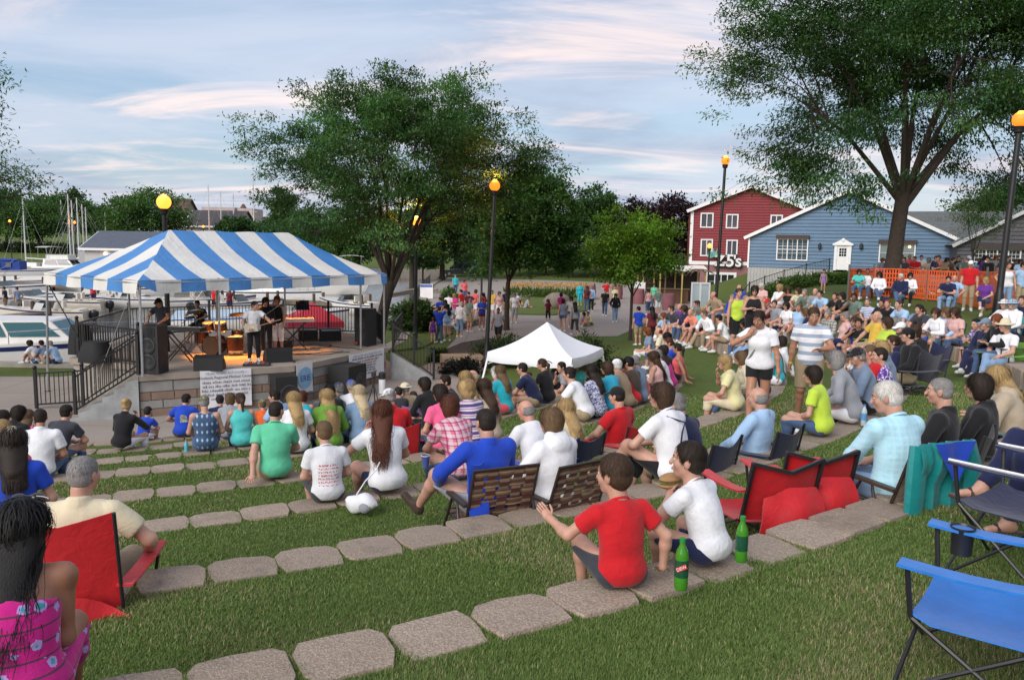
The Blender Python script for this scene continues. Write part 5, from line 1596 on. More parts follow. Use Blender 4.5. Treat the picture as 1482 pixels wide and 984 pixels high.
 def leg(s,sd,inf,t=2.0,end=True):
  J=s.J;q=.5+.5*s.fat
  h,k,a=J['H'+sd],J['K'+sd],J['A'+sd]
  if t<=1.0:
   b=h+(k-h)*t;return[('c',h,b,.090*q+inf,(.090+(.058-.090)*t)*q+inf*1.3,end)]
  back=nrm(np.cross(nrm(a-k),V3(1,0,0)));back=back if back[1]<0 else-back
  m=k+(a-k)*.3+back*.016
  pr=[('c',h,k,.090*q+inf,.057*q+inf),('c',k,m,.055*q+inf,.054*q+inf)]
  tt=t-1;b=k+(a-k)*max(tt,.32)
  pr.append(('c',m,b,.054*q+inf,(.054+(.036-.054)*(max(tt,.32)-.3)/.7)*q+inf,end))
  return pr
 def body(s):
  if 'body' in s.cache:return s.cache['body']
  J=s.J;f=Field(s.vox)
  pr=s.torso(0.0)
  pr.append(('c',J['N']-J['u2']*.03,J['NT']+J['Rh']@V3(0,-.012,.03),.056 if s.sex=='M' else.049,.052 if s.sex=='M' else.046))
  for sd in 'RL':
   pr+=s.arm(sd,0,2.0,False)+[('c',J['W'+sd],J['W'+sd]+J['hd'+sd]*.035,.027,.024)]
   pr+=s.leg(sd,0,2.0,False)
   a,t=J['A'+sd],J['T'+sd];up=nrm(V3(0,0,1)-t*t[2])
   pr+=[('c',a-up*.02,a-up*.045-t*.03,.036,.034),('c',a-up*.04,a-up*.055+t*.13,.035,.024)]
  f.group(pr,k=.03)
  V,Q=f.run()
  isl=[]
  fem=s.sex=='F'
  if fem not in HEADS:HEADS[fem]=head_mesh_np(fem)
  hv,hq=HEADS[fem]
  isl_h=(hv*s.hs)@J['Rh'].T+J['HD']
  hands=[]
  for sd in 'RL':hands_np(J,sd,hands)
  eyes=[]
  for sg in(-1,1):
   for c,rad,mi in(((sg*.031,.0775,.010),(.0125,.0108,.0072),1),((sg*.031,.0832,.010),(.0058,.0056,.0058),2),((sg*.032,.085,.034),(.019,.007,.0042),2)):
    v,fc=ellv(V3(*c),rad);eyes.append(((v*s.hs)@J['Rh'].T+J['HD'],fc,mi))
  v,fc=ellv(V3(0,.0985,-.061),(.021,.0055,.0075));eyes.append(((v*s.hs)@J['Rh'].T+J['HD'],fc,3))
  verts=[V,isl_h];faces=[tuple(q)for q in Q.tolist()]+[tuple(q)for q in(hq+len(V)).tolist()]
  mi=[0]*len(faces);n=len(V)+len(isl_h)
  for v,fc in hands:
   verts.append(v);faces+=[tuple(i+n for i in f_)for f_ in fc];mi+=[0]*len(fc);n+=len(v)
  for v,fc,m_ in eyes:
   verts.append(v);faces+=[tuple(i+n for i in f_)for f_ in fc];mi+=[m_]*len(fc);n+=len(v)
  me=bpy.data.meshes.new('person')
  me.from_pydata(np.concatenate(verts).tolist(),[],faces)
  for m_ in(skin('fair'),EYE_W,EYE_D,LIP):me.materials.append(m_)
  me.polygons.foreach_set('material_index',mi);me.polygons.foreach_set('use_smooth',[True]*len(faces));me.update()
  s.cache['body']=me
  return me
 def garment(s,kind):
  if kind in s.cache:return s.cache[kind]
  J=s.J;f=Field(s.vox);sit=s.pose.get('sit',True)
  u2=J['u2'];amp=.0034
  if kind in('tee','long','tank','polo','hoodie','elbow','strapless'):
   inf={'tank':.011,'hoodie':.026,'strapless':.011}.get(kind,.017)
   pr=s.torso(inf,.016 if kind!='strapless' else.02)
   if kind in('tank','strapless'):
    pr=pr[:3]+pr[5:]
    if kind=='tank':
     for sd in 'RL':pr.append(('c',J['N']+(J['S'+sd]-J['N'])*.50-u2*.02,J['C']+J['Rc']@V3((.085 if sd=='R' else-.085),0,.03),.056,.09))
   cuts=[]
   neck_drop={'tank':-.005,'strapless':-.15}.get(kind,.030)
   fwd=J['Rc']@V3(0,1,0)
   n_=nrm(u2+fwd*(.42 if s.sex=='F' else.28))
   if kind=='strapless':n_=u2
   cuts.append((J['N']+u2*neck_drop,n_))
   if s.pose.get('hem',True):
    if sit:cuts.append((J['P']-J['Rp']@V3(0,0,.088),-(J['Rp']@V3(0,0,1))))
    else:cuts.append((J['P']-J['Rp']@V3(0,0,.055),-(J['Rp']@V3(0,0,1))))
   f.group(pr,cuts,.075)
   sl={'tee':.60,'polo':.66,'long':1.97,'hoodie':1.95,'elbow':1.05}.get(kind)
   if sl:
    for sd in 'RL':f.group(s.arm(sd,inf*(.95 if sl>1 else 1.15),sl),k=.02)
   if kind in('polo','long'):
    f.group([('c',J['N']+J['Rc']@V3(0,-.03,.015),J['N']+J['Rc']@V3(0,-.028,.055),.070,.062,True)],k=.01)
   if kind=='hoodie':
    f.group([('e',J['N']+J['Rc']@V3(0,-.085,-.025),(.115,.055,.085),J['Rc']),('c',J['N']+J['Rc']@V3(-.06,-.03,.045),J['N']+J['Rc']@V3(.06,-.03,.045),.055,.055)],k=.03)
   amp=.0032
  else:
   inf={'pants':.012,'jeans':.011,'shorts':.022,'capri':.012,'short':.012}[kind]
   pr=[('e',J['P']+J['Rp']@V3(0,-.005,.01),((.168 if s.sex=='F' else.160)*s.fat+.006,.118*s.fat+.006,.120),J['Rp'])]
   t={'pants':1.97,'jeans':1.96,'shorts':.92,'capri':1.45,'short':.45}[kind]
   for sd in 'RL':pr+=s.leg(sd,inf,t,True)
   f.group(pr,[(J['Wst']+J['Rp']@V3(0,0,-.055),J['Rp']@V3(0,0,1))],.02)
   amp=.003
  V,Q=f.run()
  if s.vox<.012:amp*=.62
  V=folds(V,Q,amp,s.seed*31+len(kind)*7+3)
  me=mesh_np(kind,V,Q,MATS['cloth_white'],True)
  s.cache[kind]=me
  return me
EYE_W,EYE_D,LIP=M('eye_white',(.62,.60,.57),.3,.02),M('eye_dark',(.02,.014,.01),.25,.1),M('lip',(.38,.13,.11),.5,.08)
cloth('white',(.74,.75,.78))
STRAND=dict(short=(900,.05,.0036,.0),crop=(900,.020,.0026,0.),thin=(420,.035,.003,0.),bob=(800,.17,.005,.0),long=(700,.44,.006,.0),longer=(800,.56,.006,0.),pony=(600,.07,.004,0.),bun=(600,.07,.004,0.),curly=(900,.16,.007,.022))
def strands(style,n,L_,wd,curl):
 g=np.random.default_rng(len(style)*7+n)
 c0,rad=V3(0,-.018,.038),V3(.088,.105,.094)
 if style=='curly':rad=rad*1.22
 if style in('bob','long','longer'):rad=rad*1.05
 if style=='thin':c0,rad=V3(0,-.03,.0),V3(.087,.091,.073)
 if style=='crop':rad=V3(.082,.101,.088)
 d=rnd_dirs_(n*3,g);p=c0+d*rad
 if style=='thin':ok=(p[:,1]<.005-.3*(p[:,2]))&(p[:,2]<.052)&(p[:,2]>-.06)
 else:ok=((p[:,1]-.056)*.86-(p[:,2]-.058)*.42<0)&(p[:,2]>(-.02 if L_>.1 else-.055))
 p=p[ok][:n];n=len(p)
 steps=5 if L_<.1 else(8 if L_<.3 else 12)
 st=L_/steps*g.uniform(.75,1.15,n)[:,None]
 wh=V3(0,-.045,.14);pts=[p]
 ph=g.uniform(0,6.28,n)
 for k in range(steps):
  q=pts[-1]
  nn=(q-c0)/rad**2;nn/=np.linalg.norm(nn,axis=1,keepdims=True)
  v=q-wh;v=v+np.array([0,-.03,-.10])*(1 if L_>.1 else.35)
  v=v-nn*(v*nn).sum(1,keepdims=True);v/=np.maximum(np.linalg.norm(v,axis=1,keepdims=True),1e-6)
  fall=np.clip((-.03-q[:,2:3])/.05,0,1)if L_>.1 else np.zeros((n,1))
  gd=np.stack([-.12*q[:,0],np.where(q[:,2]<-.08,-.22,-.05)*np.ones(n),-np.ones(n)],1)
  v=v*(1-fall)+gd*fall+g.normal(size=(n,3))*.16
  v/=np.linalg.norm(v,axis=1,keepdims=True)
  q=q+v*st
  if curl:q=q+np.stack([np.sin(ph+k*1.9),np.cos(ph*1.3+k*2.1),np.sin(ph*2+k*1.4)],1)*curl*.45
  e=np.sqrt((((q-c0)/rad)**2).sum(1,keepdims=True));low=q[:,2:3]<-.075
  q=np.where((e<1.015)&~low,c0+(q-c0)/np.maximum(e,.2)*1.015,q)
  if L_>.3:q[:,1]=np.where(q[:,2]<-.09,np.minimum(q[:,1],-.105-.52*np.clip(-.10-q[:,2],0,.22)+.02*np.sin(q[:,0]*60+ph)),q[:,1])
  pts.append(q)
 P=np.stack(pts,1)
 T=np.gradient(P,axis=1);nn=P-c0;nn[:,:,2]*=.4
 sd=np.cross(T,nn);sd/=np.maximum(np.linalg.norm(sd,axis=2,keepdims=True),1e-9)
 wv=wd*np.linspace(1.0,.35,steps+1)[None,:,None]*g.uniform(.6,1.3,(n,1,1))
 A,B=P-sd*wv*.5,P+sd*wv*.5
 V=np.stack([A,B],2).reshape(-1,3)
 i0=(np.arange(n)*(steps+1)*2)[:,None]+np.arange(steps)[None]*2
 Q=np.stack([i0,i0+1,i0+3,i0+2],-1).reshape(-1,4)
 return V,Q
def rnd_dirs_(n,g):
 v=g.normal(size=(n,3));return v/np.linalg.norm(v,axis=1,keepdims=True)
HAIRM={}
def hair_mesh(style):
 if style in HAIRM:return HAIRM[style]
 vox=.0095
 f=Field(vox);E=lambda c,r,Rm=None:('e',V3(*c),r,Rm)
 cap=[E((0,-.016,.040),(.085,.102,.090))]
 face=(V3(0,.062,.058),nrm(V3(0,.86,-.42)))
 amp,fr=.0035,2.2
 if style=='short':f.group(cap+[E((0,-.045,-.01),(.080,.072,.075))],[face,(V3(0,-.06,-.078),nrm(V3(0,.25,-1)))],.02)
 elif style=='crop':f.group([E((0,-.015,.036),(.0805,.0995,.0865)),E((0,-.045,-.01),(.076,.066,.07))],[(V3(0,.066,.064),nrm(V3(0,.86,-.42))),(V3(0,-.06,-.072),nrm(V3(0,.25,-1)))],.02);amp=.0015
 elif style=='thin':f.group([E((0,-.03,.0),(.0845,.088,.070)),E((0,-.05,-.02),(.078,.066,.06))],[(V3(0,-.005,.03),nrm(V3(0,.95,.25))),(V3(0,-.06,-.08),nrm(V3(0,.25,-1)))],.02);amp=.002
 elif style=='bob':
  f.group(cap+[E((0,-.036,-.035),(.097,.082,.105)),E((0,-.05,.01),(.094,.085,.10))],[(V3(0,.052,.05),nrm(V3(0,.9,-.22))),(V3(0,0,-.125),V3(0,0,-1))],.03);amp=.004
 elif style in('long','longer'):
  L_=.30 if style=='long' else.42
  f.group(cap+[E((0,-.042,-.03),(.096,.080,.11)),('c',V3(0,-.055,-.06),V3(0,-.150,-.06-L_*.6),.085,.080),('c',V3(.035,-.07,-.10),V3(.050,-.185,-.05-L_),.066,.048),('c',V3(-.035,-.07,-.10),V3(-.045,-.185,-.07-L_),.066,.048)],[(V3(0,.050,.05),nrm(V3(0,.9,-.25)))],.04);amp=.005
 elif style=='pony':
  f.group([E((0,-.016,.038),(.083,.100,.088)),E((0,-.045,-.01),(.078,.070,.072))],[face,(V3(0,-.06,-.075),nrm(V3(0,.25,-1)))],.02)
  f.group([('c',V3(0,-.105,.035),V3(0,-.150,-.02),.026,.036),('c',V3(0,-.150,-.02),V3(0,-.135,-.20),.036,.014)],k=.02)
 elif style=='bun':
  f.group([E((0,-.016,.038),(.083,.100,.088)),E((0,-.045,-.01),(.078,.070,.072))],[face,(V3(0,-.06,-.075),nrm(V3(0,.25,-1)))],.02)
  f.group([E((0,-.085,.085),(.058,.055,.052)),E((.03,-.075,.105),(.03,.03,.03)),E((-.03,-.09,.10),(.03,.03,.028))],k=.015);amp=.006
 elif style=='curly':
  f.group(cap+[E((0,-.035,.0),(.118,.105,.120)),E((0,-.05,-.06),(.112,.085,.085)),E((.05,-.02,.06),(.07,.08,.07)),E((-.05,-.03,.06),(.07,.08,.07))],[(V3(0,.055,.05),nrm(V3(0,.9,-.25)))],.03);amp,fr=.011,2.6
 elif style=='cap':
  f.group([E((0,-.012,.045),(.090,.106,.092))],[(V3(0,0,.030),nrm(V3(0,-.12,-1)))],.01)
  f.group([E((0,.115,.038),(.072,.085,.012),rotm('X',-14))],[],.01);amp=0
 elif style=='bucket':
  f.group([E((0,-.012,.055),(.096,.108,.080))],[(V3(0,0,.035),V3(0,0,-1))],.01)
  f.group([E((0,-.01,.036),(.150,.165,.016))],[],.012);amp=.001
 elif style=='cowboy':
  f.group([E((0,-.012,.065),(.088,.104,.085)),E((0,-.01,.12),(.050,.085,.045))],[(V3(0,0,.035),V3(0,0,-1))],.02)
  f.group([E((0,-.01,.040),(.175,.185,.013)),E((.15,-.01,.058),(.03,.12,.018)),E((-.15,-.01,.058),(.03,.12,.018))],[],.03);amp=.001
 V,Q=f.run()
 if amp:V=folds(V,Q,amp,len(style)*13+5,fr)
 if style in STRAND:
  v2,q2=strands(style,*STRAND[style]);Q=np.concatenate([Q,q2+len(V)]);V=np.concatenate([V,v2])
 me=mesh_np('hair' if style not in('cap','bucket','cowboy')else 'hat',V,Q,hairm('brown'),True)
 HAIRM[style]=me
 return me
SHOEM={}
def shoe_mesh(kind):
 if kind in SHOEM:return SHOEM[kind]
 f=Field(.009)
 if kind=='sneaker':
  f.group([('c',V3(0,-.03,-.035),V3(0,.02,-.005),.043,.044),('c',V3(0,-.02,-.045),V3(0,.15,-.056),.044,.036)],[(V3(0,0,-.082),V3(0,0,-1)),(V3(0,0,.025),V3(0,0,1))],.03)
  mats=cloth('shoe_white',(.62,.62,.62),.6)
 else:
  f.group([('c',V3(0,-.055,-.078),V3(0,.16,-.078),.040,.042)],[(V3(0,0,-.088),V3(0,0,-1)),(V3(0,0,-.068),V3(0,0,1))],.02)
  f.group([('c',V3(-.045,.06,-.070),V3(0,.075,-.020),.012,.012),('c',V3(0,.075,-.020),V3(.045,.06,-.070),.012,.012)],k=.01)
  mats=cloth('shoe_brown',(.05,.03,.02),.6)
 V,Q=f.run()
 SHOEM[kind]=mesh_np('shoe' if kind=='sneaker' else 'sandal',V,Q,mats,True)
 return SHOEM[kind]
def setmat(o,m,slot=0):
 o.material_slots[slot].link='OBJECT';o.material_slots[slot].material=m
def child(name,me,parent,m,mat4=None):
 o=bpy.data.objects.new(name,me);COL.objects.link(o);o.parent=parent
 if mat4 is not None:o.matrix_local=mat4
 if m is not None:setmat(o,m)
 return o
NAMES_G={'tee':'shirt','polo':'polo_shirt','long':'long_sleeved_shirt','tank':'tank_top','hoodie':'hooded_jacket','elbow':'shirt','strapless':'strapless_dress','pants':'trousers','jeans':'jeans','shorts':'shorts','capri':'cropped_trousers','short':'short_shorts'}
def person(pr,loc,yaw,scale,label,group,sk,top,bottom,hair,shoes=('sneaker',None),hat=None,mirror=False,wide=1.0):
 o=bpy.data.objects.new('person',pr.body());COL.objects.link(o)
 o.location=loc;o.rotation_euler=(0,0,yaw);o.scale=((-1 if mirror else 1)*scale*wide,scale*wide,scale)
 tag(o,label,'person',group)
 setmat(o,skin(sk),0)
 if hair and hair[0]in('brown',):pass
 if top:child(NAMES_G[top[0]],pr.garment(top[0]),o,top[1])
 if bottom:child(NAMES_G[bottom[0]],pr.garment(bottom[0]),o,bottom[1])
 if hair:child('hair',hair_mesh(hair[0]),o,hairm(hair[1]),pr.headM)
 if hat:child('hat',hair_mesh(hat[0]),o,hat[1],pr.headM)
 if shoes:
  for sd in 'RL':
   a,t=pr.J['A'+sd],pr.J['T'+sd];z=nrm(V3(0,0,1)-t*t[2])if abs(t[2])<.95 else V3(0,-1,0);x=np.cross(t,z)
   m4=Matrix([[x[0],t[0],z[0],a[0]],[x[1],t[1],z[1],a[1]],[x[2],t[2],z[2],a[2]],[0,0,0,1]])
   child('shoe' if shoes[0]=='sneaker' else 'sandal',shoe_mesh(shoes[0]),o,shoes[1],m4)
 return o
GZ_=-.25
POSES={'st0':dict(lean=20,bend=16,head=(0,2,0),handR=((.07,.46,.20),(1,-.2,-.3)),handL=((-.05,.47,.19),(-1,-.2,-.3)),footR=((.13,.40,GZ_),),footL=((-.13,.43,GZ_),)),'st1':dict(lean=6,bend=10,head=(12,6,0),handR=((.09,.26,.19),(1,-.6,-.3)),handL=((-.08,.27,.18),(-1,-.6,-.3)),footR=((.12,.46,GZ_),),footL=((-.12,.42,GZ_),)),'st2':dict(lean=-14,bend=12,head=(-14,4,0),handR=((.30,-.27,.03),(.4,-1,.3),(.3,-.9,-.1),(0,0,-1),6),handL=((-.27,-.29,.03),(-.4,-1,.3),(-.3,-.9,-.1),(0,0,-1),6),footR=((.14,.62,GZ_),),footL=((-.12,.55,GZ_),)),'st3':dict(lean=14,bend=14,head=(-22,4,2),handR=((.16,.34,.24),(1,-.3,-.5)),handL=((-.17,.32,.24),(-1,-.3,-.5)),footR=((.13,.62,GZ_),),footL=((-.12,.34,GZ_),)),'st4':dict(lean=10,bend=12,head=(24,8,0),twist=10,handR=((.08,.30,.50),(1,-.3,-.6),(-.3,.2,.7),(0,-1,0),40),handL=((-.10,.30,.20),(-1,-.3,-.3)),footR=((.10,.44,GZ_),),footL=((-.15,.42,GZ_),)),'st5':dict(lean=2,bend=14,head=(-40,4,0),twist=-12,handR=((.12,.30,.20),(1,-.5,-.3)),handL=((-.30,-.16,.03),(-1,-.6,.3),(-.3,-.8,-.2),(0,0,-1),6),footR=((.16,.45,GZ_),),footL=((-.06,.50,GZ_),)),'gr0':dict(lean=-18,bend=14,head=(6,4,0),handR=((.28,-.30,.04),(.4,-1,.3),(.3,-.9,-.1),(0,0,-1),6),handL=((-.28,-.28,.04),(-.4,-1,.3),(-.3,-.9,-.1),(0,0,-1),6),footR=((.10,.78,-.02),(.1,.2,1),(.1,.5,.85)),footL=((-.10,.74,.0),(-.1,.2,1),(-.1,.5,.85))),'gr1':dict(lean=16,bend=16,head=(-8,2,0),handR=((.06,.40,.26),(1,-.3,-.2)),handL=((-.07,.40,.24),(-1,-.3,-.2)),footR=((.10,.42,.08),(.2,.4,1)),footL=((-.10,.46,.08),(-.2,.4,1))),'gr2':dict(lean=8,bend=14,head=(16,8,0),handR=((.16,.28,.16),(1,-.4,-.2)),handL=((-.14,.30,.15),(-1,-.4,-.2)),footR=((-.10,.34,.06),(1,.35,.25),(-1,.3,0)),footL=((.10,.42,.06),(-1,.35,.25),(1,.3,0))),'ch0':dict(lean=-10,bend=10,head=(8,4,0),handR=((.27,.24,.22),(1,-.6,-.3)),handL=((-.27,.24,.22),(-1,-.6,-.3)),footR=((.12,.50,-.32),),footL=((-.12,.46,-.32),)),'ch1':dict(lean=-8,bend=12,head=(-16,4,0),handR=((.10,.26,.20),(1,-.6,-.3)),handL=((-.10,.27,.20),(-1,-.6,-.3)),footR=((-.10,.66,-.10),(.2,.3,1),(-.25,1,.1)),footL=((-.08,.48,-.32),)),'ch2':dict(lean=6,bend=16,head=(20,12,0),handR=((.06,.34,.30),(1,-.4,-.4),(-.2,.8,.4)),handL=((-.06,.34,.28),(-1,-.4,-.4),(.2,.8,.4)),footR=((.12,.46,-.32),),footL=((-.12,.40,-.32),)),'sd0':dict(sit=False,lean=1,bend=3,head=(0,4,0),handR=((.25,.04,.80),(.6,-1,0)),handL=((-.25,.05,.80),(-.6,-1,0)),footR=((.11,.02,.08),(0,1,0)),footL=((-.11,0,.08),(0,1,0))),'sd1':dict(sit=False,lean=1,bend=5,head=(25,4,0),side=2,handR=((.24,.02,1.0),(1,-.8,.2),(-.6,.4,-.2)),handL=((-.25,.08,.82),(-.6,-1,0)),footR=((.14,.06,.08),(0,1,0)),footL=((-.10,0,.08),(0,1,0))),'sd2':dict(sit=False,lean=2,bend=8,head=(-6,14,0),handR=((.09,.26,1.16),(.8,-.6,-.6)),handL=((-.08,.25,1.13),(-.8,-.6,-.6)),footR=((.11,.03,.08),(0,1,0)),footL=((-.11,-.02,.08),(0,1,0))),'sd3':dict(sit=False,lean=-2,bend=2,head=(0,0,0),handR=((.09,.26,1.62),(1,.2,-.2),(-.3,.2,.8)),handL=((-.09,.26,1.61),(-1,.2,-.2),(.3,.2,.8)),footR=((.12,0,.08),(0,1,0)),footL=((-.12,0,.08),(0,1,0))),'wk0':dict(sit=False,pelvis=(0,0,.91),lean=3,bend=4,head=(0,6,0),handR=((.24,.20,.86),(.5,-1,0)),handL=((-.25,-.16,.84),(-.5,-1,0)),footR=((.09,-.30,.13),(0,1,0),(0,1,-.35)),footL=((-.09,.28,.08),(0,1,0))),'wk1':dict(sit=False,pelvis=(0,0,.915),lean=2,bend=6,head=(-8,8,0),handR=((.22,.10,.95),(.6,-1,0)),handL=((-.24,.14,.90),(-.5,-1,0)),footR=((.09,.20,.08),(0,1,0)),footL=((-.09,-.22,.11),(0,1,0),(0,1,-.25))),}
PROTO={}
def proto(pose,sex='M',fat=1.0,hs=1.0,vox=.0145):
 k=(pose,sex,fat,hs,vox)
 if k not in PROTO:PROTO[k]=Proto(POSES[pose],sex,fat,vox,hs,len(PROTO))
 return PROTO[k]
FOCUS=np.array([-7.5,23.5])
def face_yaw(x,y,off=0.0,to=None):
 t=FOCUS if to is None else np.array(to)
 d=t-np.array([x,y]);return math.atan2(-d[0],d[1])+R(off)
USED=[]
def seat_on_row(px,py,pr,s,off=0.0,rows=None,dep=None):
 best=None
 for k in range(8):
  rk=ROWR[k]
  for sg in(-1,1):
   tx=px
   for _ in range(4):
    r_=ray(tx,py);u=np.array([r_[0],r_[1]]);u=u/np.linalg.norm(u)
    c=np.array([CX,CY]);bq=u@c;disc=bq*bq-(c@c-rk*rk)
    tq_=bq+sg*math.sqrt(max(disc,0.0))
    p=u*tq_;d_=p-c;p=c+d_/np.linalg.norm(d_)*rk
    zt=ground(*(c+(p-c)*(1+.28/rk)))+.04
    yaw=face_yaw(p[0],p[1],off)
    H=np.array([p[0]+s*(pr.top[0]*math.cos(yaw)-pr.top[1]*math.sin(yaw)),p[1]+s*(pr.top[0]*math.sin(yaw)+pr.top[1]*math.cos(yaw)),zt+pr.top[2]*s])
    X,Y=to_px(H);tx+=px-X
   if p[1]<1:continue
   e=((Y-py)/14)**2+((X-px)/14)**2
   if dep:e+=(math.log(p[1]/dep)/.085)**2
   if rows is not None:e+=((k-rows[0])/.42)**2
   a_=math.degrees(math.atan2(p[1]-CY,p[0]-CX))
   if not(row_rng[k][0]-.5<a_<row_rng[k][1]+1):e+=400
   if zt<.3+.2*k:e+=60
   q_=[abs(t_-(k,a_)[1])*rk*.01745 for(kk,t_)in USED if kk==k]
   if q_ and min(q_)<.5:e+=30*(.5-min(q_))/.5
   if best is None or e<best[0]:best=(e,p,zt,k,yaw)
 e,p,zt,k,yaw=best
 USED.append((k,math.degrees(math.atan2(p[1]-CY,p[0]-CX))))
 return np.array([p[0],p[1],zt]),yaw,k
def on_ground(px,py,pr,s,off=0.0,lift=0.0,to=None,yaw=None,dep=None):
 h=(pr.top[2])*s+lift
 P=drop_ray(px,py,h,dep=dep)
 yw=face_yaw(P[0],P[1],off,to)if yaw is None else yaw
 Q=P[:2]-s*np.array([pr.top[0]*math.cos(yw)-pr.top[1]*math.sin(yw),pr.top[0]*math.sin(yw)+pr.top[1]*math.cos(yw)])
 return np.array([Q[0],Q[1],ground(Q[0],Q[1])+lift]),yw
def chair_spot(px,py,pr,s,off,e,want=.36):
 best=None
 for dep in np.arange(e*.72,e*1.3,.1):
  P=at_y(px,py,dep)
  yw=face_yaw(P[0],P[1],off)
  Q=P[:2]-s*np.array([pr.top[0]*math.cos(yw)-pr.top[1]*math.sin(yw),pr.top[0]*math.sin(yw)+pr.top[1]*math.cos(yw)])
  zg=float(HT(Q[0:1],Q[1:2])[0]);lift=P[2]-pr.top[2]*s-zg
  c=max(.16,min(.46,lift))
  cost=((lift-want)/.12)**2+(math.log(dep/e)/.10)**2+((lift-c)/.05)**2
  if best is None or cost<best[0]:best=(cost,Q[0],Q[1],zg,c,yw)
 return np.array([best[1],best[2],best[3]+best[4]]),best[5],best[4]
def seat_px(px,py,off,k=7,dep=4.0):
 rk=ROWR[k];a=-65.0
 for _ in range(4):
  zt=ground(CX+(rk+.28)*math.cos(R(a)),CY+(rk+.28)*math.sin(R(a)))+.04
  P=at_z(px,py,zt);a=math.degrees(math.atan2(P[1]-CY,P[0]-CX))
 return np.array([CX+rk*math.cos(R(a)),CY+rk*math.sin(R(a)),zt]),face_yaw(P[0],P[1],off)
 # colours of the clothes
CC=dict(royal=(.012,.055,.44),navy=(.012,.017,.060),red=(.50,.010,.016),white=(.64,.65,.68),cream=(.64,.57,.40),mint=(.11,.52,.31),green=(.14,.31,.04),teal=(.08,.50,.48),cyan=(.03,.38,.55),lightblue=(.33,.50,.72),aqua=(.38,.66,.76),black=(.011,.011,.013),charcoal=(.038,.040,.052),grey=(.27,.28,.31),greyblue=(.17,.23,.33),pink=(.80,.12,.27),coral=(.66,.10,.12),salmon=(.72,.22,.15),orange=(.72,.12,.02),yellow=(.64,.42,.06),paleyellow=(.66,.62,.34),brown=(.060,.040,.030),tan=(.30,.22,.14),purple=(.12,.03,.24),maroon=(.12,.012,.025),khaki=(.33,.26,.16),denim=(.060,.105,.20),lightdenim=(.20,.31,.47),lilac=(.36,.23,.52),lime=(.48,.66,.06),turquoise=(.02,.40,.48),greygreen=(.13,.19,.16),palepink=(.62,.38,.36),magenta=(.55,.03,.22),beige=(.45,.37,.27))
WORDS=dict(royal='royal blue',lightblue='light blue',greyblue='grey blue',paleyellow='pale yellow',lightdenim='pale denim',greygreen='grey green',palepink='pale pink',denim='blue denim',aqua='pale aqua')
PATS=dict(stripes=('white and grey striped',(.74,.75,.78),'stripe',(.30,.36,.46),None,.72),tiedstripe=('purple and white striped',(.62,.60,.68),'stripe',(.10,.06,.22),(.45,.12,.25),1.0),plaidpink=('pink plaid',(.62,.16,.26),'plaid',(.66,.60,.62),(.25,.02,.10),1.0),plaidaqua=('pale aqua checked',(.36,.63,.74),'plaid',(.46,.70,.80),None,1.6),diamonds=('navy diamond patterned',(.045,.085,.17),'diamond',(.30,.46,.58),None,1.0),zebra=('blue zebra print',(.05,.07,.22),'zebra',(.60,.60,.70),None,1.0),flowers=('magenta flowered',(.50,.012,.20),'flower',(.40,.30,.62),(.05,.30,.34),1.0),plaidgrey=('grey plaid',(.40,.40,.36),'plaid',(.08,.08,.07),None,.9),camo=('camouflage',(.16,.15,.08),'print',(.05,.05,.03),(.28,.25,.17),1.0),splash=('navy and white print',(.03,.05,.16),'print',(.55,.58,.66),None,.6),purpleprint=('purple and white print',(.12,.04,.32),'print',(.7,.68,.75),None,.8),jersey=('royal blue lettered',(.012,.055,.44),'jersey',(.75,.77,.8),None,1),picture=('royal blue picture print',(.012,.055,.44),'picture',(.45,.48,.42),(.16,.17,.15),1),printed=('white red printed',(.64,.65,.68),'backprint',(.45,.12,.14),None,1),whitestripe=('blue and white striped',(.62,.66,.74),'stripe',(.12,.2,.45),None,1.4))
def cl(k):
 if k in PATS:
  d,c,p,c2,c3,kk=PATS[k];return cloth(k,c,.85,p,c2,c3,kk)
 return cloth(k,CC[k])
def cword(k):return PATS[k][0]if k in PATS else WORDS.get(k,k)
TOPW=dict(tee='tee',polo='polo shirt',long='long sleeved top',tank='tank top',hoodie='hooded jacket',elbow='shirt',strapless='strapless dress')
BOTW=dict(pants='trousers',jeans='jeans',shorts='shorts',capri='cropped trousers',short='short shorts')
HATW=dict(cap='cap',bucket='brimmed hat',cowboy='cowboy hat')
HAIRW=dict(pony='ponytail',bun='hair bun',bob='bobbed hair',long='long hair',longer='very long hair',curly='curly hair',thin='thinning hair',crop='cropped hair',short='short hair')
RECS=[]
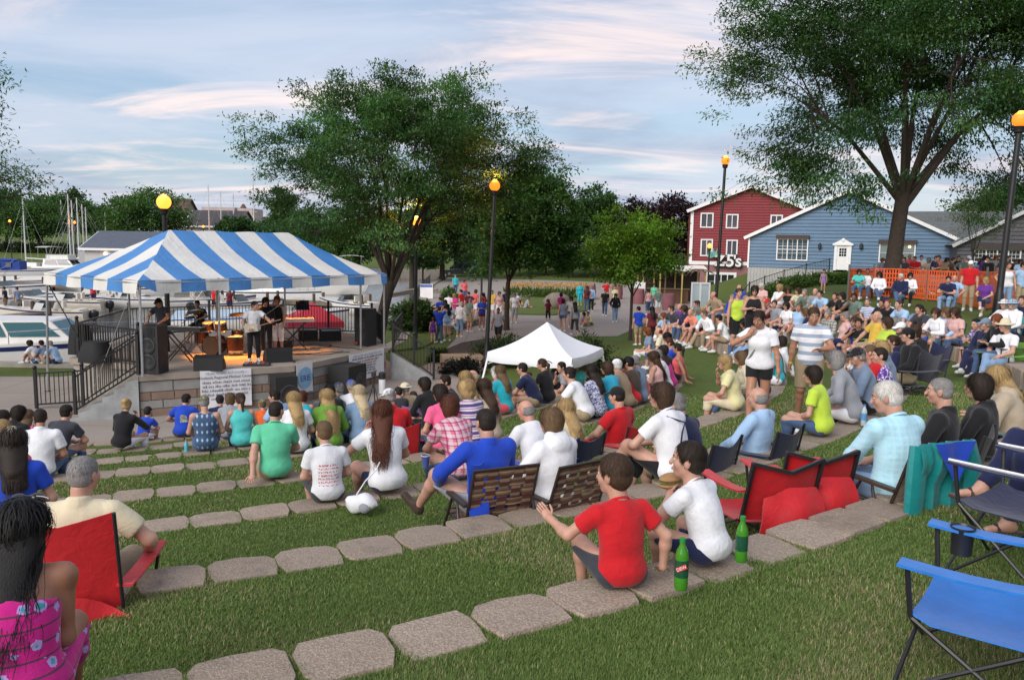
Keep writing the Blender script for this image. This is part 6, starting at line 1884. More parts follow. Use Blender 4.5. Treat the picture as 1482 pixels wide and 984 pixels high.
def parse(line):
 t=line.split();d=dict(px=float(t[0]),py=float(t[1]),pose=t[2],sex='M',fat=1.0,s=1.0,hs=1.0,y=0.0,sk='fair',hat=None,hair=None,top=None,bot=None,shoes=('sneaker',None),m=False,wide=1.0,rows=None,d=None,c=None,lab=None,vox=.0145,note='')
 for q in t[3:]:
  if q in('M','F'):d['sex']=q;continue
  if q=='K':d['hs']=1.22;d['s']=.70;continue
  if q=='m':d['m']=True;continue
  if q=='hi':d['vox']=.0105;continue
  if '=' in q:
   k,v=q.split('=')
   if k=='rows':d['rows']=[int(x)for x in v.split(',')]
   elif k in('sk','note'):d[k]=v.replace('_',' ')if k=='note' else v
   elif k=='c':d['c']=v.split(':')
   else:d[k]=float(v)
   continue
  a=q.split(':')
  if a[0]in TOPW and not(a[0]=='long' and d['top']):d['top']=a
  elif a[0]in BOTW and not(a[0]=='short' and d['sex']=='M'):d['bot']=a
  elif a[0]in HATW:d['hat']=a
  elif a[0]in HAIRW:d['hair']=a
  elif a[0]in('sneaker','sandal'):d['shoes']=(a[0],cloth('shoe_'+a[1],CC[a[1]],.6)if len(a)>1 else None)
  elif a[0]=='bare':d['shoes']=None
  else:raise ValueError(line)
 if d['pose'][:2]in('st','ch','gr')and len(d['pose'])==3:d['s']*=.95 if d['vox']<.012 or d.get('e',9)<9 else(.92 if 'e' in d else.95)
 return d
def topdesc(d):return f"{cword(d['top'][1])} {TOPW[d['top'][0]]}"
def make(d,pr,loc,yaw,place,group):
 o=person(pr,loc,yaw,d['s'],None,group,d['sk'],(d['top'][0],cl(d['top'][1]))if d['top']else None,(d['bot'][0],cl(d['bot'][1]))if d['bot']else None,d['hair'],d['shoes'],(d['hat'][0],cl(d['hat'][1]))if d['hat']else None,d['m'],d['wide'])
 if d['vox']<.012 and d['top']and d['top'][0]in('tee','polo','elbow'):
  J=pr.J;b=MB();n_=J['u2']+J['Rc']@V3(0,1,0)*.3
  Pn=[]
  for a in np.linspace(0,2*math.pi,19):
   q=J['N']+J['Rc']@V3(.070*math.cos(a),-.014+.062*math.sin(a),0);q=q+J['u2']*(.030-.34*(.062*math.sin(a)))
   Pn.append(q)
  b.tube(Pn,.0075,6,False,1.4);b.build('collar',cl(d['top'][1]),o,60)
 kid='child' if d['hs']>1.1 else('woman' if d['sex']=='F' else 'man')
 RECS.append(dict(o=o,d=d,kid=kid,place=place,pos=np.array(loc[:2])))
 return o
ROWW=['lowest stone row','second stone row','third stone row','fourth stone row','fifth stone row','sixth stone row','seventh stone row','eighth stone row','top stone row']
def P_(d):return proto(d['pose'],d['sex'],d['fat'],d['hs'],d['vox'])
def rows_of(text,group='audience seated on the stone rows'):
 out=[]
 for line in text.strip().splitlines():
  line=line.strip()
  if not line or line[0]=='#':continue
  d=parse(line);pr=P_(d)
  loc,yaw,k=seat_on_row(d['px'],d['py'],pr,d['s'],d['y'],d['rows'],d.get('e'))
  out.append(make(d,pr,loc,yaw,'seated on the '+ROWW[k],group))
 return out
def grass_of(text,place='sitting on the grassy bank',group='audience sitting on the grass'):
 out=[]
 for line in text.strip().splitlines():
  line=line.strip()
  if not line or line[0]=='#':continue
  d=parse(line);pr=P_(d);lift=d.get('lift',0.0)
  if d['d']is not None:
   q=at_y(d['px'],d['py'],d['d']);loc=np.array([q[0],d['d'],ground(q[0],d['d'])+lift]);yaw=face_yaw(q[0],d['d'],d['y'])
  elif d['c']:loc,yaw,lift=chair_spot(d['px'],d['py'],pr,d['s'],d['y'],d['e'],lift)
  else:loc,yaw=on_ground(d['px'],d['py'],pr,d['s'],d['y'],lift,dep=d.get('e',-1))
  if 'z' in d:loc[2]=d['z']
  out.append(make(d,pr,loc,yaw,d['note']or place,group))
  if d['c']:CHAIRS[d['c'][0]](loc-np.array([0,0,lift]),yaw,d['c'][1],d,h=lift)
 return out
def stand_of(text,place,group,z=None):
 out=[]
 for line in text.strip().splitlines():
  line=line.strip()
  if not line or line[0]=='#':continue
  d=parse(line);pr=P_(d)
  if z is not None:
   q=at_z(d['px'],d['py'],z);loc=np.array([q[0],q[1],z])
  elif d['d']is not None:
   q=at_y(d['px'],d['py'],d['d']);loc=np.array([q[0],d['d'],ground(q[0],d['d'])])
  else:loc,_=on_ground(d['px'],d['py'],pr,d['s'],yaw=R(d['y']),dep=d.get('e',-1))
  out.append(make(d,pr,loc,R(d['y']),d['note']or place,group))
 return out
 # chairs
CHAIRS={}
SEEN=set()
def uniq(l,d):
 if l in SEEN:l=l+f" and {cword(d['bot'][1])} {BOTW[d['bot'][0]]}"
 SEEN.add(l)
 return l
def chair_label(kind,col,d):
 return f"{cword(col)} {kind} holding the {d['hair'][1] + ' haired ' if d['hair'] else ''}{d and ('child' if d['hs'] > 1.1 else 'woman' if d['sex'] == 'F' else 'man')} in the {topdesc(d)}"
frame_m=M('chair_frame',(.018,.018,.02),.4,.1,20)
def bag_chair(loc,yaw,col,d=None,label=None,h=.36,empty=False,group='folding camp chairs',hi=False,cup=False,backtop=.46,wsc=1.0):
 fab=cloth('nylon_'+col,CC[col],.6,gloss=.1)
 t=thing('camp_chair',label or uniq(chair_label('camp chair',col,d),d),'camp chair',loc,yaw,group)
 w,dd=.27*wsc,.22*(1+(wsc-1)*1.6)
 b=MB();n=7
 P=[[(-w+2*w*i/n,-dd+2*dd*j/6,h-.012-.035*math.sin(math.pi*i/n)*(.6+.4*math.sin(math.pi*j/6))+(.03 if j==6 else 0)*1)for j in range(7)]for i in range(n+1)]
 b.sheet(P,.006);b.build('seat',fab,t,60)
 b=MB();P=[[((-w+2*w*i/n)*(1-.0*j),-dd-.03-(.11*j/6)-.04*math.sin(math.pi*i/n),h+.01+backtop*j/6-(.075*(1-abs(2*i/n-1))if j==6 else.05*(1-abs(2*i/n-1))*j/6))for j in range(7)]for i in range(n+1)]
 b.sheet(P,.006);b.build('backrest',fab,t,60)
 for sx in(-1,1):
  b=MB();b.tube([(sx*w,-dd-.02,.01),(sx*w,-dd-.05,h),(sx*w,-dd-.15,h+backtop+.01)],.0105,7);b.build('back_post',frame_m,t)
  b=MB();b.tube([(sx*w,dd,h),(sx*w*1.08,dd+.02,h+.20)],.0105,7);b.build('arm_post',frame_m,t)
  b=MB();P=[[(sx*w*1.06+(i-.5)*.085,dd+.05-(2*dd+.14)*j/5,h+.205+.012*j/5-.015*math.sin(math.pi*j/5))for j in range(6)]for i in range(2)]
  b.sheet(P,.012);ao=b.build('armrest',fab,t,60)
  if cup and sx==1:
   m=MB();m.lathe([(.042,h+.10),(.045,h+.215),(.05,h+.222),(.05,h+.215)],14,(sx*w*1.06,dd-.08,0),cap=False);m.build('cup_holder',frame_m,ao)
 for(a,c)in(((-w,dd,h),(w,dd+.04,.01)),((w,dd,h),(-w,dd+.04,.01)),((-w,-dd,h),(w,-dd-.05,.01)),((w,-dd,h),(-w,-dd-.05,.01)),((-w,dd,h),(-w-.03,-dd-.03,.01)),((w,dd,h),(w+.03,-dd-.03,.01)),((-w,-dd,h),(-w-.03,dd+.03,.01)),((w,-dd,h),(w+.03,dd+.03,.01))):
  MB().tube([a,c],.009,6).build('leg',frame_m,t)
 return t
CHAIRS['bag']=bag_chair
CHAIRS['low']=bag_chair
def webbed_chair(loc,yaw,col,d=None,label=None,w1=None,w2=None,group='webbed lawn chairs',armc=None,h=.38):
 t=thing('lawn_chair',label or chair_label('webbed lawn chair',col,d),'lawn chair',loc,yaw,group)
 fr=M('lawn_frame_'+col,sc(CC[col],.5)if col!='white' else(.6,.6,.6),.4,.1,15)
 wa=w1 or cl(col);wb=w2 or wa
 w=.26
 def pt(u,v,part):
  if part=='seat':return Vector((-w+2*w*u,-.21+.43*v,h-.02+.02*v))
  return Vector((-w+2*w*u,-.22-.15*v,h+.05+.42*v))
 for part in('seat','back'):
  nv,nh=5,5 if part=='back' else 4
  for k in range(nv):
   b=MB();u0,u1=(k+.14)/nv,(k+.86)/nv
   P=[[pt(u,j/10,part)+Vector((0,0,0))+(Vector((0,.008,0))if part=='back' else Vector((0,0,.006)))*math.sin(j/10*math.pi*nh+k*math.pi)for j in range(11)]for u in(u0,u1)]
   b.sheet(P,.003);b.build('webbing_strap',wa,t,60)
  for k in range(nh):
   b=MB();v0,v1=(k+.16)/nh,(k+.84)/nh
   P=[[pt(i/10,v,part)-(Vector((0,.008,0))if part=='back' else Vector((0,0,.006)))*math.sin(i/10*math.pi*nv+k*math.pi)for v in(v0,v1)]for i in range(11)]
   b.sheet(P,.003);b.build('webbing_strap',wb,t,60)
 b=MB();b.tube([pt(0,0,'seat'),pt(0,1,'seat'),pt(1,1,'seat'),pt(1,0,'seat')],.012,7);b.tube([pt(0,0,'seat'),pt(0,0,'back'),pt(0,1,'back'),pt(1,1,'back'),pt(1,0,'back'),pt(1,0,'seat')],.012,7);b.build('frame',fr,t,50)
 for sx in(-1,1):
  x=sx*(w+.02)
  b=MB();b.tube([(x,.26,.0),(x,.02,h+.17)],.011,7);b.build('leg',fr,t)
  b=MB();b.tube([(x,-.34,.0),(x,-.12,h),(x,-.08,h+.17)],.011,7);b.build('leg',fr,t)
  b=MB();b.box((x,-.06,h+.185),(.05,.44,.022));b.build('armrest',armc or fr,t,0)
 return t
CHAIRS['web']=webbed_chair
# the audience
A1='''
58 597 st1 M polo:white pants:denim crop:dark f=1.15 y=4 sk=tan rows=3
96 600 st0 M tee:charcoal jeans:denim short:dark y=-14 rows=2
40 566 st4 F tee:pink shorts:denim long:light K s=.8 y=-20 sk=pink rows=2
28 584 st3 F long:black capri:black bob:dark y=-12 rows=2
4 588 st1 M tee:lightblue shorts:khaki short:dark y=-8 rows=2
2 612 st0 F tee:coral capri:denim bob:blond y=0 rows=3
18 612 st1 F tee:royal jeans:lightdenim long:dark cap:cream f=1.28 y=6 hi rows=4
183 583 st4 F long:black pants:white bun:blond f=1.1 y=-24 hi rows=1
214 591 st0 M tee:jersey shorts:white crop:dark K s=.74 y=-12 rows=1
270 569 st3 M tee:picture shorts:charcoal short:dark f=1.2 y=-4 rows=0
295 581 st1 M tank:diamonds shorts:denim crop:grey cap:camo f=1.08 y=4 rows=2
318 564 st1 M tee:navy shorts:khaki short:dark cap:navy f=1.1 y=0 rows=0
333 572 st0 F tee:grey capri:denim bob:light y=0 rows=1
347 577 st1 F tank:teal jeans:denim pony:brown f=1.16 y=6 rows=2
379 586 st4 M tee:orange shorts:khaki crop:light cap:camo K y=-8 rows=1
396 563 st4 M polo:lightblue pants:khaki short:dark y=36 rows=1
400 583 st5 M tee:mint shorts:khaki crop:dark f=1.22 y=10 hi sandal:black rows=4
424 569 st1 F tee:white shorts:denim long:blond y=4 rows=2
437 562 st1 F tank:turquoise shorts:khaki bob:auburn y=-4 rows=1
457 561 st4 M polo:tan pants:khaki short:grey f=1.15 y=24 rows=1
477 561 st1 F long:black jeans:denim bob:black y=0 s=.95 rows=0
472 579 st1 F hoodie:green jeans:navy longer:blond f=1.05 y=2 hi rows=3
490 563 st0 M polo:greygreen pants:khaki short:grey cap:navy f=1.1 y=24 rows=2
508 552 st1 M tee:white shorts:navy short:grey cap:royal f=1.05 y=-8 rows=1
518 581 st1 F long:lightdenim jeans:denim long:pale y=6 rows=2
576 549 st1 M tee:charcoal shorts:denim crop:dark K y=0 rows=0
598 534 st0 M tee:yellow shorts:navy crop:brown y=4 rows=0
613 541 st4 F long:black capri:black bob:dark y=8 rows=0
612 565 st1 F tank:teal capri:denim bob:grey y=0 rows=1
643 527 st4 M tee:black shorts:khaki short:dark y=52 rows=0
636 557 st1 F tee:pink jeans:denim bob:dark f=1.32 y=10 rows=3
650 573 st0 F tee:plaidpink jeans:denim bob:auburn y=12 rows=3
674 581 st1 F elbow:tiedstripe capri:white curly:blond f=1.12 y=6 hi rows=4
672 550 st4 F tee:cream capri:denim long:blond y=12 rows=2
683 546 st4 M tee:white shorts:khaki thin:pale f=1.1 y=30 sk=pink rows=2
699 560 st1 F tank:beige capri:denim long:brown y=10 rows=3
718 548 st3 F tee:coral pants:black bob:white f=1.08 y=14 rows=2
722 533 st1 F tee:turquoise shorts:khaki long:light y=6 rows=1
756 548 st0 M tee:navy shorts:khaki short:dark f=1.1 y=28 rows=2
784 558 st1 F tee:black jeans:denim pony:brown f=1.1 y=10 rows=3
812 546 st4 M tee:grey shorts:khaki short:dark f=1.2 y=34 rows=3
824 534 st0 M tee:white shorts:khaki short:dark f=1.1 y=32 rows=2
468 624 st1 M tee:printed shorts:charcoal crop:light K s=.80 hs=1.14 y=4 hi rows=5
541 604 st4 F tee:white short:navy longer:auburn f=1.02 y=14 hi m rows=5
896 540 st0 M tee:red shorts:khaki short:dark f=1.15 y=24 rows=3
'''
rows_of(A1)
A2='''
855 523 st1 F tee:zebra capri:navy long:dark f=1.1 y=10 e=17
878 528 st1 F tee:cyan capri:navy bob:brown f=1.25 y=6 e=17
893 503 st3 M long:tan pants:brown short:white cap:white f=1.05 y=12 e=17
909 491 st1 M tee:brown shorts:khaki short:black f=1.1 y=6 e=18.5
918 490 st1 M long:greyblue jeans:denim short:grey y=4 e=18.5
936 485 st1 F tee:greyblue capri:white curly:red f=1.05 y=12 e=19
914 469 st0 M tee:coral shorts:khaki short:dark cap:white y=26 e=21
945 505 st1 F tank:palepink shorts:black longer:brown y=16 e=15.5
957 501 st3 F tee:magenta jeans:denim long:dark y=10 e=15.5
951 531 st4 M tee:white jeans:denim short:grey f=1.1 y=22 e=14
984 527 st0 F tee:black capri:black bob:dark f=1.08 y=14 e=14
990 496 st1 F long:navy jeans:denim longer:brown y=18 e=17.5
999 494 st2 F tank:coral shorts:salmon pony:dark y=14 sk=tan e=17
1016 489 st2 F tank:black shorts:black bun:blond y=16 sk=tan e=17.5
1007 487 st3 F tee:white shorts:denim pony:brown y=20 e=18
1000 477 st0 M tee:salmon shorts:khaki thin:white y=30 e=19
960 448 st3 F tee:lightblue capri:white bob:red y=30 e=24
971 452 st3 M tee:charcoal shorts:navy short:brown y=26 e=24
984 453 st2 M polo:purple shorts:khaki thin:grey f=1.1 y=30 sk=pink e=24
998 458 st1 F tee:black jeans:denim bob:brown y=26 e=23
1008 459 st1 F tee:teal capri:denim curly:grey y=24 e=23
1010 442 st1 M tee:navy shorts:khaki short:brown y=28 e=27
1019 443 st3 M long:white pants:khaki short:light y=30 e=27
1072 502 st3 F long:cream jeans:denim bob:light y=44 sandal:tan e=14.5
1136 511 st1 M tee:turquoise shorts:white short:dark y=18 e=15
1128 540 st1 M tee:charcoal shorts:khaki crop:brown y=24 e=14
1048 578 st4 F tee:paleyellow capri:cream bob:blond y=24 e=10.5
1209 536 st3 F long:grey pants:white bob:grey y=30 sandal:tan hi e=10.5
1241 523 st4 M long:greyblue pants:black short:grey cap:black f=1.12 y=30 e=10
1275 523 st1 F long:greyblue capri:denim bob:blond f=1.1 y=24 e=9.7
1308 510 st1 F hoodie:navy jeans:denim pony:brown f=1.05 y=20 e=10.5
1332 501 st0 M tee:red jeans:denim crop:light f=1.18 y=30 sk=pink e=10.8
1344 506 st1 M tee:purpleprint shorts:navy crop:dark K s=.85 y=24 e=11.5
1331 481 st0 M tee:charcoal shorts:khaki short:dark f=1.1 y=30 e=14
1176 540 st1 F tee:lime jeans:denim bob:dark y=22 s=.9 e=14.5
1168 520 st0 M tee:navy jeans:navy crop:dark y=22 e=15
'''
rows_of(A2,'audience seated along the right hand arc')
A3='''
1060 430 st1 M long:royal pants:khaki short:grey f=1.15 y=28 e=27
1079 432 st1 F long:white capri:grey bob:blond f=1.08 y=26 e=27
1076 452 st1 F tee:black jeans:denim long:black y=30 e=24
1087 453 st0 M tee:royal jeans:denim short:brown y=28 e=24
1099 461 gr0 F tee:black jeans:lightdenim bob:dark y=40 e=20
1102 435 st1 F tee:palepink capri:beige bob:white f=1.1 y=28 e=26
1111 433 st1 M polo:maroon shorts:khaki short:grey cap:red f=1.15 y=28 e=26
1121 444 st4 M tee:grey shorts:khaki short:brown y=30 e=24
1138 444 st1 F tee:white capri:navy bob:dark f=1.1 y=30 e=24
1157 451 gr0 F tee:lightblue shorts:palepink pony:light y=44 sk=tan e=21
1128 421 st1 F long:white capri:white curly:blond y=30 e=30
1141 412 st4 F tank:black jeans:denim long:brown y=32 sk=tan e=30
1155 415 st3 F tee:cream capri:tan bob:brown y=32 e=30
1165 413 st0 M long:greygreen jeans:denim short:grey f=1.1 y=34 e=30
1180 427 st1 M polo:grey shorts:khaki thin:grey y=34 e=26
1187 402 st0 M tee:lightblue shorts:denim short:dark y=30 e=33
1198 436 st1 M elbow:plaidgrey shorts:tan short:grey y=36 e=23
1209 420 st0 M tee:black jeans:denim short:brown y=36 e=27
1219 422 st3 F tee:black shorts:denim bob:dark y=34 e=27
1236 409 st4 M tee:greygreen shorts:khaki short:dark y=34 sk=brown e=29
1237 425 st1 F tee:royal capri:navy bob:brown y=38 e=26
1243 438 st4 M tee:black shorts:white short:dark y=48 sk=tan e=21
1256 430 st1 M tee:whitestripe shorts:navy crop:light K s=.8 y=40 e=22
1277 428 st0 M tee:black jeans:denim short:dark y=44 sk=tan e=23
1285 431 st0 M tee:black jeans:denim crop:red y=50 e=23
1282 412 st1 M tee:white jeans:denim short:dark cap:navy y=34 e=27
1330 416 st0 M tee:greyblue shorts:khaki short:dark y=48 sk=tan e=24
1370 426 st3 F tee:splash jeans:lightdenim bob:light f=1.1 y=40 e=23
1382 430 st1 F tee:palepink capri:denim long:brown y=36 e=23
1335 444 st3 M tee:charcoal shorts:navy crop:brown K s=.8 y=48 e=21
'''
rows_of(A3,'audience high on the right hand bank')
A4='''
1270 450 ch0 M tee:yellow shorts:khaki thin:white f=1.15 y=40 lift=.36 c=bag:green e=18
1284 459 ch1 F tee:lime capri:grey bob:brown y=40 lift=.36 c=bag:navy e=18
1295 461 ch2 F tee:lightblue capri:white curly:grey y=40 lift=.36 c=bag:royal e=18
1304 471 ch0 M long:black pants:cream short:grey cap:white f=1.15 y=44 lift=.34 c=bag:black e=17
1314 479 ch1 M long:black shorts:khaki short:black cap:black f=1.1 y=44 lift=.34 c=bag:charcoal e=16.5
1324 473 ch2 F tee:black jeans:denim bob:brown y=40 lift=.34 c=bag:navy e=17
1354 446 ch2 F long:white shorts:khaki bob:brown y=40 lift=.36 c=bag:navy e=18
1368 444 ch0 F long:lightblue jeans:denim bob:light f=1.08 y=44 lift=.36 c=bag:greygreen e=18
1412 461 ch2 M tee:purpleprint shorts:navy crop:black K s=.8 y=30 lift=.3 c=bag:navy e=15.5
1427 461 ch1 M long:navy pants:navy short:grey cap:greyblue f=1.08 y=46 lift=.36 c=bag:black e=15.5
1442 455 ch2 F long:black jeans:denim bob:red y=36 lift=.36 c=bag:black e=15.5
1455 463 ch1 M tee:white jeans:lightdenim short:grey cowboy:cream f=1.15 y=50 lift=.36 c=bag:green e=15
1454 433 ch0 F long:white capri:navy bob:grey bucket:white y=36 lift=.36 c=bag:teal e=19
1466 433 ch1 F long:white jeans:denim bob:grey bucket:lightblue y=40 lift=.36 c=bag:navy e=19
1480 428 ch0 M polo:navy pants:denim short:brown f=1.2 y=44 lift=.36 c=bag:royal e=19
1361 553 ch0 M long:black pants:black crop:grey f=1.1 y=20 lift=.36 c=bag:black e=8.6
1417 544 ch1 F long:black pants:black bob:dark f=1.1 y=22 lift=.36 c=bag:black e=8.6
1441 532 ch2 F hoodie:beige jeans:navy long:blond y=24 lift=.36 c=bag:greygreen e=9.2
1097 562 ch0 M long:lightblue pants:khaki thin:grey f=1.1 y=12 lift=.36 c=bag:navy e=10.5
586 554 ch0 M tee:khaki shorts:tan short:grey bucket:cream y=0 lift=.36 c=bag:lilac e=14
818 582 ch0 F tee:cream capri:navy long:blond y=14 lift=.34 c=bag:navy e=10
759 579 ch2 M tee:white shorts:khaki thin:grey f=1.15 y=12 lift=.36 c=bag:royal sk=pink e=8.6
562 563 ch2 M polo:red shorts:khaki short:grey cap:white f=1.22 y=-4 lift=.22 c=low:red hi e=10
893 562 ch0 M tee:red shorts:navy crop:dark cap:black f=1.2 y=14 lift=.34 c=bag:red hi e=10
975 569 ch2 M tee:navy shorts:khaki short:grey f=1.22 y=18 lift=.34 c=bag:navy hi e=8.8
'''
grass_of(A4,'in a camp chair','audience in camp chairs')
A5='''
1244 390 ch2 F tee:teal capri:denim bob:dark y=36 lift=.44 sk=tan e=27
1256 389 ch0 M tank:white jeans:denim crop:dark y=36 lift=.44 sk=brown e=27
1273 393 ch1 F long:white jeans:denim long:dark y=44 lift=.44 e=27
1304 396 ch1 M long:navy jeans:denim short:white y=40 lift=.44 e=27
1318 395 ch2 F long:white pants:black bob:black f=1.15 y=36 lift=.44 e=27
1382 398 ch0 M polo:lightblue jeans:lightdenim thin:grey f=1.15 y=40 lift=.44 e=27
1373 400 ch2 M tee:navy jeans:lightdenim short:dark y=40 lift=.44 e=27
1427 401 ch1 F tee:purple capri:navy bob:blond f=1.1 y=38 lift=.44 e=27
'''
grass_of(A5,'on a park bench by the snow fence','people on the park benches')
# people on their feet
stand_of('''
1405 383 sd0 M tee:red pants:khaki short:white cap:white f=1.2 y=150 d=27.5
1460 386 sd1 F tank:white jeans:lightdenim pony:brown y=150 d=27
1480 381 sd1 M tee:lightblue shorts:khaki short:dark y=190 d=27
1192 404 sd0 F tank:lilac short:lilac pony:brown K s=.62 y=160 e=38
''','standing beside the snow fence','people standing on the bank')
rr=random.Random(12)
bx=[(1292,'maroon','dark'),(1301,'red','brown'),(1309,'charcoal','dark'),(1317,'coral','grey'),(1325,'red','light'),(1334,'white','dark'),(1343,'beige','grey'),(1351,'navy','brown'),(1359,'salmon','light'),(1368,'tan','dark'),(1377,'brown','dark'),(1386,'black','brown'),(1394,'greygreen','grey'),(1400,'white','white'),(1414,'lightblue','brown'),(1421,'purple','dark'),(1431,'black','black'),(1440,'plaidgrey','red'),(1449,'charcoal','brown'),(1456,'maroon','dark'),(1466,'black','dark'),(1474,'lightblue','dark'),(1283,'royal','brown'),(1275,'grey','light')]
txt=''
for i,(px,c,hc)in enumerate(bx):
 f=rr.random()<.45
 txt+=f"{px} 380 {rr.choice(['sd0', 'sd1', 'sd2'])} {'F' if f else 'M'} {rr.choice(['tee', 'polo', 'long', 'tee'])}:{c} {rr.choice(['jeans:denim', 'shorts:khaki', 'capri:navy', 'pants:khaki'])} {rr.choice(['bob', 'long', 'pony']) if f else rr.choice(['short', 'crop'])}:{hc} s={rr.uniform(.93, 1.06):.2f} y={rr.randint(110, 250)} d={rr.uniform(37, 42):.1f} sk={rr.choice(['fair', 'tan', 'fair', 'pink', 'brown'])}{' cap:white' if i == 13 else ''}\n"
stand_of(txt,'standing behind the orange snow fence','crowd behind the snow fence')
stand_of('''
562 407 sd0 F tee:navy short:white bob:dark y=150
570 401 sd0 M tee:charcoal shorts:grey short:brown y=10
578 402 wk0 F tank:white short:white long:light y=170
590 415 wk1 F tee:white short:black pony:brown y=175 sk=tan
597 416 wk0 F tank:palepink short:denim long:light y=178
607 414 wk1 F tee:black short:white pony:dark y=170 sk=tan
610 401 sd1 M tee:maroon shorts:white short:dark y=180
619 401 sd1 M tee:black jeans:denim short:dark y=160
634 407 sd2 F tank:black capri:black bob:dark y=120
641 407 sd0 F tee:teal capri:denim bob:brown y=30
659 398 sd0 M tee:turquoise jeans:denim short:grey y=20
673 405 sd1 F tee:coral shorts:denim bob:brown y=200 f=1.15
625 418 sd0 M tee:greygreen shorts:khaki short:grey y=-20
629 422 sd0 M tee:navy jeans:denim short:dark y=10 f=1.15
637 430 sd1 M tee:royal shorts:khaki short:brown y=30
636 444 sd3 M tee:royal jeans:denim short:brown y=-10 s=.95
647 440 sd1 F tee:lightblue short:white long:black y=12
627 459 sd0 F tank:purple short:purple pony:brown K s=.66 y=0
668 437 sd2 F long:white capri:lightdenim bob:white y=-30
681 432 sd0 M tee:greygreen shorts:khaki short:grey y=-50 f=1.1
698 431 sd2 F tee:royal short:maroon bob:red y=190 sk=tan
721 446 wk0 M tee:grey shorts:black crop:dark y=165 sk=brown
712 420 sd0 M tee:yellow shorts:white short:light y=150
723 422 sd1 F tank:palepink shorts:white bob:light y=180
732 419 sd0 M tee:navy shorts:khaki short:dark y=30 f=1.1
745 424 sd1 F tee:white capri:grey bob:grey y=160
667 419 sd0 M tee:red shorts:navy short:dark y=60
678 422 sd1 M tee:maroon shorts:khaki crop:dark y=20 f=1.1
689 419 sd0 F tee:coral shorts:white bob:brown y=-40 f=1.15
699 424 sd1 F tee:red jeans:denim long:dark y=100
657 425 sd2 F tee:magenta capri:grey bob:blond y=130
644 434 sd2 F tank:black shorts:denim long:dark y=30
650 424 sd0 M tee:white shorts:navy short:brown y=-15
840 409 sd0 F long:turquoise capri:turquoise bob:blond y=190
850 414 sd1 F tee:maroon jeans:denim long:brown y=-20
856 414 sd0 M long:lightblue pants:black short:grey y=0
876 419 wk0 M tee:black jeans:denim short:dark y=172
891 425 wk1 F hoodie:black jeans:lightdenim bob:dark y=176
878 407 sd1 M tee:red shorts:khaki short:dark y=170
890 414 sd0 F tee:paleyellow capri:white bob:blond y=20
812 424 wk1 F tee:magenta shorts:black bob:dark y=20
815 433 wk0 F tank:greyblue short:denim bob:black y=0
827 429 wk1 F tee:white short:denim long:brown y=175
832 437 wk0 F long:grey capri:charcoal long:dark y=10
793 433 wk1 F tee:maroon capri:black long:light K s=.75 y=160
924 444 sd1 M tee:royal shorts:khaki short:black y=20
944 444 sd0 F tee:maroon capri:black long:black y=10
938 418 sd1 F tank:palepink capri:denim bob:dark y=30
953 418 sd0 M tee:greygreen shorts:white crop:grey y=10 f=1.1
947 411 sd0 F tee:mint jeans:denim bob:brown y=160
1070 415 sd0 M tank:lime shorts:black short:brown y=190
1092 424 sd2 F tank:black capri:black bob:dark y=170
''','standing on the plaza','people strolling on the plaza')
grass_of('''
753 429 gr1 F tee:black shorts:grey bob:blond y=60
765 430 gr2 M tee:grey shorts:charcoal short:light y=120
748 424 gr1 M tee:lightblue shorts:white short:grey y=-60
845 452 gr1 F tank:grey shorts:khaki bob:dark y=-20
851 451 gr1 M long:paleyellow shorts:tan crop:dark y=-24
''','sitting on the plaza lawn','people sitting on the plaza lawn')
stand_of('''
803 521 sd2 F long:black pants:black longer:dark y=-20 s=.95 d=19.6
838 530 sd0 F tee:teal jeans:denim bob:red y=150 s=.9 d=20.6
''','under the white pop up tent','sound crew under the tent')
grass_of('''
775 520 gr1 M tee:lightblue jeans:lightdenim short:brown y=40 d=23.5
862 520 gr1 F tee:magenta shorts:denim bob:dark y=0 d=22.6
''','sitting on the grass beyond the tent','people beyond the tent')
POSES['walkF']=dict(sit=False,pelvis=(0,0,.915),lean=3,bend=12,head=(-10,22,0),handR=((.13,.19,1.33),(1,-.2,-.5),(-.45,.05,.85),(0,-1,0),34),handL=((-.27,.08,.84),(-.6,-1,0)),footR=((.08,.16,.08),(0,1,0)),footL=((-.08,-.20,.11),(0,1,0),(0,1,-.2)),hem=True)
POSES['walkM']=dict(sit=False,pelvis=(0,0,.925),lean=1,bend=6,head=(6,16,0),handR=((.27,.0,.83),(.6,-1,0)),handL=((-.10,.32,1.12),(-.9,-.5,-.4),(.5,.8,.1),(0,0,-1),30),footR=((.11,-.14,.10),(0,1,0),(.1,1,-.15)),footL=((-.10,.16,.08),(0,1,0)))
d=parse('1103 467 walkF F s=.93 tee:white short:black pony:dark sk=tan hi sandal:brown y=150 d=12.6 note=walking_past_with_a_crossbody_strap')
pr=P_(d);q=at_y(1100,520,10.4)
woman=make(d,pr,np.array([q[0],10.4,ground(q[0],10.4)]),R(152),'walking along the arc with a shoulder strap','pair walking along the seats')
b=MB();J=pr.J
b.tube([J['SL']+V3(.02,.03,.06),J['C']+V3(-.02,.145,.02),J['Wst']+V3(.10,.135,-.02),J['P']+V3(.19,.02,.0),J['Wst']+V3(.06,-.135,.02),J['C']+V3(-.06,-.135,.05),J['SL']+V3(.02,-.03,.06)],.011,5);b.build('shoulder_strap',cloth('strapgrey',(.25,.24,.2)),woman)
d=parse('1173 441 walkM M s=.94 tee:stripes shorts:khaki short:brown sk=tan hi f=1.08 sneaker:charcoal y=170 d=12.9')
pr=P_(d);q=at_y(1172,520,10.9)
mn=make(d,pr,np.array([q[0],10.9,ground(q[0],10.9)]),R(164),'standing with a phone in hand','pair walking along the seats')
J=pr.J
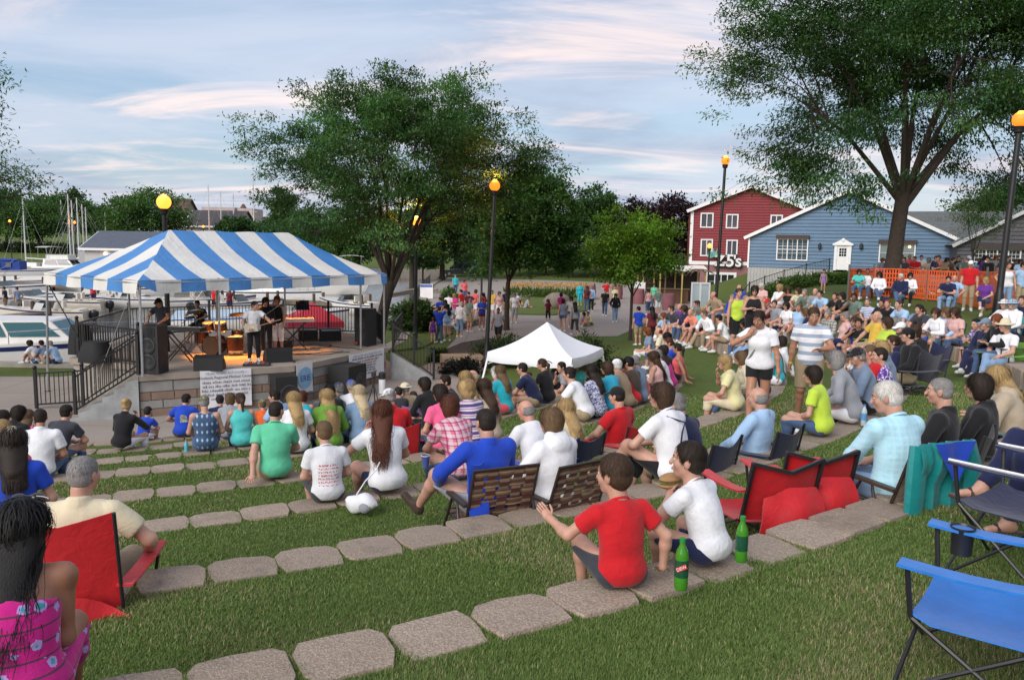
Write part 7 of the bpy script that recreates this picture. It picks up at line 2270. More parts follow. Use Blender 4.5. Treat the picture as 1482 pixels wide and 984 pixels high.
b=MB();b.lathe([(.036,-.009),(.037,0),(.036,.009)],12,J['WR']-J['hdR']*.02,cap=False);b.build('wristband',M('band_yellow',(.7,.6,.04),.5),mn)
ph=thing('phone','white phone held by the man in the striped tee','phone',mn.matrix_basis@Vector(J['WL']+J['hdL']*.085+V3(0,.0,.03)),R(164))
b=MB();b.prism([(-.035,-.07),(.035,-.07),(.035,.07),(-.035,.07)],0,.009);b.build('case',white_paint,ph);b=MB();b.prism([(-.031,-.06),(.031,-.06),(.031,.06),(-.031,.06)],.0092,.0098);b.build('screen',dark_glass,ph)
rr=random.Random(77)
taken=[r['pos']for r in RECS]
cols=['navy','white','grey','red','royal','black','greygreen','coral','lightblue','maroon','cream','teal','charcoal','purple','tan','palepink','mint','yellow','greyblue','plaidgrey','whitestripe','salmon']
n_fill=0
for k,a0,a1,most in((4,-20,2,8),(5,-17,16,11),(6,-14,25,12),(7,-10,29,14)):
 cand=list(np.arange(a0,a1,math.degrees(.62/ROWR[k])));rr.shuffle(cand);got=0
 for a in cand:
  rk=ROWR[k];x,y=CX+rk*math.cos(R(a)),CY+rk*math.sin(R(a))
  if got>=most or min(np.hypot(*(q-np.array([x,y])))for q in taken)<.62:continue
  f=rr.random()<.5
  line=f"0 0 {rr.choice(['st0', 'st1', 'st2', 'st3', 'st4', 'st5'])} {'F' if f else 'M'} {rr.choice(['tee', 'tee', 'tank' if f else 'polo', 'long'])}:{rr.choice(cols)} {rr.choice(['capri', 'shorts', 'jeans', 'shorts'])}:{rr.choice(['denim', 'khaki', 'navy', 'black', 'lightdenim', 'white'])} {rr.choice(['bob', 'long', 'pony', 'curly']) if f else rr.choice(['short', 'crop', 'thin'])}:{rr.choice(['brown', 'dark', 'grey', 'blond', 'light', 'black', 'auburn'])} s={rr.uniform(.92, 1.06):.2f} f={rr.choice([1.0, 1.05, 1.12, 1.2])} sk={rr.choice(['fair', 'fair', 'tan', 'pink'])}"
  d=parse(line);pr=P_(d)
  zt=ground(CX+(rk+.28)*math.cos(R(a)),CY+(rk+.28)*math.sin(R(a)))+.04
  make(d,pr,np.array([x,y,zt]),face_yaw(x,y,rr.uniform(-20,30)),'seated on the '+ROWW[k],'audience along the right hand rows');taken.append(np.array([x,y]));got+=1
  # the nearest people, each in a pose of their own
POSES.update({'boy_red':dict(lean=2,bend=12,twist=8,head=(30,4,0),handR=((.34,.02,.10),(1,-.6,.2),(.2,.8,-.3),(0,0,-1),30),handL=((-.44,.36,.40),(-.6,-.4,-.9),(-.45,.5,.6),(.2,.8,-.3),12),footR=((.13,.40,-.20),(.3,.6,1)),footL=((-.14,.44,-.20),(-.3,.6,1))),'boy_white':dict(lean=12,bend=18,twist=6,head=(26,0,0),handR=((.075,.34,.46),(1,-.5,-.8),(-.5,.5,.5),(-.5,-.2,-.3),38),handL=((-.085,.35,.46),(-1,-.4,-.8),(.5,.5,.5),(.5,-.2,-.3),38),footR=((.13,.46,GZ_),(.3,.6,1)),footL=((-.12,.42,GZ_),(-.3,.6,1))),'dress':dict(lean=8,bend=22,head=(-8,8,0),handR=((.08,.34,.18),(.25,-.8,-.8)),handL=((-.08,.34,.18),(-.25,-.8,-.8)),footR=((.12,.46,GZ_),),footL=((-.12,.44,GZ_),)),'red_chair':dict(lean=-8,bend=14,head=(-20,2,0),handR=((.32,.20,.22),(1,-.6,-.3)),handL=((-.27,.20,.22),(-1,-.6,-.3)),footR=((.14,.52,-.30),),footL=((-.14,.48,-.30),)),'web_man':dict(lean=-6,bend=12,head=(6,2,0),handR=((.10,.30,.22),(1,-.5,-.3)),handL=((-.34,.22,.24),(-1,-.5,-.2)),footR=((.02,.46,-.30),),footL=((-.42,.50,-.02),(-.6,.3,1),(-.5,.5,.7)),shrug=.01),'web_woman':dict(lean=-4,bend=12,head=(10,4,0),handR=((.10,.28,.22),(1,-.6,-.3)),handL=((-.20,.26,.22),(-1,-.6,-.3)),footR=((.06,.44,-.30),),footL=((-.12,.50,-.30),)),'knee_woman':dict(lean=4,bend=16,head=(24,4,0),handR=((-.06,.40,.26),(1,-.4,-.4)),handL=((-.14,.42,.28),(-1,-.4,-.4)),footR=((-.10,.44,GZ_),(.2,.5,1)),footL=((-.22,.62,-.04),(-.2,.4,1),(-.4,.9,.3))),'aqua_man':dict(lean=-6,bend=18,head=(38,14,0),handR=((.06,.34,.20),(1,-.5,-.3)),handL=((-.10,.36,.20),(-1,-.6,-.2)),footR=((.12,.48,-.32),),footL=((-.10,.54,-.32),)),})
def hero(line,place,group,row=None,chair=None,lift=0.0,seat=None):
 d=parse(line)
 pr=Proto(POSES[d['pose']],d['sex'],d['fat'],d['vox'],d['hs'],900+len(RECS))
 if seat:loc,yaw=seat_px(seat[0],seat[1],d['y'])
 elif row is not None:loc,yaw,k=seat_on_row(d['px'],d['py'],pr,d['s'],d['y'],[row],d.get('e'))
 else:loc,yaw,lift=chair_spot(d['px'],d['py'],pr,d['s'],d['y'],d['e'],lift)
 d['lift']=lift
 o=make(d,pr,loc,yaw,place,group)
 return o,d,pr,loc,yaw
G1='nearest people in the audience'
o,d,pr,loc,yaw=hero('28 735 dress F strapless:flowers capri:flowers longer:black sk=deep f=1.16 s=.82 wide=1.10 y=6 sandal:black','in the corner nearest the camera',G1,7)
RECS[-1]['fixed']='woman with long black hair and sunglasses pushed up wearing a magenta flowered strapless dress'
b=MB();P=[]
for i in range(15):
 a=R(-8+196*i/14);P.append((.092*math.cos(a),.050+.03*math.sin(a)*.5,.105+.02*math.sin(a)))
b.tube(P,.0035,5)
for sg in(-1,1):b.ell((sg*.036,.075,.118),(.031,.012,.021),10,6,Matrix.Rotation(R(-38),3,'X'))
child('sunglasses',b.mesh('sunglasses',M_glass('sunglass',(.012,.012,.014),.08)),o,None,pr.headM)
o,d,pr,loc,yaw=hero('120 660 red_chair M polo:cream pants:tan crop:grey f=1.18 y=-6 e=4.6 s=.95 vox=.0105','in the red camp chair',G1,lift=.26)
RECS[-1]['fixed']='grey haired man in a cream polo shirt sitting low in the red camp chair'
ch=bag_chair(loc-np.array([0,0,d['lift']]),yaw,'red',label='red camp chair with a bulging red flap under the grey haired man in cream',h=d['lift'],backtop=.64,group='red camp chairs',wsc=1.15)
b=MB();P=[[(-.10+.50*i/8,-.42-.06*math.sin(math.pi*j/5)-.04*math.sin(i*.8),.42-.30*j/5+.05*math.sin(i*.6)-(.06*i/8))for j in range(6)]for i in range(9)]
b.sheet(P,.02);b.build('storage_flap',cloth('nylon_red',CC['red'],.6,gloss=.1),ch,60)
web_a=cloth('web_brown',(.21,.125,.075),.7,'stripe',(.10,.05,.03),(.42,.30,.18),1.6);web_b=cloth('web_red',(.085,.022,.020),.7,'stripe',(.24,.16,.10),None,1.4)
o,d,pr,loc,yaw=hero('703 591 web_man M long:royal shorts:grey crop:dark f=1.12 y=2 e=6.3 s=.94 sneaker:brown vox=.0105','in the first webbed lawn chair',G1,lift=.26)
RECS[-1]['fixed']='dark haired man in a royal blue windbreaker with one ankle raised in the webbed lawn chair'
webbed_chair(loc-np.array([0,0,d['lift']]),yaw,'brown',label='brown and maroon webbed lawn chair under the man in the royal blue windbreaker',w1=web_b,w2=web_a,h=d['lift'])
b=MB();P=[[(-.27+.54*i/10,-.20-.10*j/6-.02*math.sin(i*1.3+j),.52-.42*j/6-.03*math.sin(i*.9))for j in range(7)]for i in range(4)]
b.sheet(P,.008);b.build('jacket_tail',cl('royal'),o,60)
o,d,pr,loc,yaw=hero('797 590 web_woman F hoodie:white capri:grey bob:light f=1.06 y=12 e=6.3 s=.92 sandal:white vox=.0105','in the second webbed lawn chair',G1,lift=.26)
RECS[-1]['fixed']='woman with bobbed light brown hair in a white sweater in the webbed lawn chair'
webbed_chair(loc-np.array([0,0,d['lift']]),yaw,'brown',label='brown and maroon webbed lawn chair under the woman in the white sweater',w1=web_b,w2=web_a,h=d['lift'])
J=pr.J;b=MB();Pn=[J['N']+J['Rc']@V3(.075*math.cos(a),-.015+.062*math.sin(a),.045)for a in np.linspace(0,2*math.pi,15)];b.tube(Pn,.018,6,False,1.4);b.build('collar',cl('coral'),o)
o,d,pr,loc,yaw=hero('957 579 knee_woman F e=6.2 s=.95 tee:white capri:black bob:brown f=1.22 y=16 sandal:black vox=.0105','on the seventh stone row',G1,6)
RECS[-1]['fixed']='brown haired woman in a white tee and black cropped trousers clasping her raised knee'
J=pr.J;b=MB();b.tube([J['SL']+V3(.06,-.06,.05),J['C']+J['Rc']@V3(.03,-.158,.08),J['C']+J['Rc']@V3(-.05,-.162,.0),J['Wst']+J['Rp']@V3(-.12,-.150,.02)],.008,5);b.build('bag_strap',cl('navy'),o)
KNEE=loc
o,d,pr,loc,yaw=hero('920 668 boy_red M tee:red shorts:charcoal short:brown s=.665 hs=1.27 y=-8 vox=.0105 bare','on the eighth stone row',G1,seat=(934,866))
RECS[-1]['fixed']='boy in a bright red tee holding out one hand on the broad stone row'
BOYR=loc
b=MB();J=pr.J
o,d,pr,loc,yaw=hero('1014 646 boy_white M tee:white shorts:navy short:dark s=.67 hs=1.24 y=16 vox=.0105','on the eighth stone row',G1,seat=(1058,824))
RECS[-1]['fixed']='boy in a plain white tee eating a sandwich beside the red camp chairs'
BOYW=loc;J=pr.J
mid=(J['WR']+J['WL'])/2+(J['hdR']+J['hdL'])*.055+V3(0,0,.02)
mwp=Matrix.Translation(Vector(loc))@Matrix.Rotation(yaw,4,'Z')@Matrix.Scale(d['s'],4)
t=thing('sandwich','toasted sandwich held in both hands by the boy in the white tee','sandwich',mwp@Vector(mid),yaw)
b=MB();b.ell((0,0,.018),(.085,.052,.026),14,8);b.build('bread',M('bun_crust',(.40,.22,.09),.7,.25,18,.3,60),t)
b=MB();b.ell((0,0,-.018),(.082,.050,.022),14,8);b.build('bread',M('bun_crust',(.40,.22,.09),.7),t)
b=MB();b.ell((0,.004,.0),(.086,.054,.010),14,6);b.build('filling',M('filling',(.16,.18,.05),.6,.6,40),t)
o,d,pr,loc,yaw=hero('1280 552 aqua_man M elbow:plaidaqua jeans:lightdenim short:white f=1.14 y=-8 e=5.8 s=.96 sneaker:black vox=.0105','in the lawn chair with the teal jacket',G1,lift=.32)
RECS[-1]['fixed']='white haired man in a pale aqua checked shirt and jeans in the lawn chair'
webbed_chair(loc-np.array([0,0,d['lift']]),yaw,'brown',label='bronze lawn chair with flat arms under the white haired man',w1=cloth('web_tan',(.30,.24,.19),.7),w2=cloth('web_tan2',(.26,.20,.155),.7),group='webbed lawn chairs',armc=M('arm_brown',(.05,.032,.022),.5),h=d['lift'])
t=thing('jacket','teal jacket with a royal blue yoke draped over the lawn chair back','jacket',loc-np.array([0,0,.38]),yaw)
b=MB();nI,nJ=22,14;P=[]
for i in range(nI+1):
 u=i/nI;row=[]
 for j in range(nJ+1):
  v=j/nJ;x=(-.24+.48*u)*(1+.12*v)
  fold=.028*math.sin(u*19+v*2.2)*(.25+v)+.012*math.sin(u*41+1)
  row.append((x,-.395-.05*math.sin(math.pi*min(1,v*3))+.10*v*.3-fold,.90-.80*v+.035*math.sin(u*7)*v))
 P.append(row)
b.sheet(P,-.012);b.build('jacket_back',cloth('teal_jacket',(.0,.20,.20),.55,gloss=.15),t,60)
b=MB();P=[[(-.17+.34*u/8*(1-v/6)+.17*v/6,-.425-.05*math.sin(math.pi*min(1,v/6))-.03,.905-.24*v/6)for v in range(7)]for u in range(9)]
P=[[((-.17+.34*u/8)*(1-.92*v/6),-.462-.012*math.sin(u)-.02*v/6,.912-.25*v/6)for v in range(7)]for u in range(9)]
b.sheet(P,-.008);b.build('yoke',cl('royal'),t,60)
for sg in(-1,1):
 b=MB();b.tube([(sg*.22,-.37,.88),(sg*.25,-.40,.70),(sg*.255,-.40,.45),(sg*.24,-.41,.24)],[.06,.075,.07,.05],10,True,.6);b.build('sleeve',cloth('teal_jacket',(.0,.20,.20),.55),t)
red_n='red'
for(px,py,lab,rz)in((1090,778,'empty red camp chair with black edging beside the boy in the white tee',-12),(1146,760,'empty red camp chair with a red sack hung on its back',-20)):
 p=drop_ray(px,py,0,dep=5.6)
 c=bag_chair(p,face_yaw(p[0],p[1],rz),'red',label=lab,h=.22,backtop=.42,group='red camp chairs',wsc=.95)
 w=.2565
 for sx in(-1,1):
  b=MB();b.bar((sx*w,-.25,.24),(sx*w,-.37,.65),.022,.02);b.build('edge_trim',frame_m,c)
 b=MB();b.bar((-w,-.37,.645),(0,-.405,.58),.022);b.bar((0,-.405,.58),(w,-.37,.645),.022);b.build('edge_trim',frame_m,c)
 b=MB();P=[[((-.20+.44*i/10)*(1-.16*abs(j/4-1)**3),-.36-.12*math.sin(math.pi*j/8)*math.sin(math.pi*(i+1)/12)-.012*math.sin(i*1.1+j*.8),.28+(.17-.38*j/8)*(1-.14*abs(i/5-1)**3)+.05*(i/10-.5))for j in range(9)]for i in range(11)]
 b.sheet(P,.03);b.build('carry_sack',cloth('nylon_red',CC['red'],.6),c,60)
p=drop_ray(1418,985,0,dep=2.8)
blue_c=cloth('nylon_bright',(.015,.17,.56),.5,gloss=.15)
CC['bright']=(.015,.17,.56)
c=bag_chair(p,face_yaw(p[0],p[1],28),'bright',label='empty bright blue camp chair with black frame nearest the camera',h=.30,group='blue camp chairs',cup=True)
p=drop_ray(1475,838,0,dep=4.2)
c2=bag_chair(p,face_yaw(p[0],p[1],10),'navy',label='navy camp chair with pale piping beyond the bright blue chair',h=.40,group='blue camp chairs')
for sx in(-1,1):
 b=MB();b.tube([(sx*.30,.27,.62),(sx*.30,-.20,.62)],.008,5);b.build('piping',cl('white'),c2)
p=drop_ray(1568,775,0,dep=4.6)
d=parse('1540 640 ch1 F tee:grey jeans:navy bob:brown y=40 sandal:brown');pr=proto('ch1','F')
o=make(d,pr,np.array([p[0],p[1],p[2]+.38]),face_yaw(p[0],p[1],50),'at the edge',G1);RECS[-1]['fixed']='person at the picture edge showing only navy jeans and a brown sandal'
# bottles, cups, bags and food
def bottle(label,loc,h,liquid,cap,lab=None,txt=None,group='drink bottles',clear=False):
 t=thing('bottle',label,'bottle',loc,0,group)
 k=h/.24
 prof=[(.026,.0),(.031,.01),(.031,.06),(.0295,.075),(.031,.09),(.031,.15),(.026,.178),(.013,.208),(.0125,.225)]
 b=MB();b.lathe([(r*k,z*k)for r,z in prof],16);b.build('body',liquid,t)
 b=MB();b.lathe([(.0145*k,.222*k),(.0145*k,.24*k)],12);b.build('cap',cap,t)
 if lab:
  b=MB();b.lathe([(.0318*k,.062*k),(.0318*k,.142*k)],16,cap=False);b.build('label',lab,t)
 return t
def M_liquid(key,c):
 m,N,L,b=base_mat(key);b.inputs['Base Color'].default_value=(*c,1);b.inputs['Roughness'].default_value=.08;b.inputs['Transmission Weight'].default_value=.35;b.inputs['IOR'].default_value=1.33;MATS[key]=m;return m
green_l,cola_l,water_l=M_liquid('green_soda',(.08,.34,.03)),M_liquid('cola',(.03,.008,.004)),M_liquid('water_bottle',(.62,.72,.78))
green_cap,red_p,dk_green=M('green_cap',(.02,.25,.05),.4),M('red_plastic',(.55,.02,.02),.4),M('dark_green_label',(.008,.07,.035),.4,.4,60)
def on_row(px,py,k=7,dz=.04):
 P=drop_ray(px,py,.04,dep=4.0);return P+np.array([0,0,dz])
q=at_z(985,852,2.985)
t=bottle('green soda bottle with a red lettered flash between the two boys',q,.25,green_l,green_cap,dk_green)
to_cam=math.atan2(CAM[1]-q[1],CAM[0]-q[0])
b=MB();b.box((0,0,0),(.050,.003,.022),0);fl=b.build('label_flash',M('flash_red',(.6,.03,.03),.4),t,0)
fl.location=(.0345*math.cos(to_cam),.0345*math.sin(to_cam),.115);fl.rotation_euler=(0,R(-28),to_cam+math.pi/2)
lo=link('lettering',text_mesh('DEW',.022,white_paint,extrude=.0005),fl);lo.rotation_euler=(R(90),0,0);lo.location=(0,-.0025,0)
bottle('green soda bottle with a dark label beside the red camp chair',at_z(1072,812,2.985),.24,green_l,green_cap,dk_green)
bottle('cola bottle with a red cap beside the woman clasping her knee',drop_ray(889,724,.04,dep=5.3)+np.array([0,0,.04]),.22,cola_l,red_p,red_p)
bottle('clear water bottle under the webbed lawn chair of the white sweater woman',drop_ray(724,748,0,dep=5.9),.2,water_l,M('blue_cap',(.05,.2,.5),.4),M('blue_label',(.1,.3,.6),.4))
bottle('clear water bottle standing beside the man in the aqua checked shirt',drop_ray(1249,622,0,dep=8.6)+np.array([0,0,.05]),.24,water_l,M('blue_cap',(.05,.2,.5),.4),M('blue_label',(.1,.3,.6),.4))
bottle('clear water bottle beside the cream jacket woman on the stones',drop_ray(1061,556,0,dep=14)+np.array([0,0,.04]),.26,water_l,M('blue_cap',(.05,.2,.5),.4),M('blue_label',(.1,.3,.6),.4))
bottle('blue tumbler with an orange lid by the diamond patterned tank top',drop_ray(270,656,0,dep=12.6)+np.array([0,0,.04]),.24,M('blue_tumbler',(.1,.45,.6),.4),M('orange_lid',(.6,.15,.03),.4))
def cup(label,loc,h=.11,r=.04,c=(.05,.08,.25)):
 t=thing('paper_cup',label,'cup',loc);b=MB();b.lathe([(r*.72,0),(r,h),(r*.93,h),(r*.66,.008),(.001,.008)],16);b.build('wall',M('cup_navy',c,.5),t);b=MB();b.lathe([(r*1.05,h*.98),(r*1.05,h*1.03),(r*.97,h*1.03)],16,cap=False);b.build('rim',white_paint,t)
cup('navy paper cup with a white rim beside the raised shoe',drop_ray(616,664,.38,dep=6.9)+np.array([0,0,.30]))
t=thing('snack_tray','small paper tray of golden snacks beside the boy in the red tee','food tray',on_row(955,832),R(20))
b=MB();b.prism([(-.06,-.04),(.06,-.04),(.06,.04),(-.06,.04)],0,.006);b.build('tray',M('tray_paper',(.55,.42,.28),.8),t,0)
rr=random.Random(8)
for k in range(12):
 b=MB();x,y=rr.uniform(-.045,.045),rr.uniform(-.03,.03);b.bar((x,y,.01),(x+rr.uniform(-.03,.03),y+rr.uniform(-.03,.03),rr.uniform(.03,.06)),.011);b.build('fry',M('fries',(.62,.34,.06),.6,.3,20),t,0)
p=drop_ray(522,738,.05,dep=6.6)
t=thing('shoulder_bag','slouchy white shoulder bag beside the auburn haired girl','bag',p+np.array([0,0,.03]),R(-20))
b=MB();b.ell((0,0,.075),(.15,.085,.085),18,10);b.v=[(x+.012*math.sin(z*60+x*20),y+.01*math.sin(x*45),z+.015*math.sin(x*22))for x,y,z in b.v];b.build('body',cl('white'),t,60)
b=MB();b.tube([(-.05,.02,.14),(.02,.05,.26),(.10,.10,.36),(.12,.12,.42)],.016,6,True,.4);b.build('strap',cl('white'),t)
b=MB();b.ell((.07,-.055,.06),(.055,.04,.05),10,7);b.build('pocket',cl('grey'),t)
p=drop_ray(1027,492,0,dep=20);t=tag(MB().ell((0,0,.05),(.22,.15,.06),12,6).build('plastic_bag',cl('white'),None,60,p),'crumpled white plastic bag lying on the grass of the arc','bag')
t=thing('camera_tripod','black camera tripod standing among the front rows by the stage','tripod',drop_ray(541,606,0,dep=17),0)
for a in(90,210,330):
 b=MB();b.tube([(0,0,.92),(.30*math.cos(R(a)),.30*math.sin(R(a)),.0)],.014,6);b.build('leg',frame_m,t)
b=MB();b.tube([(0,0,.85),(0,0,1.08)],.018,6);b.box((0,0,1.15),(.10,.16,.10));b.tube([(0,.08,1.15),(0,.15,1.15)],.04,10);b.build('camera',black_plastic,t)
# harbour: boats, docks, boathouse, far shore
gel=M('gelcoat_white',(.70,.70,.68),.25,.05,1.5)
gel2=M('gelcoat_cream',(.62,.58,.50),.28,.06,1.5)
hull_grey=M('hull_grey',(.38,.38,.37),.35,.1,1.5)
navy_p,red_can,blue_can,teal_gl=M('navy_stripe',(.012,.02,.09),.35),M('red_canvas',(.33,.012,.03),.75,.1,3,.3,12),M('blue_canvas',(.015,.05,.27),.75,.1,3,.3,12),M_glass('teal_glass',(.03,.11,.12),.06)
sky_can,black_can,grey_can=M('bright_blue_canvas',(.03,.16,.50),.7,.1,3,.3,12),M('black_canvas',(.012,.012,.014),.8),M('grey_canvas',(.10,.09,.085),.8)
def boat(label,px,py,heading,Lb,beam,kind='open',canvas=None,hull=None,stripe=navy_p,motors=1,dep=None,fb=None,group='boats moored in the harbour'):
 p=at_z(px,py,WZ)if dep is None else np.array([at_y(px,py,dep)[0],dep,WZ])
 t=thing('boat',label,'boat',(p[0],p[1],WZ),R(heading),group)
 hull=hull or gel
 fb=fb or(.62+.03*Lb)
 b=MB();st_,P=13,[]
 def sec(i):
  u=i/(st_-1);hb=beam/2*(1-max(0,(u-.45)/.55)**2.2)*(.93+.07*min(1,u*4));sh=fb*(1+.32*u*u);y=-Lb/2+Lb*u+(.10*Lb*max(0,u-.8)*0)
  return hb,sh,y
 for i in range(st_):
  hb,sh,y=sec(i);rake=.06*Lb*max(0,(i/(st_-1)-.7)/.3)
  P.append([(-max(hb,.02),y+rake,sh),(-hb*.97,y+rake*.8,sh*.62),(-hb*.80,y+rake*.25,.0),(-hb*.25,y-rake*.2,-.25),(0,y-rake*.3,-.32),(hb*.25,y-rake*.2,-.25),(hb*.80,y+rake*.25,.0),(hb*.97,y+rake*.8,sh*.62),(max(hb,.02),y+rake,sh)])
 b.grid(P);b.add(P[0],[tuple(range(9))]);b.build('hull',hull,t,50)
 b=MB()
 for i in range(st_-1):
  a,c=P[i],P[i+1]
  for q in(1,-1):
   k0,k1=(0,1)if q==1 else(8,7)
   e=lambda s_,f:tuple(np.array(s_[k0])*(1-f)+np.array(s_[k1])*f+np.array([-.012*q,0,0]))
   V=[e(a,.15),e(c,.15),e(c,.42),e(a,.42)];b.add(V,[(0,1,2,3)if q==1 else(3,2,1,0)])
 b.build('hull_stripe',stripe,t,50)
 b=MB();D=[[(s_[0][0]*.98,s_[0][1],s_[0][2]-(.02 if i>5 else.34)),(0,s_[0][1],s_[0][2]+(.06 if i>5 else-.34)),(s_[8][0]*.98,s_[0][1],s_[0][2]-(.02 if i>5 else.34))]for i,s_ in enumerate(P)]
 b.grid(D);b.build('deck',gel2,t,40)
 if kind in('cruiser','fly'):
  y0,y1=-Lb*.12,Lb*.20;h0=fb*1.02;w_=beam*.40;hh=.95 if kind=='cruiser' else 1.15
  b=MB();b.add([(-w_,y0,h0),(w_,y0,h0),(w_*.7,y1+.9,h0),(-w_*.7,y1+.9,h0),(-w_*.88,y0+.1,h0+hh),(w_*.88,y0+.1,h0+hh),(w_*.6,y1-.2,h0+hh),(-w_*.6,y1-.2,h0+hh)],[(4,5,6,7),(0,1,5,4),(1,2,6,5),(2,3,7,6),(3,0,4,7)]);b.build('cabin',gel,t,20)
  b=MB();q=lambda a,c,f:tuple(Vector(a).lerp(Vector(c),f))
  for(A,B_,C_,D_)in(((w_,y0,h0),(w_*.7,y1+.9,h0),(w_*.6,y1-.2,h0+hh),(w_*.88,y0+.1,h0+hh)),((-w_*.7,y1+.9,h0),(-w_,y0,h0),(-w_*.88,y0+.1,h0+hh),(-w_*.6,y1-.2,h0+hh)),((w_*.7,y1+.9,h0),(-w_*.7,y1+.9,h0),(-w_*.6,y1-.2,h0+hh),(w_*.6,y1-.2,h0+hh))):
   cen=(Vector(A)+Vector(B_)+Vector(C_)+Vector(D_))/4;nn=(Vector(B_)-Vector(A)).cross(Vector(D_)-Vector(A)).normalized()*.015
   if nn.dot(cen-Vector((0,(y0+y1)/2,h0+.3)))<0:nn=-nn
   lo1,lo2,hi2,hi1=Vector(A).lerp(Vector(D_),.35).lerp(cen,.12),Vector(B_).lerp(Vector(C_),.35).lerp(cen,.12),Vector(C_).lerp(cen,.14),Vector(D_).lerp(cen,.14)
   m1,m2=lo1 .lerp(lo2,.49),lo1 .lerp(lo2,.53);n1,n2=hi1 .lerp(hi2,.49),hi1 .lerp(hi2,.53)
   b.add([v+nn for v in(lo1,m1,n1,hi1)],[(0,1,2,3)]);b.add([v+nn for v in(m2,lo2,hi2,n2)],[(0,1,2,3)])
  b.build('window',teal_gl if kind=='cruiser' else dark_glass,t,0)
  if kind=='fly':
   z=h0+hh
   b=MB();b.prism([(-w_*.95,y0-.9),(w_*.95,y0-.9),(w_*.7,y1),(-w_*.7,y1)],z+.01,z+.10);b.prism([(-w_*.7,y0+.3),(w_*.7,y0+.3),(w_*.55,y1-.3),(-w_*.55,y1-.3)],z+.10,z+.62);b.build('flybridge',gel,t,20)
   b=MB()
   for x in(-1,1):
    for y in(y0-.7,y0+.6):b.tube([(x*w_*.85,y,z+.1),(x*w_*.8,y,z+1.6)],.03,6)
   b.build('bimini_frame',steel,t)
   b=MB();b.sheet([[(-w_+2*w_*i/6,y0-.9+1.8*j/3,z+1.6+.12*math.sin(math.pi*i/6))for j in range(4)]for i in range(7)],-.04);b.build('bimini',canvas or gel,t,60)
  b=MB();b.tube([(s_[0][0]*.9,s_[0][1],s_[0][2]+.45)for s_ in P[7:]]+[(-s_[0][0]*.9,s_[0][1],s_[0][2]+.45)for s_ in P[:6:-1]],.022,5)
  for s_ in P[7:-1:2]:
   for q in(1,-1):b.tube([(s_[0][0]*.9*q,s_[0][1],s_[0][2]),(s_[0][0]*.9*q,s_[0][1],s_[0][2]+.45)],.018,5)
  b.build('bow_rail',chrome,t)
 if kind in('open','bimini','cuddy'):
  y1=Lb*.08;z=fb*1.08
  b=MB();w_=beam*.40
  b.add([(-w_,y1-.5,z-.1),(-w_*.75,y1+.35,z-.05),(w_*.75,y1+.35,z-.05),(w_,y1-.5,z-.1),(-w_*.92,y1-.75,z+.42),(-w_*.66,y1-.05,z+.48),(w_*.66,y1-.05,z+.48),(w_*.92,y1-.75,z+.42)],[(0,1,5,4),(1,2,6,5),(2,3,7,6)])
  b.build('windshield',M_glass('smoke_glass',(.06,.08,.09),.08),t,0)
  b=MB()
  for sx in(-1,1):b=MB();b.box((sx*beam*.2,-Lb*.12,fb*.85),(.5,.5,.5));b.box((sx*beam*.2,-Lb*.15-.2,fb*.85+.45),(.5,.12,.45));b.build('seat',gel2,t,20)
  b=MB();b.box((0,-Lb*.40,fb*.85),(beam*.7,.5,.4));b.build('bench_seat',gel2,t,20)
 if kind=='cover' or kind=='cuddy':
  b=MB();C2=[[(s_[0][0]*.96*(1-abs(j-3)/3*0)*(j-3)/-3,s_[0][1]*.97,s_[0][2]+.02+(.38 if kind=='cover' else.15)*math.cos((j-3)/3*math.pi/2))for j in range(7)]for s_ in P[(5 if kind=='cuddy' else 1):-1]]
  b.grid(C2);b.build('boat_cover',canvas or red_can,t,50)
 if kind in('bimini','enclosed'):
  w_=beam*.44;z=fb+(1.55 if kind=='bimini' else 1.35);ya,yb=-Lb*.36,Lb*.02
  b=MB();b.sheet([[(-w_+2*w_*i/8,ya+(yb-ya)*j/3,z+.16*math.sin(math.pi*i/8)-.04*abs(j-1.5))for j in range(4)]for i in range(9)],-.03);b.build('bimini',canvas or sky_can,t,60)
  b=MB()
  for sx in(-1,1):
   for y in(ya+.1,yb-.1):b.tube([(sx*w_*1.02,(ya+yb)/2,fb*.95),(sx*w_*.98,y,z)],.016,5)
  b.build('bimini_frame',steel,t)
  if kind=='enclosed':
   b=MB();b.prism([(-w_,ya),(w_,ya),(w_*.9,yb+.5),(-w_*.9,yb+.5)],fb*.95,[z,z,z-.15,z-.15]);eo=b.build('enclosure',canvas or blue_can,t,20)
   b=MB()
   for sx in(-1,1):
    for k in range(3):y=ya+.2+(yb-ya)*k/3;b.box((sx*(w_+.008),y+.28,fb+.75),(.01,.55,.55))
   b.build('clear_panel',M_glass('vinyl_window',(.16,.17,.17),.15),eo,0)
 for k in range(motors):
  x=(k-(motors-1)/2)*.55
  b=MB();b.lathe([(.15,-.12),(.21,.0),(.23,.26),(.19,.44),(.06,.50)],10,(x,-Lb/2-.28,fb*.42),Matrix.Rotation(R(10),3,'X'),sx=.85,sy=1.35);mo=b.build('outboard_motor',M('motor_black',(.014,.014,.016),.3),t,50)
  b=MB();b.bar((x,-Lb/2-.26,fb*.78),(x,-Lb/2-.42,-.35),.12,.22);b.build('leg',M('motor_black',(.014,.014,.016),.3),mo,0)
 return t
boat('big white cabin cruiser with teal windows moored against the seawall',8,548,-84,11.5,3.6,'cruiser',motors=0,dep=31.2,fb=1.45)
boat('white runabout with a maroon bow cover behind the stage stairs',128,500,-70,6.6,2.4,'cuddy',canvas=red_can,motors=0,dep=37)
boat('long white open fishing boat with people standing in it',40,446,-84,8.6,2.5,'open',hull=hull_grey,motors=1)
boat('low white boat stern on with twin black outboard motors',138,442,98,7.2,2.5,'open',motors=2)
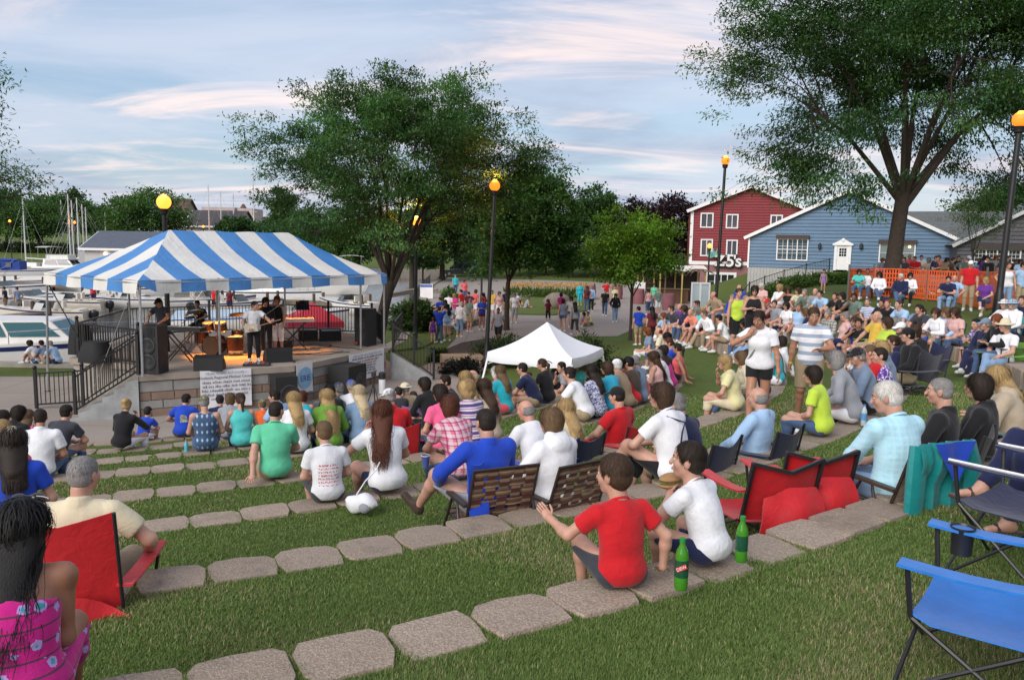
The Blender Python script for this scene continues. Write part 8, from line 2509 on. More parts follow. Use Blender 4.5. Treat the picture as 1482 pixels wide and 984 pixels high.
boat('grey trimmed white skiff with a tilted outboard motor',96,450,96,5.6,2.1,'open',hull=gel2,motors=1)
boat('slim white speedboat nosing out beyond the twin outboards',196,430,-80,6.4,2.3,'open',motors=0)
boat('white boat with an orange navy bimini at the harbour edge of the picture',6,428,-80,7.0,2.5,'bimini',canvas=blue_can,motors=0)
boat('white express boat with a royal blue canvas enclosure',26,402,-78,9.5,3.1,'enclosed',canvas=blue_can,motors=0)
boat('tall white flybridge cruiser beside the boathouse',86,398,-98,11.5,3.8,'fly',canvas=gel2,motors=0)
boat('small black inflatable tender with a raised motor',30,462,80,3.6,1.6,'open',hull=black_can,motors=1)
boat('grey canopied pontoon boat behind the drummer',302,447,-60,6.6,2.5,'bimini',canvas=grey_can,motors=1)
boat('boat with a bright blue bimini top behind the guitarist',344,452,-65,6.0,2.4,'bimini',canvas=sky_can,motors=1)
boat('large white sport boat with a black arch top behind the singers',385,437,-112,10.5,3.4,'cruiser',canvas=black_can,motors=0)
boat('white cruiser beyond the black arch boat',455,424,-100,10,3.4,'fly',motors=0)
boat('white boat with a flybridge near the quay by the locust trunk',508,418,15,9.5,3.3,'fly',motors=0)
boat('white bowrider tied at the near dock behind the far loudspeaker',508,452,55,6.4,2.4,'open',motors=1)
boat('blue sided boat lying low behind the stage railing',318,478,-85,6.2,2.3,'cover',canvas=M('pale_cover',(.35,.45,.55),.7),stripe=sky_can,motors=0)
boat('white runabout half hidden by the keyboard stand',432,470,-70,6.0,2.3,'open',motors=1)
boat('distant white cruiser under the canopy edge near the boathouse',150,396,-92,9,3.2,'cruiser',motors=0)
boat('white fishing boat at the foot of the canopy valance',262,424,-70,7,2.5,'bimini',canvas=gel2,motors=1)
boat('white day boat with a tan cover in the far left row',52,418,-86,8.0,2.7,'cover',canvas=gel2,motors=0)
boat('white sedan cruiser in the far left row',112,414,-95,9.0,3.0,'cruiser',motors=0)
boat('white centre console boat beside the twin outboards',178,446,100,6.2,2.3,'open',motors=1)
boat('small cream runabout by the short timber dock',66,466,96,5.4,2.1,'open',hull=gel2,motors=1)
boat('white skiff with a navy cover at the far quay',210,412,-80,7.0,2.5,'cover',canvas=blue_can,motors=0)
boat('white flybridge yacht in the far row behind the canopy post',238,408,-92,10.5,3.5,'fly',motors=0)
boat('low white boat in the far row behind the drummer',290,414,-80,8.5,2.9,'cruiser',motors=0)
boat('white boat in the far row left of the black arch boat',345,416,-100,9.0,3.0,'bimini',canvas=blue_can,motors=0)
boat('white boat with a maroon cover in the far row by the cruisers',405,414,-85,8.0,2.8,'cover',canvas=red_can,motors=0)
dock_m=M('dock_wood',(.16,.125,.095),.9,.3,4,.4,30)
def dock(label,a,c,w_=1.6,z=-.45):
 a,c=Vector((a[0],a[1],0)),Vector((c[0],c[1],0));t=thing('dock',label,'dock',(a+c)/2+Vector((0,0,z)),math.atan2((c-a).y,(c-a).x),'timber docks')
 L_=(c-a).length;n=int(L_/.6)
 m=MB();m.box((0,0,0),(.585,w_,.06));me=m.mesh('plank',dock_m,0)
 for i in range(n):o=link('plank',me,t);o.location=(-L_/2+(i+.5)*.6,0,0)
 b=MB()
 for i in range(int(L_/4)+1):
  for sy in(-1,1):b.tube([(-L_/2+i*4,sy*w_/2,-2.5),(-L_/2+i*4,sy*w_/2,.7)],.12,7)
 b.build('piling',M('piling',(.09,.07,.055),.95,.3,4),t)
 b=MB();b.box((0,-w_/2,-.15),(L_,.06,.25));b.box((0,w_/2,-.15),(L_,.06,.25));b.build('stringer',dock_m,t,0)
q=lambda px,py:at_z(px,py,-.45)[:2]
dock('long timber dock in front of the far row of boats',q(-40,408),q(230,414));dock('timber dock behind the singers with white boats along it',q(330,432),q(545,440));dock('short timber dock running out by the twin outboards',q(-20,460),q(60,452),1.3)
mast_m=M('mast_aluminium',(.55,.56,.58),.4,.05,5)
for k,(px,ty,by,dp)in enumerate(((39,288,356,118),(104,281,350,122),(109,290,352,124),(117,287,352,120),(124,296,350,125),(129,300,350,121),(306,268,345,130),(323,277,338,140),(341,281,335,142),(370,252,330,128),(156,308,345,126),(93,290,350,140),(387,290,330,138))):
 P=at_y(px,ty,dp);x=at_y(px,by,dp)[0];zb=-1.0
 t=thing('sailboat',['sailboat with a lone mast before the spreading tree','sailboat with the tallest mast of the cluster by the boathouse','sailboat second in the mast cluster by the boathouse','sailboat third in the mast cluster by the boathouse','sailboat fourth in the mast cluster by the boathouse','sailboat fifth in the mast cluster by the boathouse','sailboat with the tall pale mast before the grey roofed house','sailboat with a slender mast over the grey roofed house','sailboat with a thin mast beside the roof chimney','sailboat with the lone tall mast near the locust crown','sailboat with a short mast by the spreading locust','sailboat with a thin dark mast behind the car park tree','sailboat mast beside the amber lamp in the bushes'][k],'sailboat',(x,dp,WZ),R(80+7*k),'sailboats beyond the boathouse')
 h=P[2]-WZ
 b=MB();P2=[[(-1.2*(1-(abs(i-4)/5)**2),(i-4)*1.1,.9),(-.9*(1-(abs(i-4)/5)**2),(i-4)*1.0,0),(.9*(1-(abs(i-4)/5)**2),(i-4)*1.0,0),(1.2*(1-(abs(i-4)/5)**2),(i-4)*1.1,.9)]for i in range(9)]
 b.grid(P2);b.add([r_[0]for r_ in P2]+[r_[3]for r_ in P2[::-1]],[tuple(range(18))]);b.prism([(-.7,-2),(.7,-2),(.5,1.5),(-.5,1.5)],.9,1.4);b.build('hull',gel,t,30)
 b=MB();b.tube([(0,.3,.9),(0,.3,h)],[.11,.07],6);b.tube([(-.9,.3,h*.62),(.9,.3,h*.62)],.03,4);b.build('mast',mast_m,t)
 b=MB();b.tube([(0,.3,2.0),(0,-3.4,1.9)],.09,6);b.build('boom',mast_m,t)
 b=MB()
 for e in((0,4.3,.9),(0,-4.2,.9),(1.1,.2,.9),(-1.1,.2,.9)):b.tube([(0,.3,h*.98),e],.012,3)
 b.build('stay',mast_m,t)
def barn(label,name,pxa,pxb,dep,zb,y_eave,y_ridge,wall,roof,depth=9,gables=True,group=None):
 a,c=at_y(pxa,y_eave,dep),at_y(pxb,y_eave,dep);ze=a[2]-zb;zr=at_y((pxa+pxb)/2,y_ridge,dep+depth/2)[2]-zb
 w_=c[0]-a[0];t=thing(name,label,'building',(a[0],dep,zb),0,group)
 b=MB();b.add([(0,0,0),(w_,0,0),(w_,0,ze),(0,0,ze),(0,depth,0),(w_,depth,0),(w_,depth,ze),(0,depth,ze),(0,depth/2,zr),(w_,depth/2,zr)],[(0,1,2,3),(0,3,8,7,4),(1,5,6,9,2),(5,4,7,6)]);b.build('wall',wall,t,0)
 b=MB();o_=.5
 b.add([(-o_,-o_,ze-.2),(w_+o_,-o_,ze-.2),(w_+o_,depth/2,zr+.06),(-o_,depth/2,zr+.06),(w_+o_,depth+o_,ze-.2),(-o_,depth+o_,ze-.2)],[(0,1,2,3),(3,2,4,5)]);b.build('roof',roof,t,0)
 b=MB();b.bar((-o_,-o_-.03,ze-.30),(w_+o_,-o_-.03,ze-.30),.05,.3);b.bar((-o_-.02,-o_,ze-.30),(-o_-.02,depth/2,zr-.04),.3,.05);b.build('fascia',white_paint,t,0)
 return t,w_,ze
pale_side=M('pale_siding',(.47,.46,.45),.7,.06,2)
slate=M('slate_roof',(.085,.10,.13),.85,.15,2,.4,12)
t,w_,ze=barn('long pale boathouse with a slate grey roof on the far bank','boathouse',122,330,104,-1.0,357,336,pale_side,slate,10)
b=MB();b.prism([(-1.7,2),(0,2),(0,9),(-1.7,9)],0,ze-.6);b.build('annex',M('annex_grey',(.36,.36,.37),.7),t,0)
b=MB();b.box((w_*.18,-.03,ze*.4),(.3,.08,ze*.8));b.build('corner_board',white_paint,t,0)
b=MB();b.ell((w_*.15,-.2,ze*.78),(.22,.2,.2),8,6);b.build('wall_light',M_emit('wall_light',(1,.7,.35),3.0),t)
x0=w_*.22;b=MB();b.sheet([[(x0+2.0*i/4,-.1-1.1*j/3,ze*.60-.5*j/3)for j in range(4)]for i in range(5)],-.04);b.build('awning',blue_can,t,60)
t,w_,ze=barn('pale house with a dark hipped roof beyond the masts','far_house',268,342,138,.6,325,305,pale_side,M('dark_roof',(.06,.055,.06),.9),10)
for k in range(4):window(t,w_*(.1+.22*k),w_*(.22+.22*k),ze*.45,ze*.8,-.02,2,1,white_paint,fw=.1)
fb_,W5,lc5=facade('low pinkish office block on the skyline beyond the masts','office_block',286,236,368,236,.5)
b=MB();zt_=lc5(300,311)[1];b.box((W5/2,8,zt_/2),(W5,16,zt_));b.build('wall',M('office_pink',(.45,.38,.36),.8,.1,.6),fb_,0)
b=MB()
for px0,px1,ty in((288,336,300),(340,362,302)):
 xa,za=lc5(px0,ty);xb,_=lc5(px1,ty);b.box(((xa+xb)/2,7,(zt_+za)/2),(xb-xa,10,za-zt_+.3))
b.build('rooftop_block',M('office_tan',(.42,.34,.31),.8,.15,.6),fb_,0)
b=MB();xa,za=lc5(342,294);b.lathe([(1.2,zt_),(1.2,za-1.5),(.3,za)],8,(xa,6,0));b.build('roof_vent',M('vent_brown',(.12,.06,.05),.8),fb_)
for k in range(7):window(fb_,W5*(.06+.13*k),W5*(.15+.13*k),zt_*.62,zt_*.78,-.02,2,1,white_paint,fw=.1)
t,w_,ze=barn('brown roofed house peeping over the spreading locust','far_house',240,262,160,.6,312,288,M('tan_wall',(.3,.24,.2),.8),M('brown_roof',(.10,.06,.05),.9),9)
# cars
def car(label,x,y,z,rz,paint,van=False,group='cars parked by the trees',ln=None):
 t=thing('parked_car',label,'car',(x,y,z),rz,group)
 ln=ln or(4.9 if van else 4.4);w_=.9;h=1.75 if van else 1.45;hb=.95 if van else.82
 prof=[(-ln/2,.35),(-ln/2+.03,hb*.9),(-ln/2+.15,hb),(ln/2-1.0,hb),(ln/2-.25,hb*.82),(ln/2,hb*.62),(ln/2,.32)]
 b=MB();n=len(prof)
 P=[[(y_*(1.0),sx*w_*k,z_)for y_,z_ in prof]for sx,k in((-1,.97),(-1,1.0),(1,1.0),(1,.97))]
 b.prism([(p_[0],p_[1])for p_ in[(-ln/2,-w_),(ln/2-.3,-w_),(ln/2,-w_*.7),(ln/2,w_*.7),(ln/2-.3,w_),(-ln/2,w_)]],.30,[hb,hb*.84,hb*.66,hb*.66,hb*.84,hb]);b.build('body',paint,t,20)
 b=MB();y0,y1=(-ln/2+.05,ln/2-1.0)if van else(-ln/2+.5,ln/2-1.3)
 b.add([(y0,-w_*.95,hb*.98),(y1,-w_*.95,hb*.98),(y1,w_*.95,hb*.98),(y0,w_*.95,hb*.98),(y0+.2,-w_*.8,h),(y1-.8,-w_*.8,h),(y1-.8,w_*.8,h),(y0+.2,w_*.8,h)],[(4,5,6,7),(0,1,5,4),(1,2,6,5),(2,3,7,6),(3,0,4,7)]);b.build('cabin',paint,t,15)
 b=MB()
 for s_ in(-1,1):
  for k0,k1 in((.06,.32),(.36,.62),(.66,.90)):
   f=lambda u,v:(y0+(y1-y0)*u+(.2*(1-u)-.8*u)*v,s_*(w_*.95-w_*.15*v+.012),hb*.98+(h-hb*.98)*v)
   q_=[f(k0,.15),f(k1,.15),f(k1,.86),f(k0,.86)];b.add(q_,[(0,1,2,3)if s_<0 else(3,2,1,0)])
 b.add([(y1-.08+.012,-w_*.86,hb+.08),(y1-.08+.012,w_*.86,hb+.08),(y1-.72+.012,w_*.74,h-.05),(y1-.72+.012,-w_*.74,h-.05)],[(0,1,2,3)])
 b.build('window',dark_glass,t,0)
 for yx in(-ln/2+.8,ln/2-.85):
  for s_ in(-1,1):
   b=MB();b.lathe([(.33,-.11),(.33,.11)],14,(yx,s_*(w_-.10),.33),Matrix.Rotation(R(90),3,'X'));wo=b.build('wheel',rubber,t)
   b=MB();b.lathe([(.20,-.125),(.20,.125)],10,(yx,s_*(w_-.10),.33),Matrix.Rotation(R(90),3,'X'));b.build('rim',chrome,wo)
 for s_ in(-1,1):
  b=MB();b.box((ln/2-.06,s_*w_*.66,hb*.62),(.12,.32,.14));b.build('headlight',M('headlight',(.6,.6,.58),.15),t,0)
 return t
P=at_y(611,402,100);car('white minivan parked on the rise beyond the promenade',P[0],100,ground(P[0],100),R(-8),M('car_white',(.72,.73,.74),.25,.03),True)
P=at_y(668,402,101);car('dark green off road car parked beside the white minivan',P[0],101,ground(P[0],101),R(188),M('car_dark',(.03,.04,.04),.3,.05),True)
P=at_y(480,398,122);car('white car half hidden behind the far end of the canopy',P[0],122,ground(P[0],122),R(10),M('car_white',(.72,.73,.74),.25,.03),True)
for k,(px,c)in enumerate(((4,(.35,.38,.42)),(18,(.62,.63,.65)),(31,(.14,.18,.26)),(44,(.7,.7,.7)),(64,(.45,.46,.48)),(78,(.66,.66,.66)),(92,(.22,.05,.05)),(812,(.6,.6,.62)),(826,(.05,.05,.06)),(844,(.62,.62,.6)))):
 dp=146+(k%3)*5 if px<200 else 124
 P=at_y(px,362,dp)
 car(['pale blue car at the end of the far car park row','white car second in the far car park row','dark blue car third in the far car park row','bright white car under the flat topped tree','silver car right of the flat topped tree trunk','white car near the flybridge cruiser','dark red car beside the boathouse masts','silver car on the rise behind the small bright tree','black car on the rise behind the small bright tree','cream car on the rise behind the small bright tree'][k],P[0],dp,ground(P[0],dp),R(20+11*(k%3)),M('car_%d'%k,c,.3,.05))
 # people by and on the water
grass_of('''
53 509 gr1 F tee:white shorts:denim bob:dark d=27.5 y=200 z=.13 note=sitting_on_the_seawall
68 503 gr1 M tee:greyblue shorts:khaki short:dark d=27.5 y=190 z=.13 f=1.1 note=sitting_on_the_seawall
82 499 gr1 M tee:lightblue shorts:navy crop:grey d=27.5 y=200 z=.13 note=sitting_on_the_seawall
561 451 gr1 F tee:teal shorts:denim bob:dark d=37 y=60 note=sitting_by_the_quay
571 456 gr1 M tee:lightblue jeans:denim short:brown d=36 y=40 note=sitting_by_the_quay
578 452 gr1 F tee:navy shorts:khaki bob:light d=37.5 y=70 note=sitting_by_the_quay
468 455 gr1 F tee:white shorts:denim bob:brown d=31.4 y=20 z=.12 note=sitting_behind_the_stage_railing
484 458 gr1 M tee:turquoise shorts:khaki short:dark d=31.5 y=30 z=.12 note=sitting_behind_the_stage_railing
''','by the water','people by the water')
for px,py,txt_,lab in((9,452,'sd0 M tee:navy shorts:tan short:dark y=100','standing in the long open boat'),(27,453,'sd1 M tee:greyblue shorts:khaki short:brown y=60','standing in the long open boat'),(136,440,'sd0 M tee:red shorts:navy crop:brown y=200 s=.9','standing in the twin outboard boat'),(311,452,'sd1 M tee:red shorts:black short:grey y=150','standing in the pontoon boat'),(333,454,'sd0 F tee:maroon shorts:navy bob:dark y=180','standing in the pontoon boat')):
 d=parse('%d %d %s'%(px,py,txt_));p=at_z(px,py,WZ+.45);make(d,P_(d),np.array([p[0],p[1],WZ+.45]),R(d['y']),lab,'people aboard the boats')
p=at_y(453,452,33);t=thing('market_canopy','small red pitched canopy on the quay behind the keyboard','canopy',(p[0],33,.0),R(20))
b=MB();b.add([(-1.1,-1.1,1.25),(1.1,-1.1,1.25),(1.1,1.1,1.25),(-1.1,1.1,1.25),(0,0,1.95)],[(0,1,4),(1,2,4),(2,3,4),(3,0,4)]);b.grid([[(x,y,1.25),(x,y,1.0)]for x,y in((-1.1,-1.1),(1.1,-1.1),(1.1,1.1),(-1.1,1.1),(-1.1,-1.1))]);b.build('roof_cloth',M('red_market',(.45,.03,.06),.7,.1,3,.2,8),t,0)
for sx in(-1,1):
 for sy in(-1,1):MB().bar((sx*1.05,sy*1.05,0),(sx*1.05,sy*1.05,1.25),.05).build('leg',steel,t,0)
railing('quay_railing','pale steel railing curving along the quay edge beyond the stage',[(-5.0,34,.1),(-5.4,40,.1),(-6.0,47,.1),(-6.6,54,.1),(-7.1,61,.1),(-7.7,70,.1),(-8.1,79,.1)],1.0,.35,ball=False)
field_stone=M('field_stone',(.24,.21,.175),.95,.3,2.5,.8,16,dist=.04)
def stone_wall(label,pix,h,dz=0.0,z=0.0):
 pts_=[G0(*p_)for p_ in pix];o=Vector((*pts_[0],z));t=thing('stone_wall',label,'stone wall',o,0,'low dry stone walls on the plaza')
 rr=random.Random(len(pix)*7+int(h*100));
 ms_=[]
 for k in range(5):
  b=MB();b.ell((0,0,0),(.27,.16,.12),8,5);b.v=[(x*(1+rr.uniform(-.15,.15)),y*(1+rr.uniform(-.15,.15)),max(-.1,min(.1,z_*1.3)))for x,y,z_ in b.v];ms_.append(b.mesh('stone',field_stone,50))
 for a,c in zip(pts_,pts_[1:]):
  a,c=Vector((*a,0)),Vector((*c,0));L_=(c-a).length;n=max(1,int(L_/.52));an=math.atan2((c-a).y,(c-a).x)
  for row in range(int(h/.2)):
   for i in range(n):
    q_=a.lerp(c,(i+.5+.5*(row%2))/n);s_=link('stone',rr.choice(ms_),t);s_.location=q_-Vector((o.x,o.y,0))+Vector((0,0,.1+row*.2));s_.rotation_euler=(0,0,an+rr.uniform(-.15,.15))
 return t
stone_wall('low dry stone wall curving behind the crowd of onlookers',[(560,432),(600,424),(640,424),(668,432)],.6)
stone_wall('low dry stone planter wall in front of the onlookers',[(640,476),(664,478),(690,470),(694,462)],.4)
for px,py,lab in((617,432,'white sandwich board with a blue heading on the promenade'),):
 p=at_z(px,py,0);t=thing('sandwich_board',lab,'sign',(p[0],p[1],.02),R(8))
 b=MB();b.add([(-.5,-.3,0),(.5,-.3,0),(.5,0,1.1),(-.5,0,1.1),(-.5,.3,0),(.5,.3,0)],[(0,1,2,3),(5,4,3,2)]);b.build('board',white_paint,t,0)
 b=MB();b.add([(-.46,-.075,.86),(.46,-.075,.86),(.46,-.02,1.06),(-.46,-.02,1.06)],[(0,1,2,3)]);b.build('heading',M('sign_blue',(.05,.12,.4),.6),t,0)
 # the band on the stage
POSES.update({'guitar':dict(sit=False,lean=1,bend=6,head=(40,6,0),twist=10,handR=((.16,.22,.98),(.9,-.7,.2),(-.5,.6,-.3),(0,-1,0),34),handL=((-.42,.34,1.12),(-.8,-.6,-.6),(-.3,.6,.5),(0,-1,0),44),footR=((.13,.04,.08),(0,1,0)),footL=((-.12,-.02,.08),(0,1,0))),'sing':dict(sit=False,lean=2,bend=6,head=(10,2,0),handR=((.06,.20,1.44),(1,-.3,-.6),(-.4,.3,.6),(0,-1,0),46),handL=((-.24,.12,.86),(-.6,-1,0)),footR=((.10,.03,.08),(0,1,0)),footL=((-.10,0,.08),(0,1,0))),'keys':dict(sit=False,lean=8,bend=12,head=(0,18,0),handR=((.20,.42,1.02),(1,-.6,.1),(0,1,-.2),(0,0,-1),24),handL=((-.20,.42,1.02),(-1,-.6,.1),(0,1,-.2),(0,0,-1),24),footR=((.12,.02,.08),(0,1,0)),footL=((-.12,0,.08),(0,1,0))),'drum':dict(lean=6,bend=12,head=(10,6,0),handR=((.24,.42,.34),(1,-.5,-.2)),handL=((-.22,.42,.30),(-1,-.5,-.2)),footR=((.18,.50,-.42),),footL=((-.18,.48,-.42),)),})
def on_stage(line,lab,dz=0.0):
 d=parse(line);p=at_z(d['px'],d['py'],SZ);pr=P_(d)
 o=make(d,pr,np.array([p[0],p[1],SZ+dz]),R(d['y']),'on the stage','band on the stage');RECS[-1]['fixed']=lab
 return o,pr,p
og,prg,pg=on_stage('368 523 guitar M tee:white pants:black short:dark y=205 f=1.05','guitarist in a white tee and black trousers with a pale guitar on stage')
os_,prs,ps=on_stage('386 512 sing F long:black pants:black long:dark y=195','singer dressed in black standing behind the guitarist on stage')
ow,prw,pw=on_stage('404 508 sing F tank:black capri:white bob:red y=165 sandal:black','red haired singer in a black tank top and white cropped trousers on stage')
ok_,prk,pk=on_stage('238 514 keys M tee:charcoal pants:black short:dark y=170 cap:black f=1.15','keyboard player in dark clothes and a cap behind the tall loudspeaker')
od,prd,pd_=on_stage('290 494 drum M tee:black shorts:black short:dark y=175','drummer in black seated behind the drum kit',.50)
t=thing('drum_stool','round black stool under the drummer','stool',(pd_[0],pd_[1],SZ));b=MB();b.lathe([(.05,0),(.03,.42),(.17,.43),(.17,.50)],12);b.build('seat',black_plastic,t)
def local(o,pt):return(Matrix.Translation(o.location)@Matrix.Rotation(o.rotation_euler[2],4,'Z'))@Vector(pt)
t=thing('guitar','pale electric guitar slung on the guitarist in white','guitar',local(og,(.08,.20,.98)),og.rotation_euler[2])
t.rotation_euler=(0,0,og.rotation_euler[2])
b=MB();b.prism([(-.20,-.03),(-.12,.03),(.10,.03),(.18,-.03)],0,.01);b.v,b.f,b.mi,b.n=[],[],[],0
out=[(.20,.0),(.17,.13),(.05,.10),(-.06,.12),(-.16,.09),(-.14,.02),(-.17,-.10),(-.05,-.11),(.06,-.12),(.17,-.14)]
V=[(x,0,z)for x,z in out]+[(x,.045,z)for x,z in out];n=len(out)
b.add(V,[tuple(range(n-1,-1,-1)),tuple(range(n,2*n))]+[(i,(i+1)%n,n+(i+1)%n,n+i)for i in range(n)]);b.build('body',M('guitar_cream',(.62,.55,.42),.25),t,40)
b=MB();b.bar((-.14,.03,.03),(-.62,.07,.17),.045,.02);b.bar((-.62,.07,.17),(-.78,.08,.215),.065,.018);b.build('neck',M('guitar_maple',(.35,.20,.09),.4),t,0)
b=MB();b.box((.02,.05,-.01),(.16,.008,.07));b.build('pickguard',white_paint,t,0)
b=MB();b.tube([(.18,.0,.08),(.14,-.10,.34),(-.05,-.30,.50),(-.20,-.16,.36),(-.14,.0,.08)],.015,5,True,.4);b.build('strap',black_can,t)
def mic_stand(label,px,py,h=1.5,boom=.3,rz=0):
 p=at_z(px,py,SZ);t=thing('microphone_stand',label,'microphone stand',(p[0],p[1],SZ),R(rz),'microphone stands on the stage')
 b=MB();b.lathe([(.14,0),(.13,.02),(.02,.03)],14);b.tube([(0,0,.02),(0,0,h-.15)],.012,6);b.tube([(.08,0,h-.25),(-boom,0,h+.05)],.010,6);b.build('stand',frame_m,t)
 b=MB();b.tube([(-boom,0,h+.05),(-boom-.15,0,h+.08)],[.014,.020],8);b.ell((-boom-.17,0,h+.085),(.03,.027,.027),8,6);b.build('microphone',black_plastic,t)
mic_stand('chrome boom microphone stand in front of the guitarist',384,524,1.5,.35,200);mic_stand('black boom microphone stand at the drum kit',268,512,1.15,.4,160);mic_stand('microphone stand by the white topped keyboard',425,500,1.4,.3,150)
p=at_z(312,513,SZ);kit_rz=R(175)
t=thing('drum_kit','dark drum kit with brass cymbals in the middle of the stage','drum kit',(p[0],p[1],SZ),R(-8))
shell,head_m,brass=M('drum_shell',(.05,.02,.012),.2,.3,3),M('drum_head',(.55,.53,.50),.5),M('brass',(.55,.36,.12),.25,.15,12,metal=.9)
def drum(name,c,r,h,rot=None):
 b=MB();b.lathe([(r,0),(r,h)],20,c,rot);do=b.build(name,shell,t)
 b=MB();b.lathe([(r*1.03,-.02),(r*1.03,.03),(r*.97,.03)],20,c,rot,cap=False);b.build('hoop',chrome,do);b=MB();rot_=rot or Matrix.Identity(3);c2=Vector(c)+rot_@Vector((0,0,h));b.lathe([(r*1.03,-.03),(r*1.03,.02),(r*.97,.02)],20,c2,rot,cap=False);b.build('hoop',chrome,do)
 b=MB();b.lathe([(r*.97,-.004),(r*.97,.004)],20,c,rot);b.lathe([(r*.97,-.004),(r*.97,.006)],20,c2,rot);b.build('drum_head',head_m if name!='bass_drum' else M('black_head',(.02,.02,.02),.35),do)
drum('bass_drum',(0,-.25,.30),.28,.45,Matrix.Rotation(R(-90),3,'X'));drum('tom',(-.22,.05,.72),.16,.22,Matrix.Rotation(R(14),3,'X'));drum('tom',(.18,.05,.72),.17,.24,Matrix.Rotation(R(14),3,'X'));drum('floor_tom',(-.62,.35,.25),.21,.4);drum('snare_drum',(.48,.45,.55),.18,.15);drum('floor_tom',(.60,.05,.12),.24,.42)
for c,r in(((-.65,.10,1.25),.24),((.62,.12,1.20),.22),((-.95,.35,1.05),.20),((.9,.5,.95),.18)):
 b=MB();b.lathe([(.02,.03),(.06,.022),(r,0),(r,-.004),(.05,.01)],20,c,Matrix.Rotation(R(12),3,'X'));co=b.build('cymbal',brass,t)
 b=MB();b.tube([(c[0],c[1],0.02),c],.012,6);b.lathe([(.18,0),(.02,.2)],3,(c[0],c[1],.02),cap=False);b.build('cymbal_stand',chrome,co)
def keyboard(label,px,py,rz,top,ln=1.3):
 p=at_z(px,py,SZ);t=thing('keyboard',label,'keyboard',(p[0],p[1],SZ),R(rz),'keyboards on crossed stands')
 b=MB();b.box((0,0,.93),(ln,.34,.10));b.build('case',top,t,20)
 b=MB();b.box((0,.09,.983),(ln*.92,.14,.012));ko=b.build('keybed',white_paint,t,0)
 b=MB()
 for i in range(30):
  if i%7 not in(2,6):b.box((-ln*.45+(i+1)*ln*.03,.06,.992),(.014,.08,.012))
 tag(b.build('black_keys',black_plastic,ko,0),kind='stuff')
 b=MB()
 for y in(-.1,.1):b.bar((-.4,y,.02),(.4,y,.87),.03);b.bar((.4,y,.02),(-.4,y,.87),.03)
 b.build('stand',black_metal,t,0)
 return t
keyboard('white topped keyboard on a crossed stand beside the red haired singer',424,506,20,M('key_white',(.55,.54,.52),.4));keyboard('black keyboard on a crossed stand in front of the keyboard player',262,524,-10,black_plastic,1.4)
t=thing('laptop','open laptop on a stand behind the white topped keyboard','laptop',at_z(436,500,SZ)+np.array([0,.3,1.15]),R(20))
b=MB();b.box((0,0,0),(.42,.28,.02));b.build('base',black_plastic,t,0);b=MB();b.add([(-.21,.14,.01),(.21,.14,.01),(.21,.22,.28),(-.21,.22,.28),(-.21,.155,.01),(.21,.155,.01),(.21,.235,.28),(-.21,.235,.28)],[(0,1,2,3),(7,6,5,4),(3,2,6,7)]);b.build('screen',dark_glass,t,0)
b=MB();b.bar((0,.1,-1.13),(0,0,-.01),.03);b.build('stand',black_metal,t,0)
def amp(label,px,py,w_,h_,rz,m_,up=0.0):
 p=at_z(px,py,SZ);t=thing('amplifier',label,'amplifier',(p[0],p[1],SZ+up),R(rz),'amplifiers and cases on the stage')
 b=MB();b.box((0,0,h_/2),(w_,.35,h_));b.build('case',m_,t,0);b=MB();b.box((0,-.182,h_*.44),(w_*.9,.01,h_*.7));b.build('grille',grille,t,0);b=MB();b.box((0,-.182,h_*.90),(w_*.9,.012,h_*.1));b.build('panel',steel,t,0)
amp('brown amplifier near the far end of the stage',446,493,.65,.45,15,M('amp_brown',(.10,.04,.03),.7));amp('black amplifier beside the brown one',478,493,.70,.42,20,black_plastic);amp('low black case under the white topped keyboard',412,503,.5,.3,15,black_plastic)
amp('black amplifier behind the keyboard player',222,505,.6,.8,-10,black_plastic)
for px,py,w_,h_,lab in((140,524,.95,.55,'heap of gear under a black cloth at the top of the stairs'),(118,512,.55,.85,'tall black draped case against the stage railing')):
 p=at_z(px,py,SZ);t=thing('covered_gear',lab,'covered gear',(p[0],p[1],SZ),R(-15));b=MB()
 P2=[[(w_/2*math.cos(a)*(1-.35*v**2)*(1+.06*math.sin(a*7)*(1-v)),.4*math.sin(a)*(1-.3*v**2)*(1+.06*math.sin(a*5)),h_*v+.02)for v in np.linspace(0,1,6)]for a in np.linspace(0,2*math.pi,25)]
 b.grid(P2);b.add([r_[-1]for r_ in P2[:-1]],[tuple(range(24))]);b.build('cloth_cover',black_can,t,60)
p=at_z(372,529,SZ);t=thing('pedal_board','silver pedal board at the feet of the guitarist','pedal board',(p[0],p[1],SZ),R(10))
b=MB();b.box((0,0,.03),(.7,.3,.05));b.build('board',black_plastic,t,0)
for k in range(6):b=MB();b.box((-.28+k*.11,0,.075),(.085,.13,.05));b.build('pedal',[steel,M('pedal_red',(.4,.05,.03),.4),chrome][k%3],t,0)
rr=random.Random(3)
for k in range(7):
 p0=at_z(rr.randint(300,500),rr.randint(496,522),SZ+.012);pts=[Vector(p0)]
 a=rr.uniform(0,6.28)
 for i in range(14):a+=rr.uniform(-.75,.75);q_=pts[-1]+Vector((.22*math.cos(a),.16*math.sin(a),0));pts.append(q_)
 pts=[q_ for q_ in pts if poly_sd(np.array([q_.x]),np.array([q_.y]),ST)[0]>.15]
 if len(pts)>3:
  o=MB().tube(pts,.011,5).build('cable',rubber,None,50);tag(o,'thin black cable looping over the stage floor among the band gear','cable','cables on the stage floor')
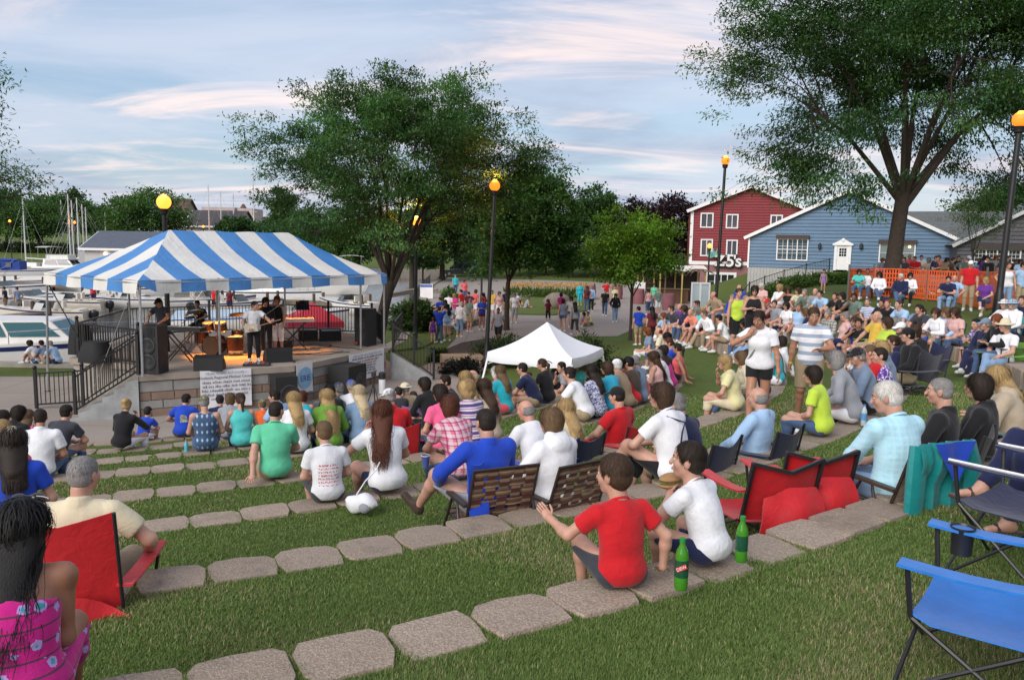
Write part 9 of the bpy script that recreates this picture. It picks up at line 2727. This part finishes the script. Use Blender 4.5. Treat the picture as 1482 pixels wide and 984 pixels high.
def can_light(label,pos,aim,watts):
 pos,aim=Vector(pos),Vector(aim);t=thing('stage_light',label,'stage light',pos,0,'amber can lights under the canopy')
 Rm=(aim-pos).to_track_quat('-Z','Y').to_matrix()
 b=MB();b.lathe([(.10,-.16),(.10,.12),(.06,.20)],14,(0,0,0),Rm,cap=False);b.lathe([(.06,.20),(.01,.205)],14,(0,0,0),Rm);b.bar((0,0,.05),(0,0,.42),.02);b.build('housing',black_metal,t)
 b=MB();b.lathe([(.09,-.12),(.09,-.115)],14,(0,0,0),Rm);b.build('lens',M_emit('amber_lens',(1,.35,.05),4.0),t)
 ld=bpy.data.lights.new('can_light','SPOT');ld.energy=watts;ld.color=(1.0,.34,.04);ld.spot_size=R(62);ld.spot_blend=.7;ld.shadow_soft_size=.08
 lo=bpy.data.objects.new('can_light',ld);COL.objects.link(lo);lo.parent=t;lo.rotation_euler=Rm.to_euler();lo.location=Rm@Vector((0,0,-.17))
pA,pB=at_z(300,518,SZ),at_z(350,520,SZ)
can_light('amber can light hung over the drum kit',(pA[0]-.3,pA[1]-.3,3.35),(pA[0]+.2,pA[1]+.5,SZ),420)
can_light('amber can light hung over the guitarist',(pB[0]+.2,pB[1]+.9,3.45),(pB[0]-.1,pB[1]+.2,SZ),420)
can_light('amber can light hung toward the far end of the stage',(pw[0]+.7,pw[1]+.6,3.4),(pw[0]+.6,pw[1]+.2,SZ),160)
p=at_z(553,570,0.0);t=thing('thermos','white flask with a black lid standing by the far stage corner','flask',(p[0],p[1],.02));b=MB();b.lathe([(.10,0),(.10,.42),(.09,.44)],14);b.build('body',white_paint,t);b=MB();b.lathe([(.10,.43),(.10,.60),(.07,.64)],14);b.build('lid',black_plastic,t)
# labels: look first, then place, then neighbour
def build_labels():
 def base(r,lvl):
  d=r['d'];hair=''
  if d['hat']:hair=f"{cword(d['hat'][1])} {HATW[d['hat'][0]]}"
  elif d['hair']:hair=f"{d['hair'][1]} {HAIRW[d['hair'][0]]}"
  s_=f"{r['kid']} in {topdesc(d)}"
  if hair:s_+=f" with {hair}"
  if lvl>=1 and d['bot']:s_=s_.replace(' with ',f" and {cword(d['bot'][1])} {BOTW[d['bot'][0]]} with ",1)
  return s_
 for r in RECS:r['l']=base(r,0)+' '+r['place']
 for lvl in(1,2,3):
  from collections import Counter
  c=Counter(r['l']for r in RECS)
  for r in RECS:
   if c[r['l']]<2 or 'fixed' in r:continue
   if lvl==1:r['l']=base(r,1)+' '+r['place']
   else:
    near=sorted(RECS,key=lambda q:np.hypot(*(q['pos']-r['pos'])))[lvl-1]
    r['l']=f"{base(r, 0)} beside {near['kid']} in {topdesc(near['d'])}"
 for r in RECS:
  if 'fixed' in r:r['l']=r['fixed']
  w_=r['l'].split()
  r['o']['label']=' '.join(w_[:16])
 for o in bpy.data.objects:
  if 'label' in o and len(o['label'].split())>16:o['label']=' '.join(o['label'].split()[:16])
build_labels()
print('script seconds',round(time.time()-T0,1),'objects',len(bpy.data.objects),'people',len(RECS))
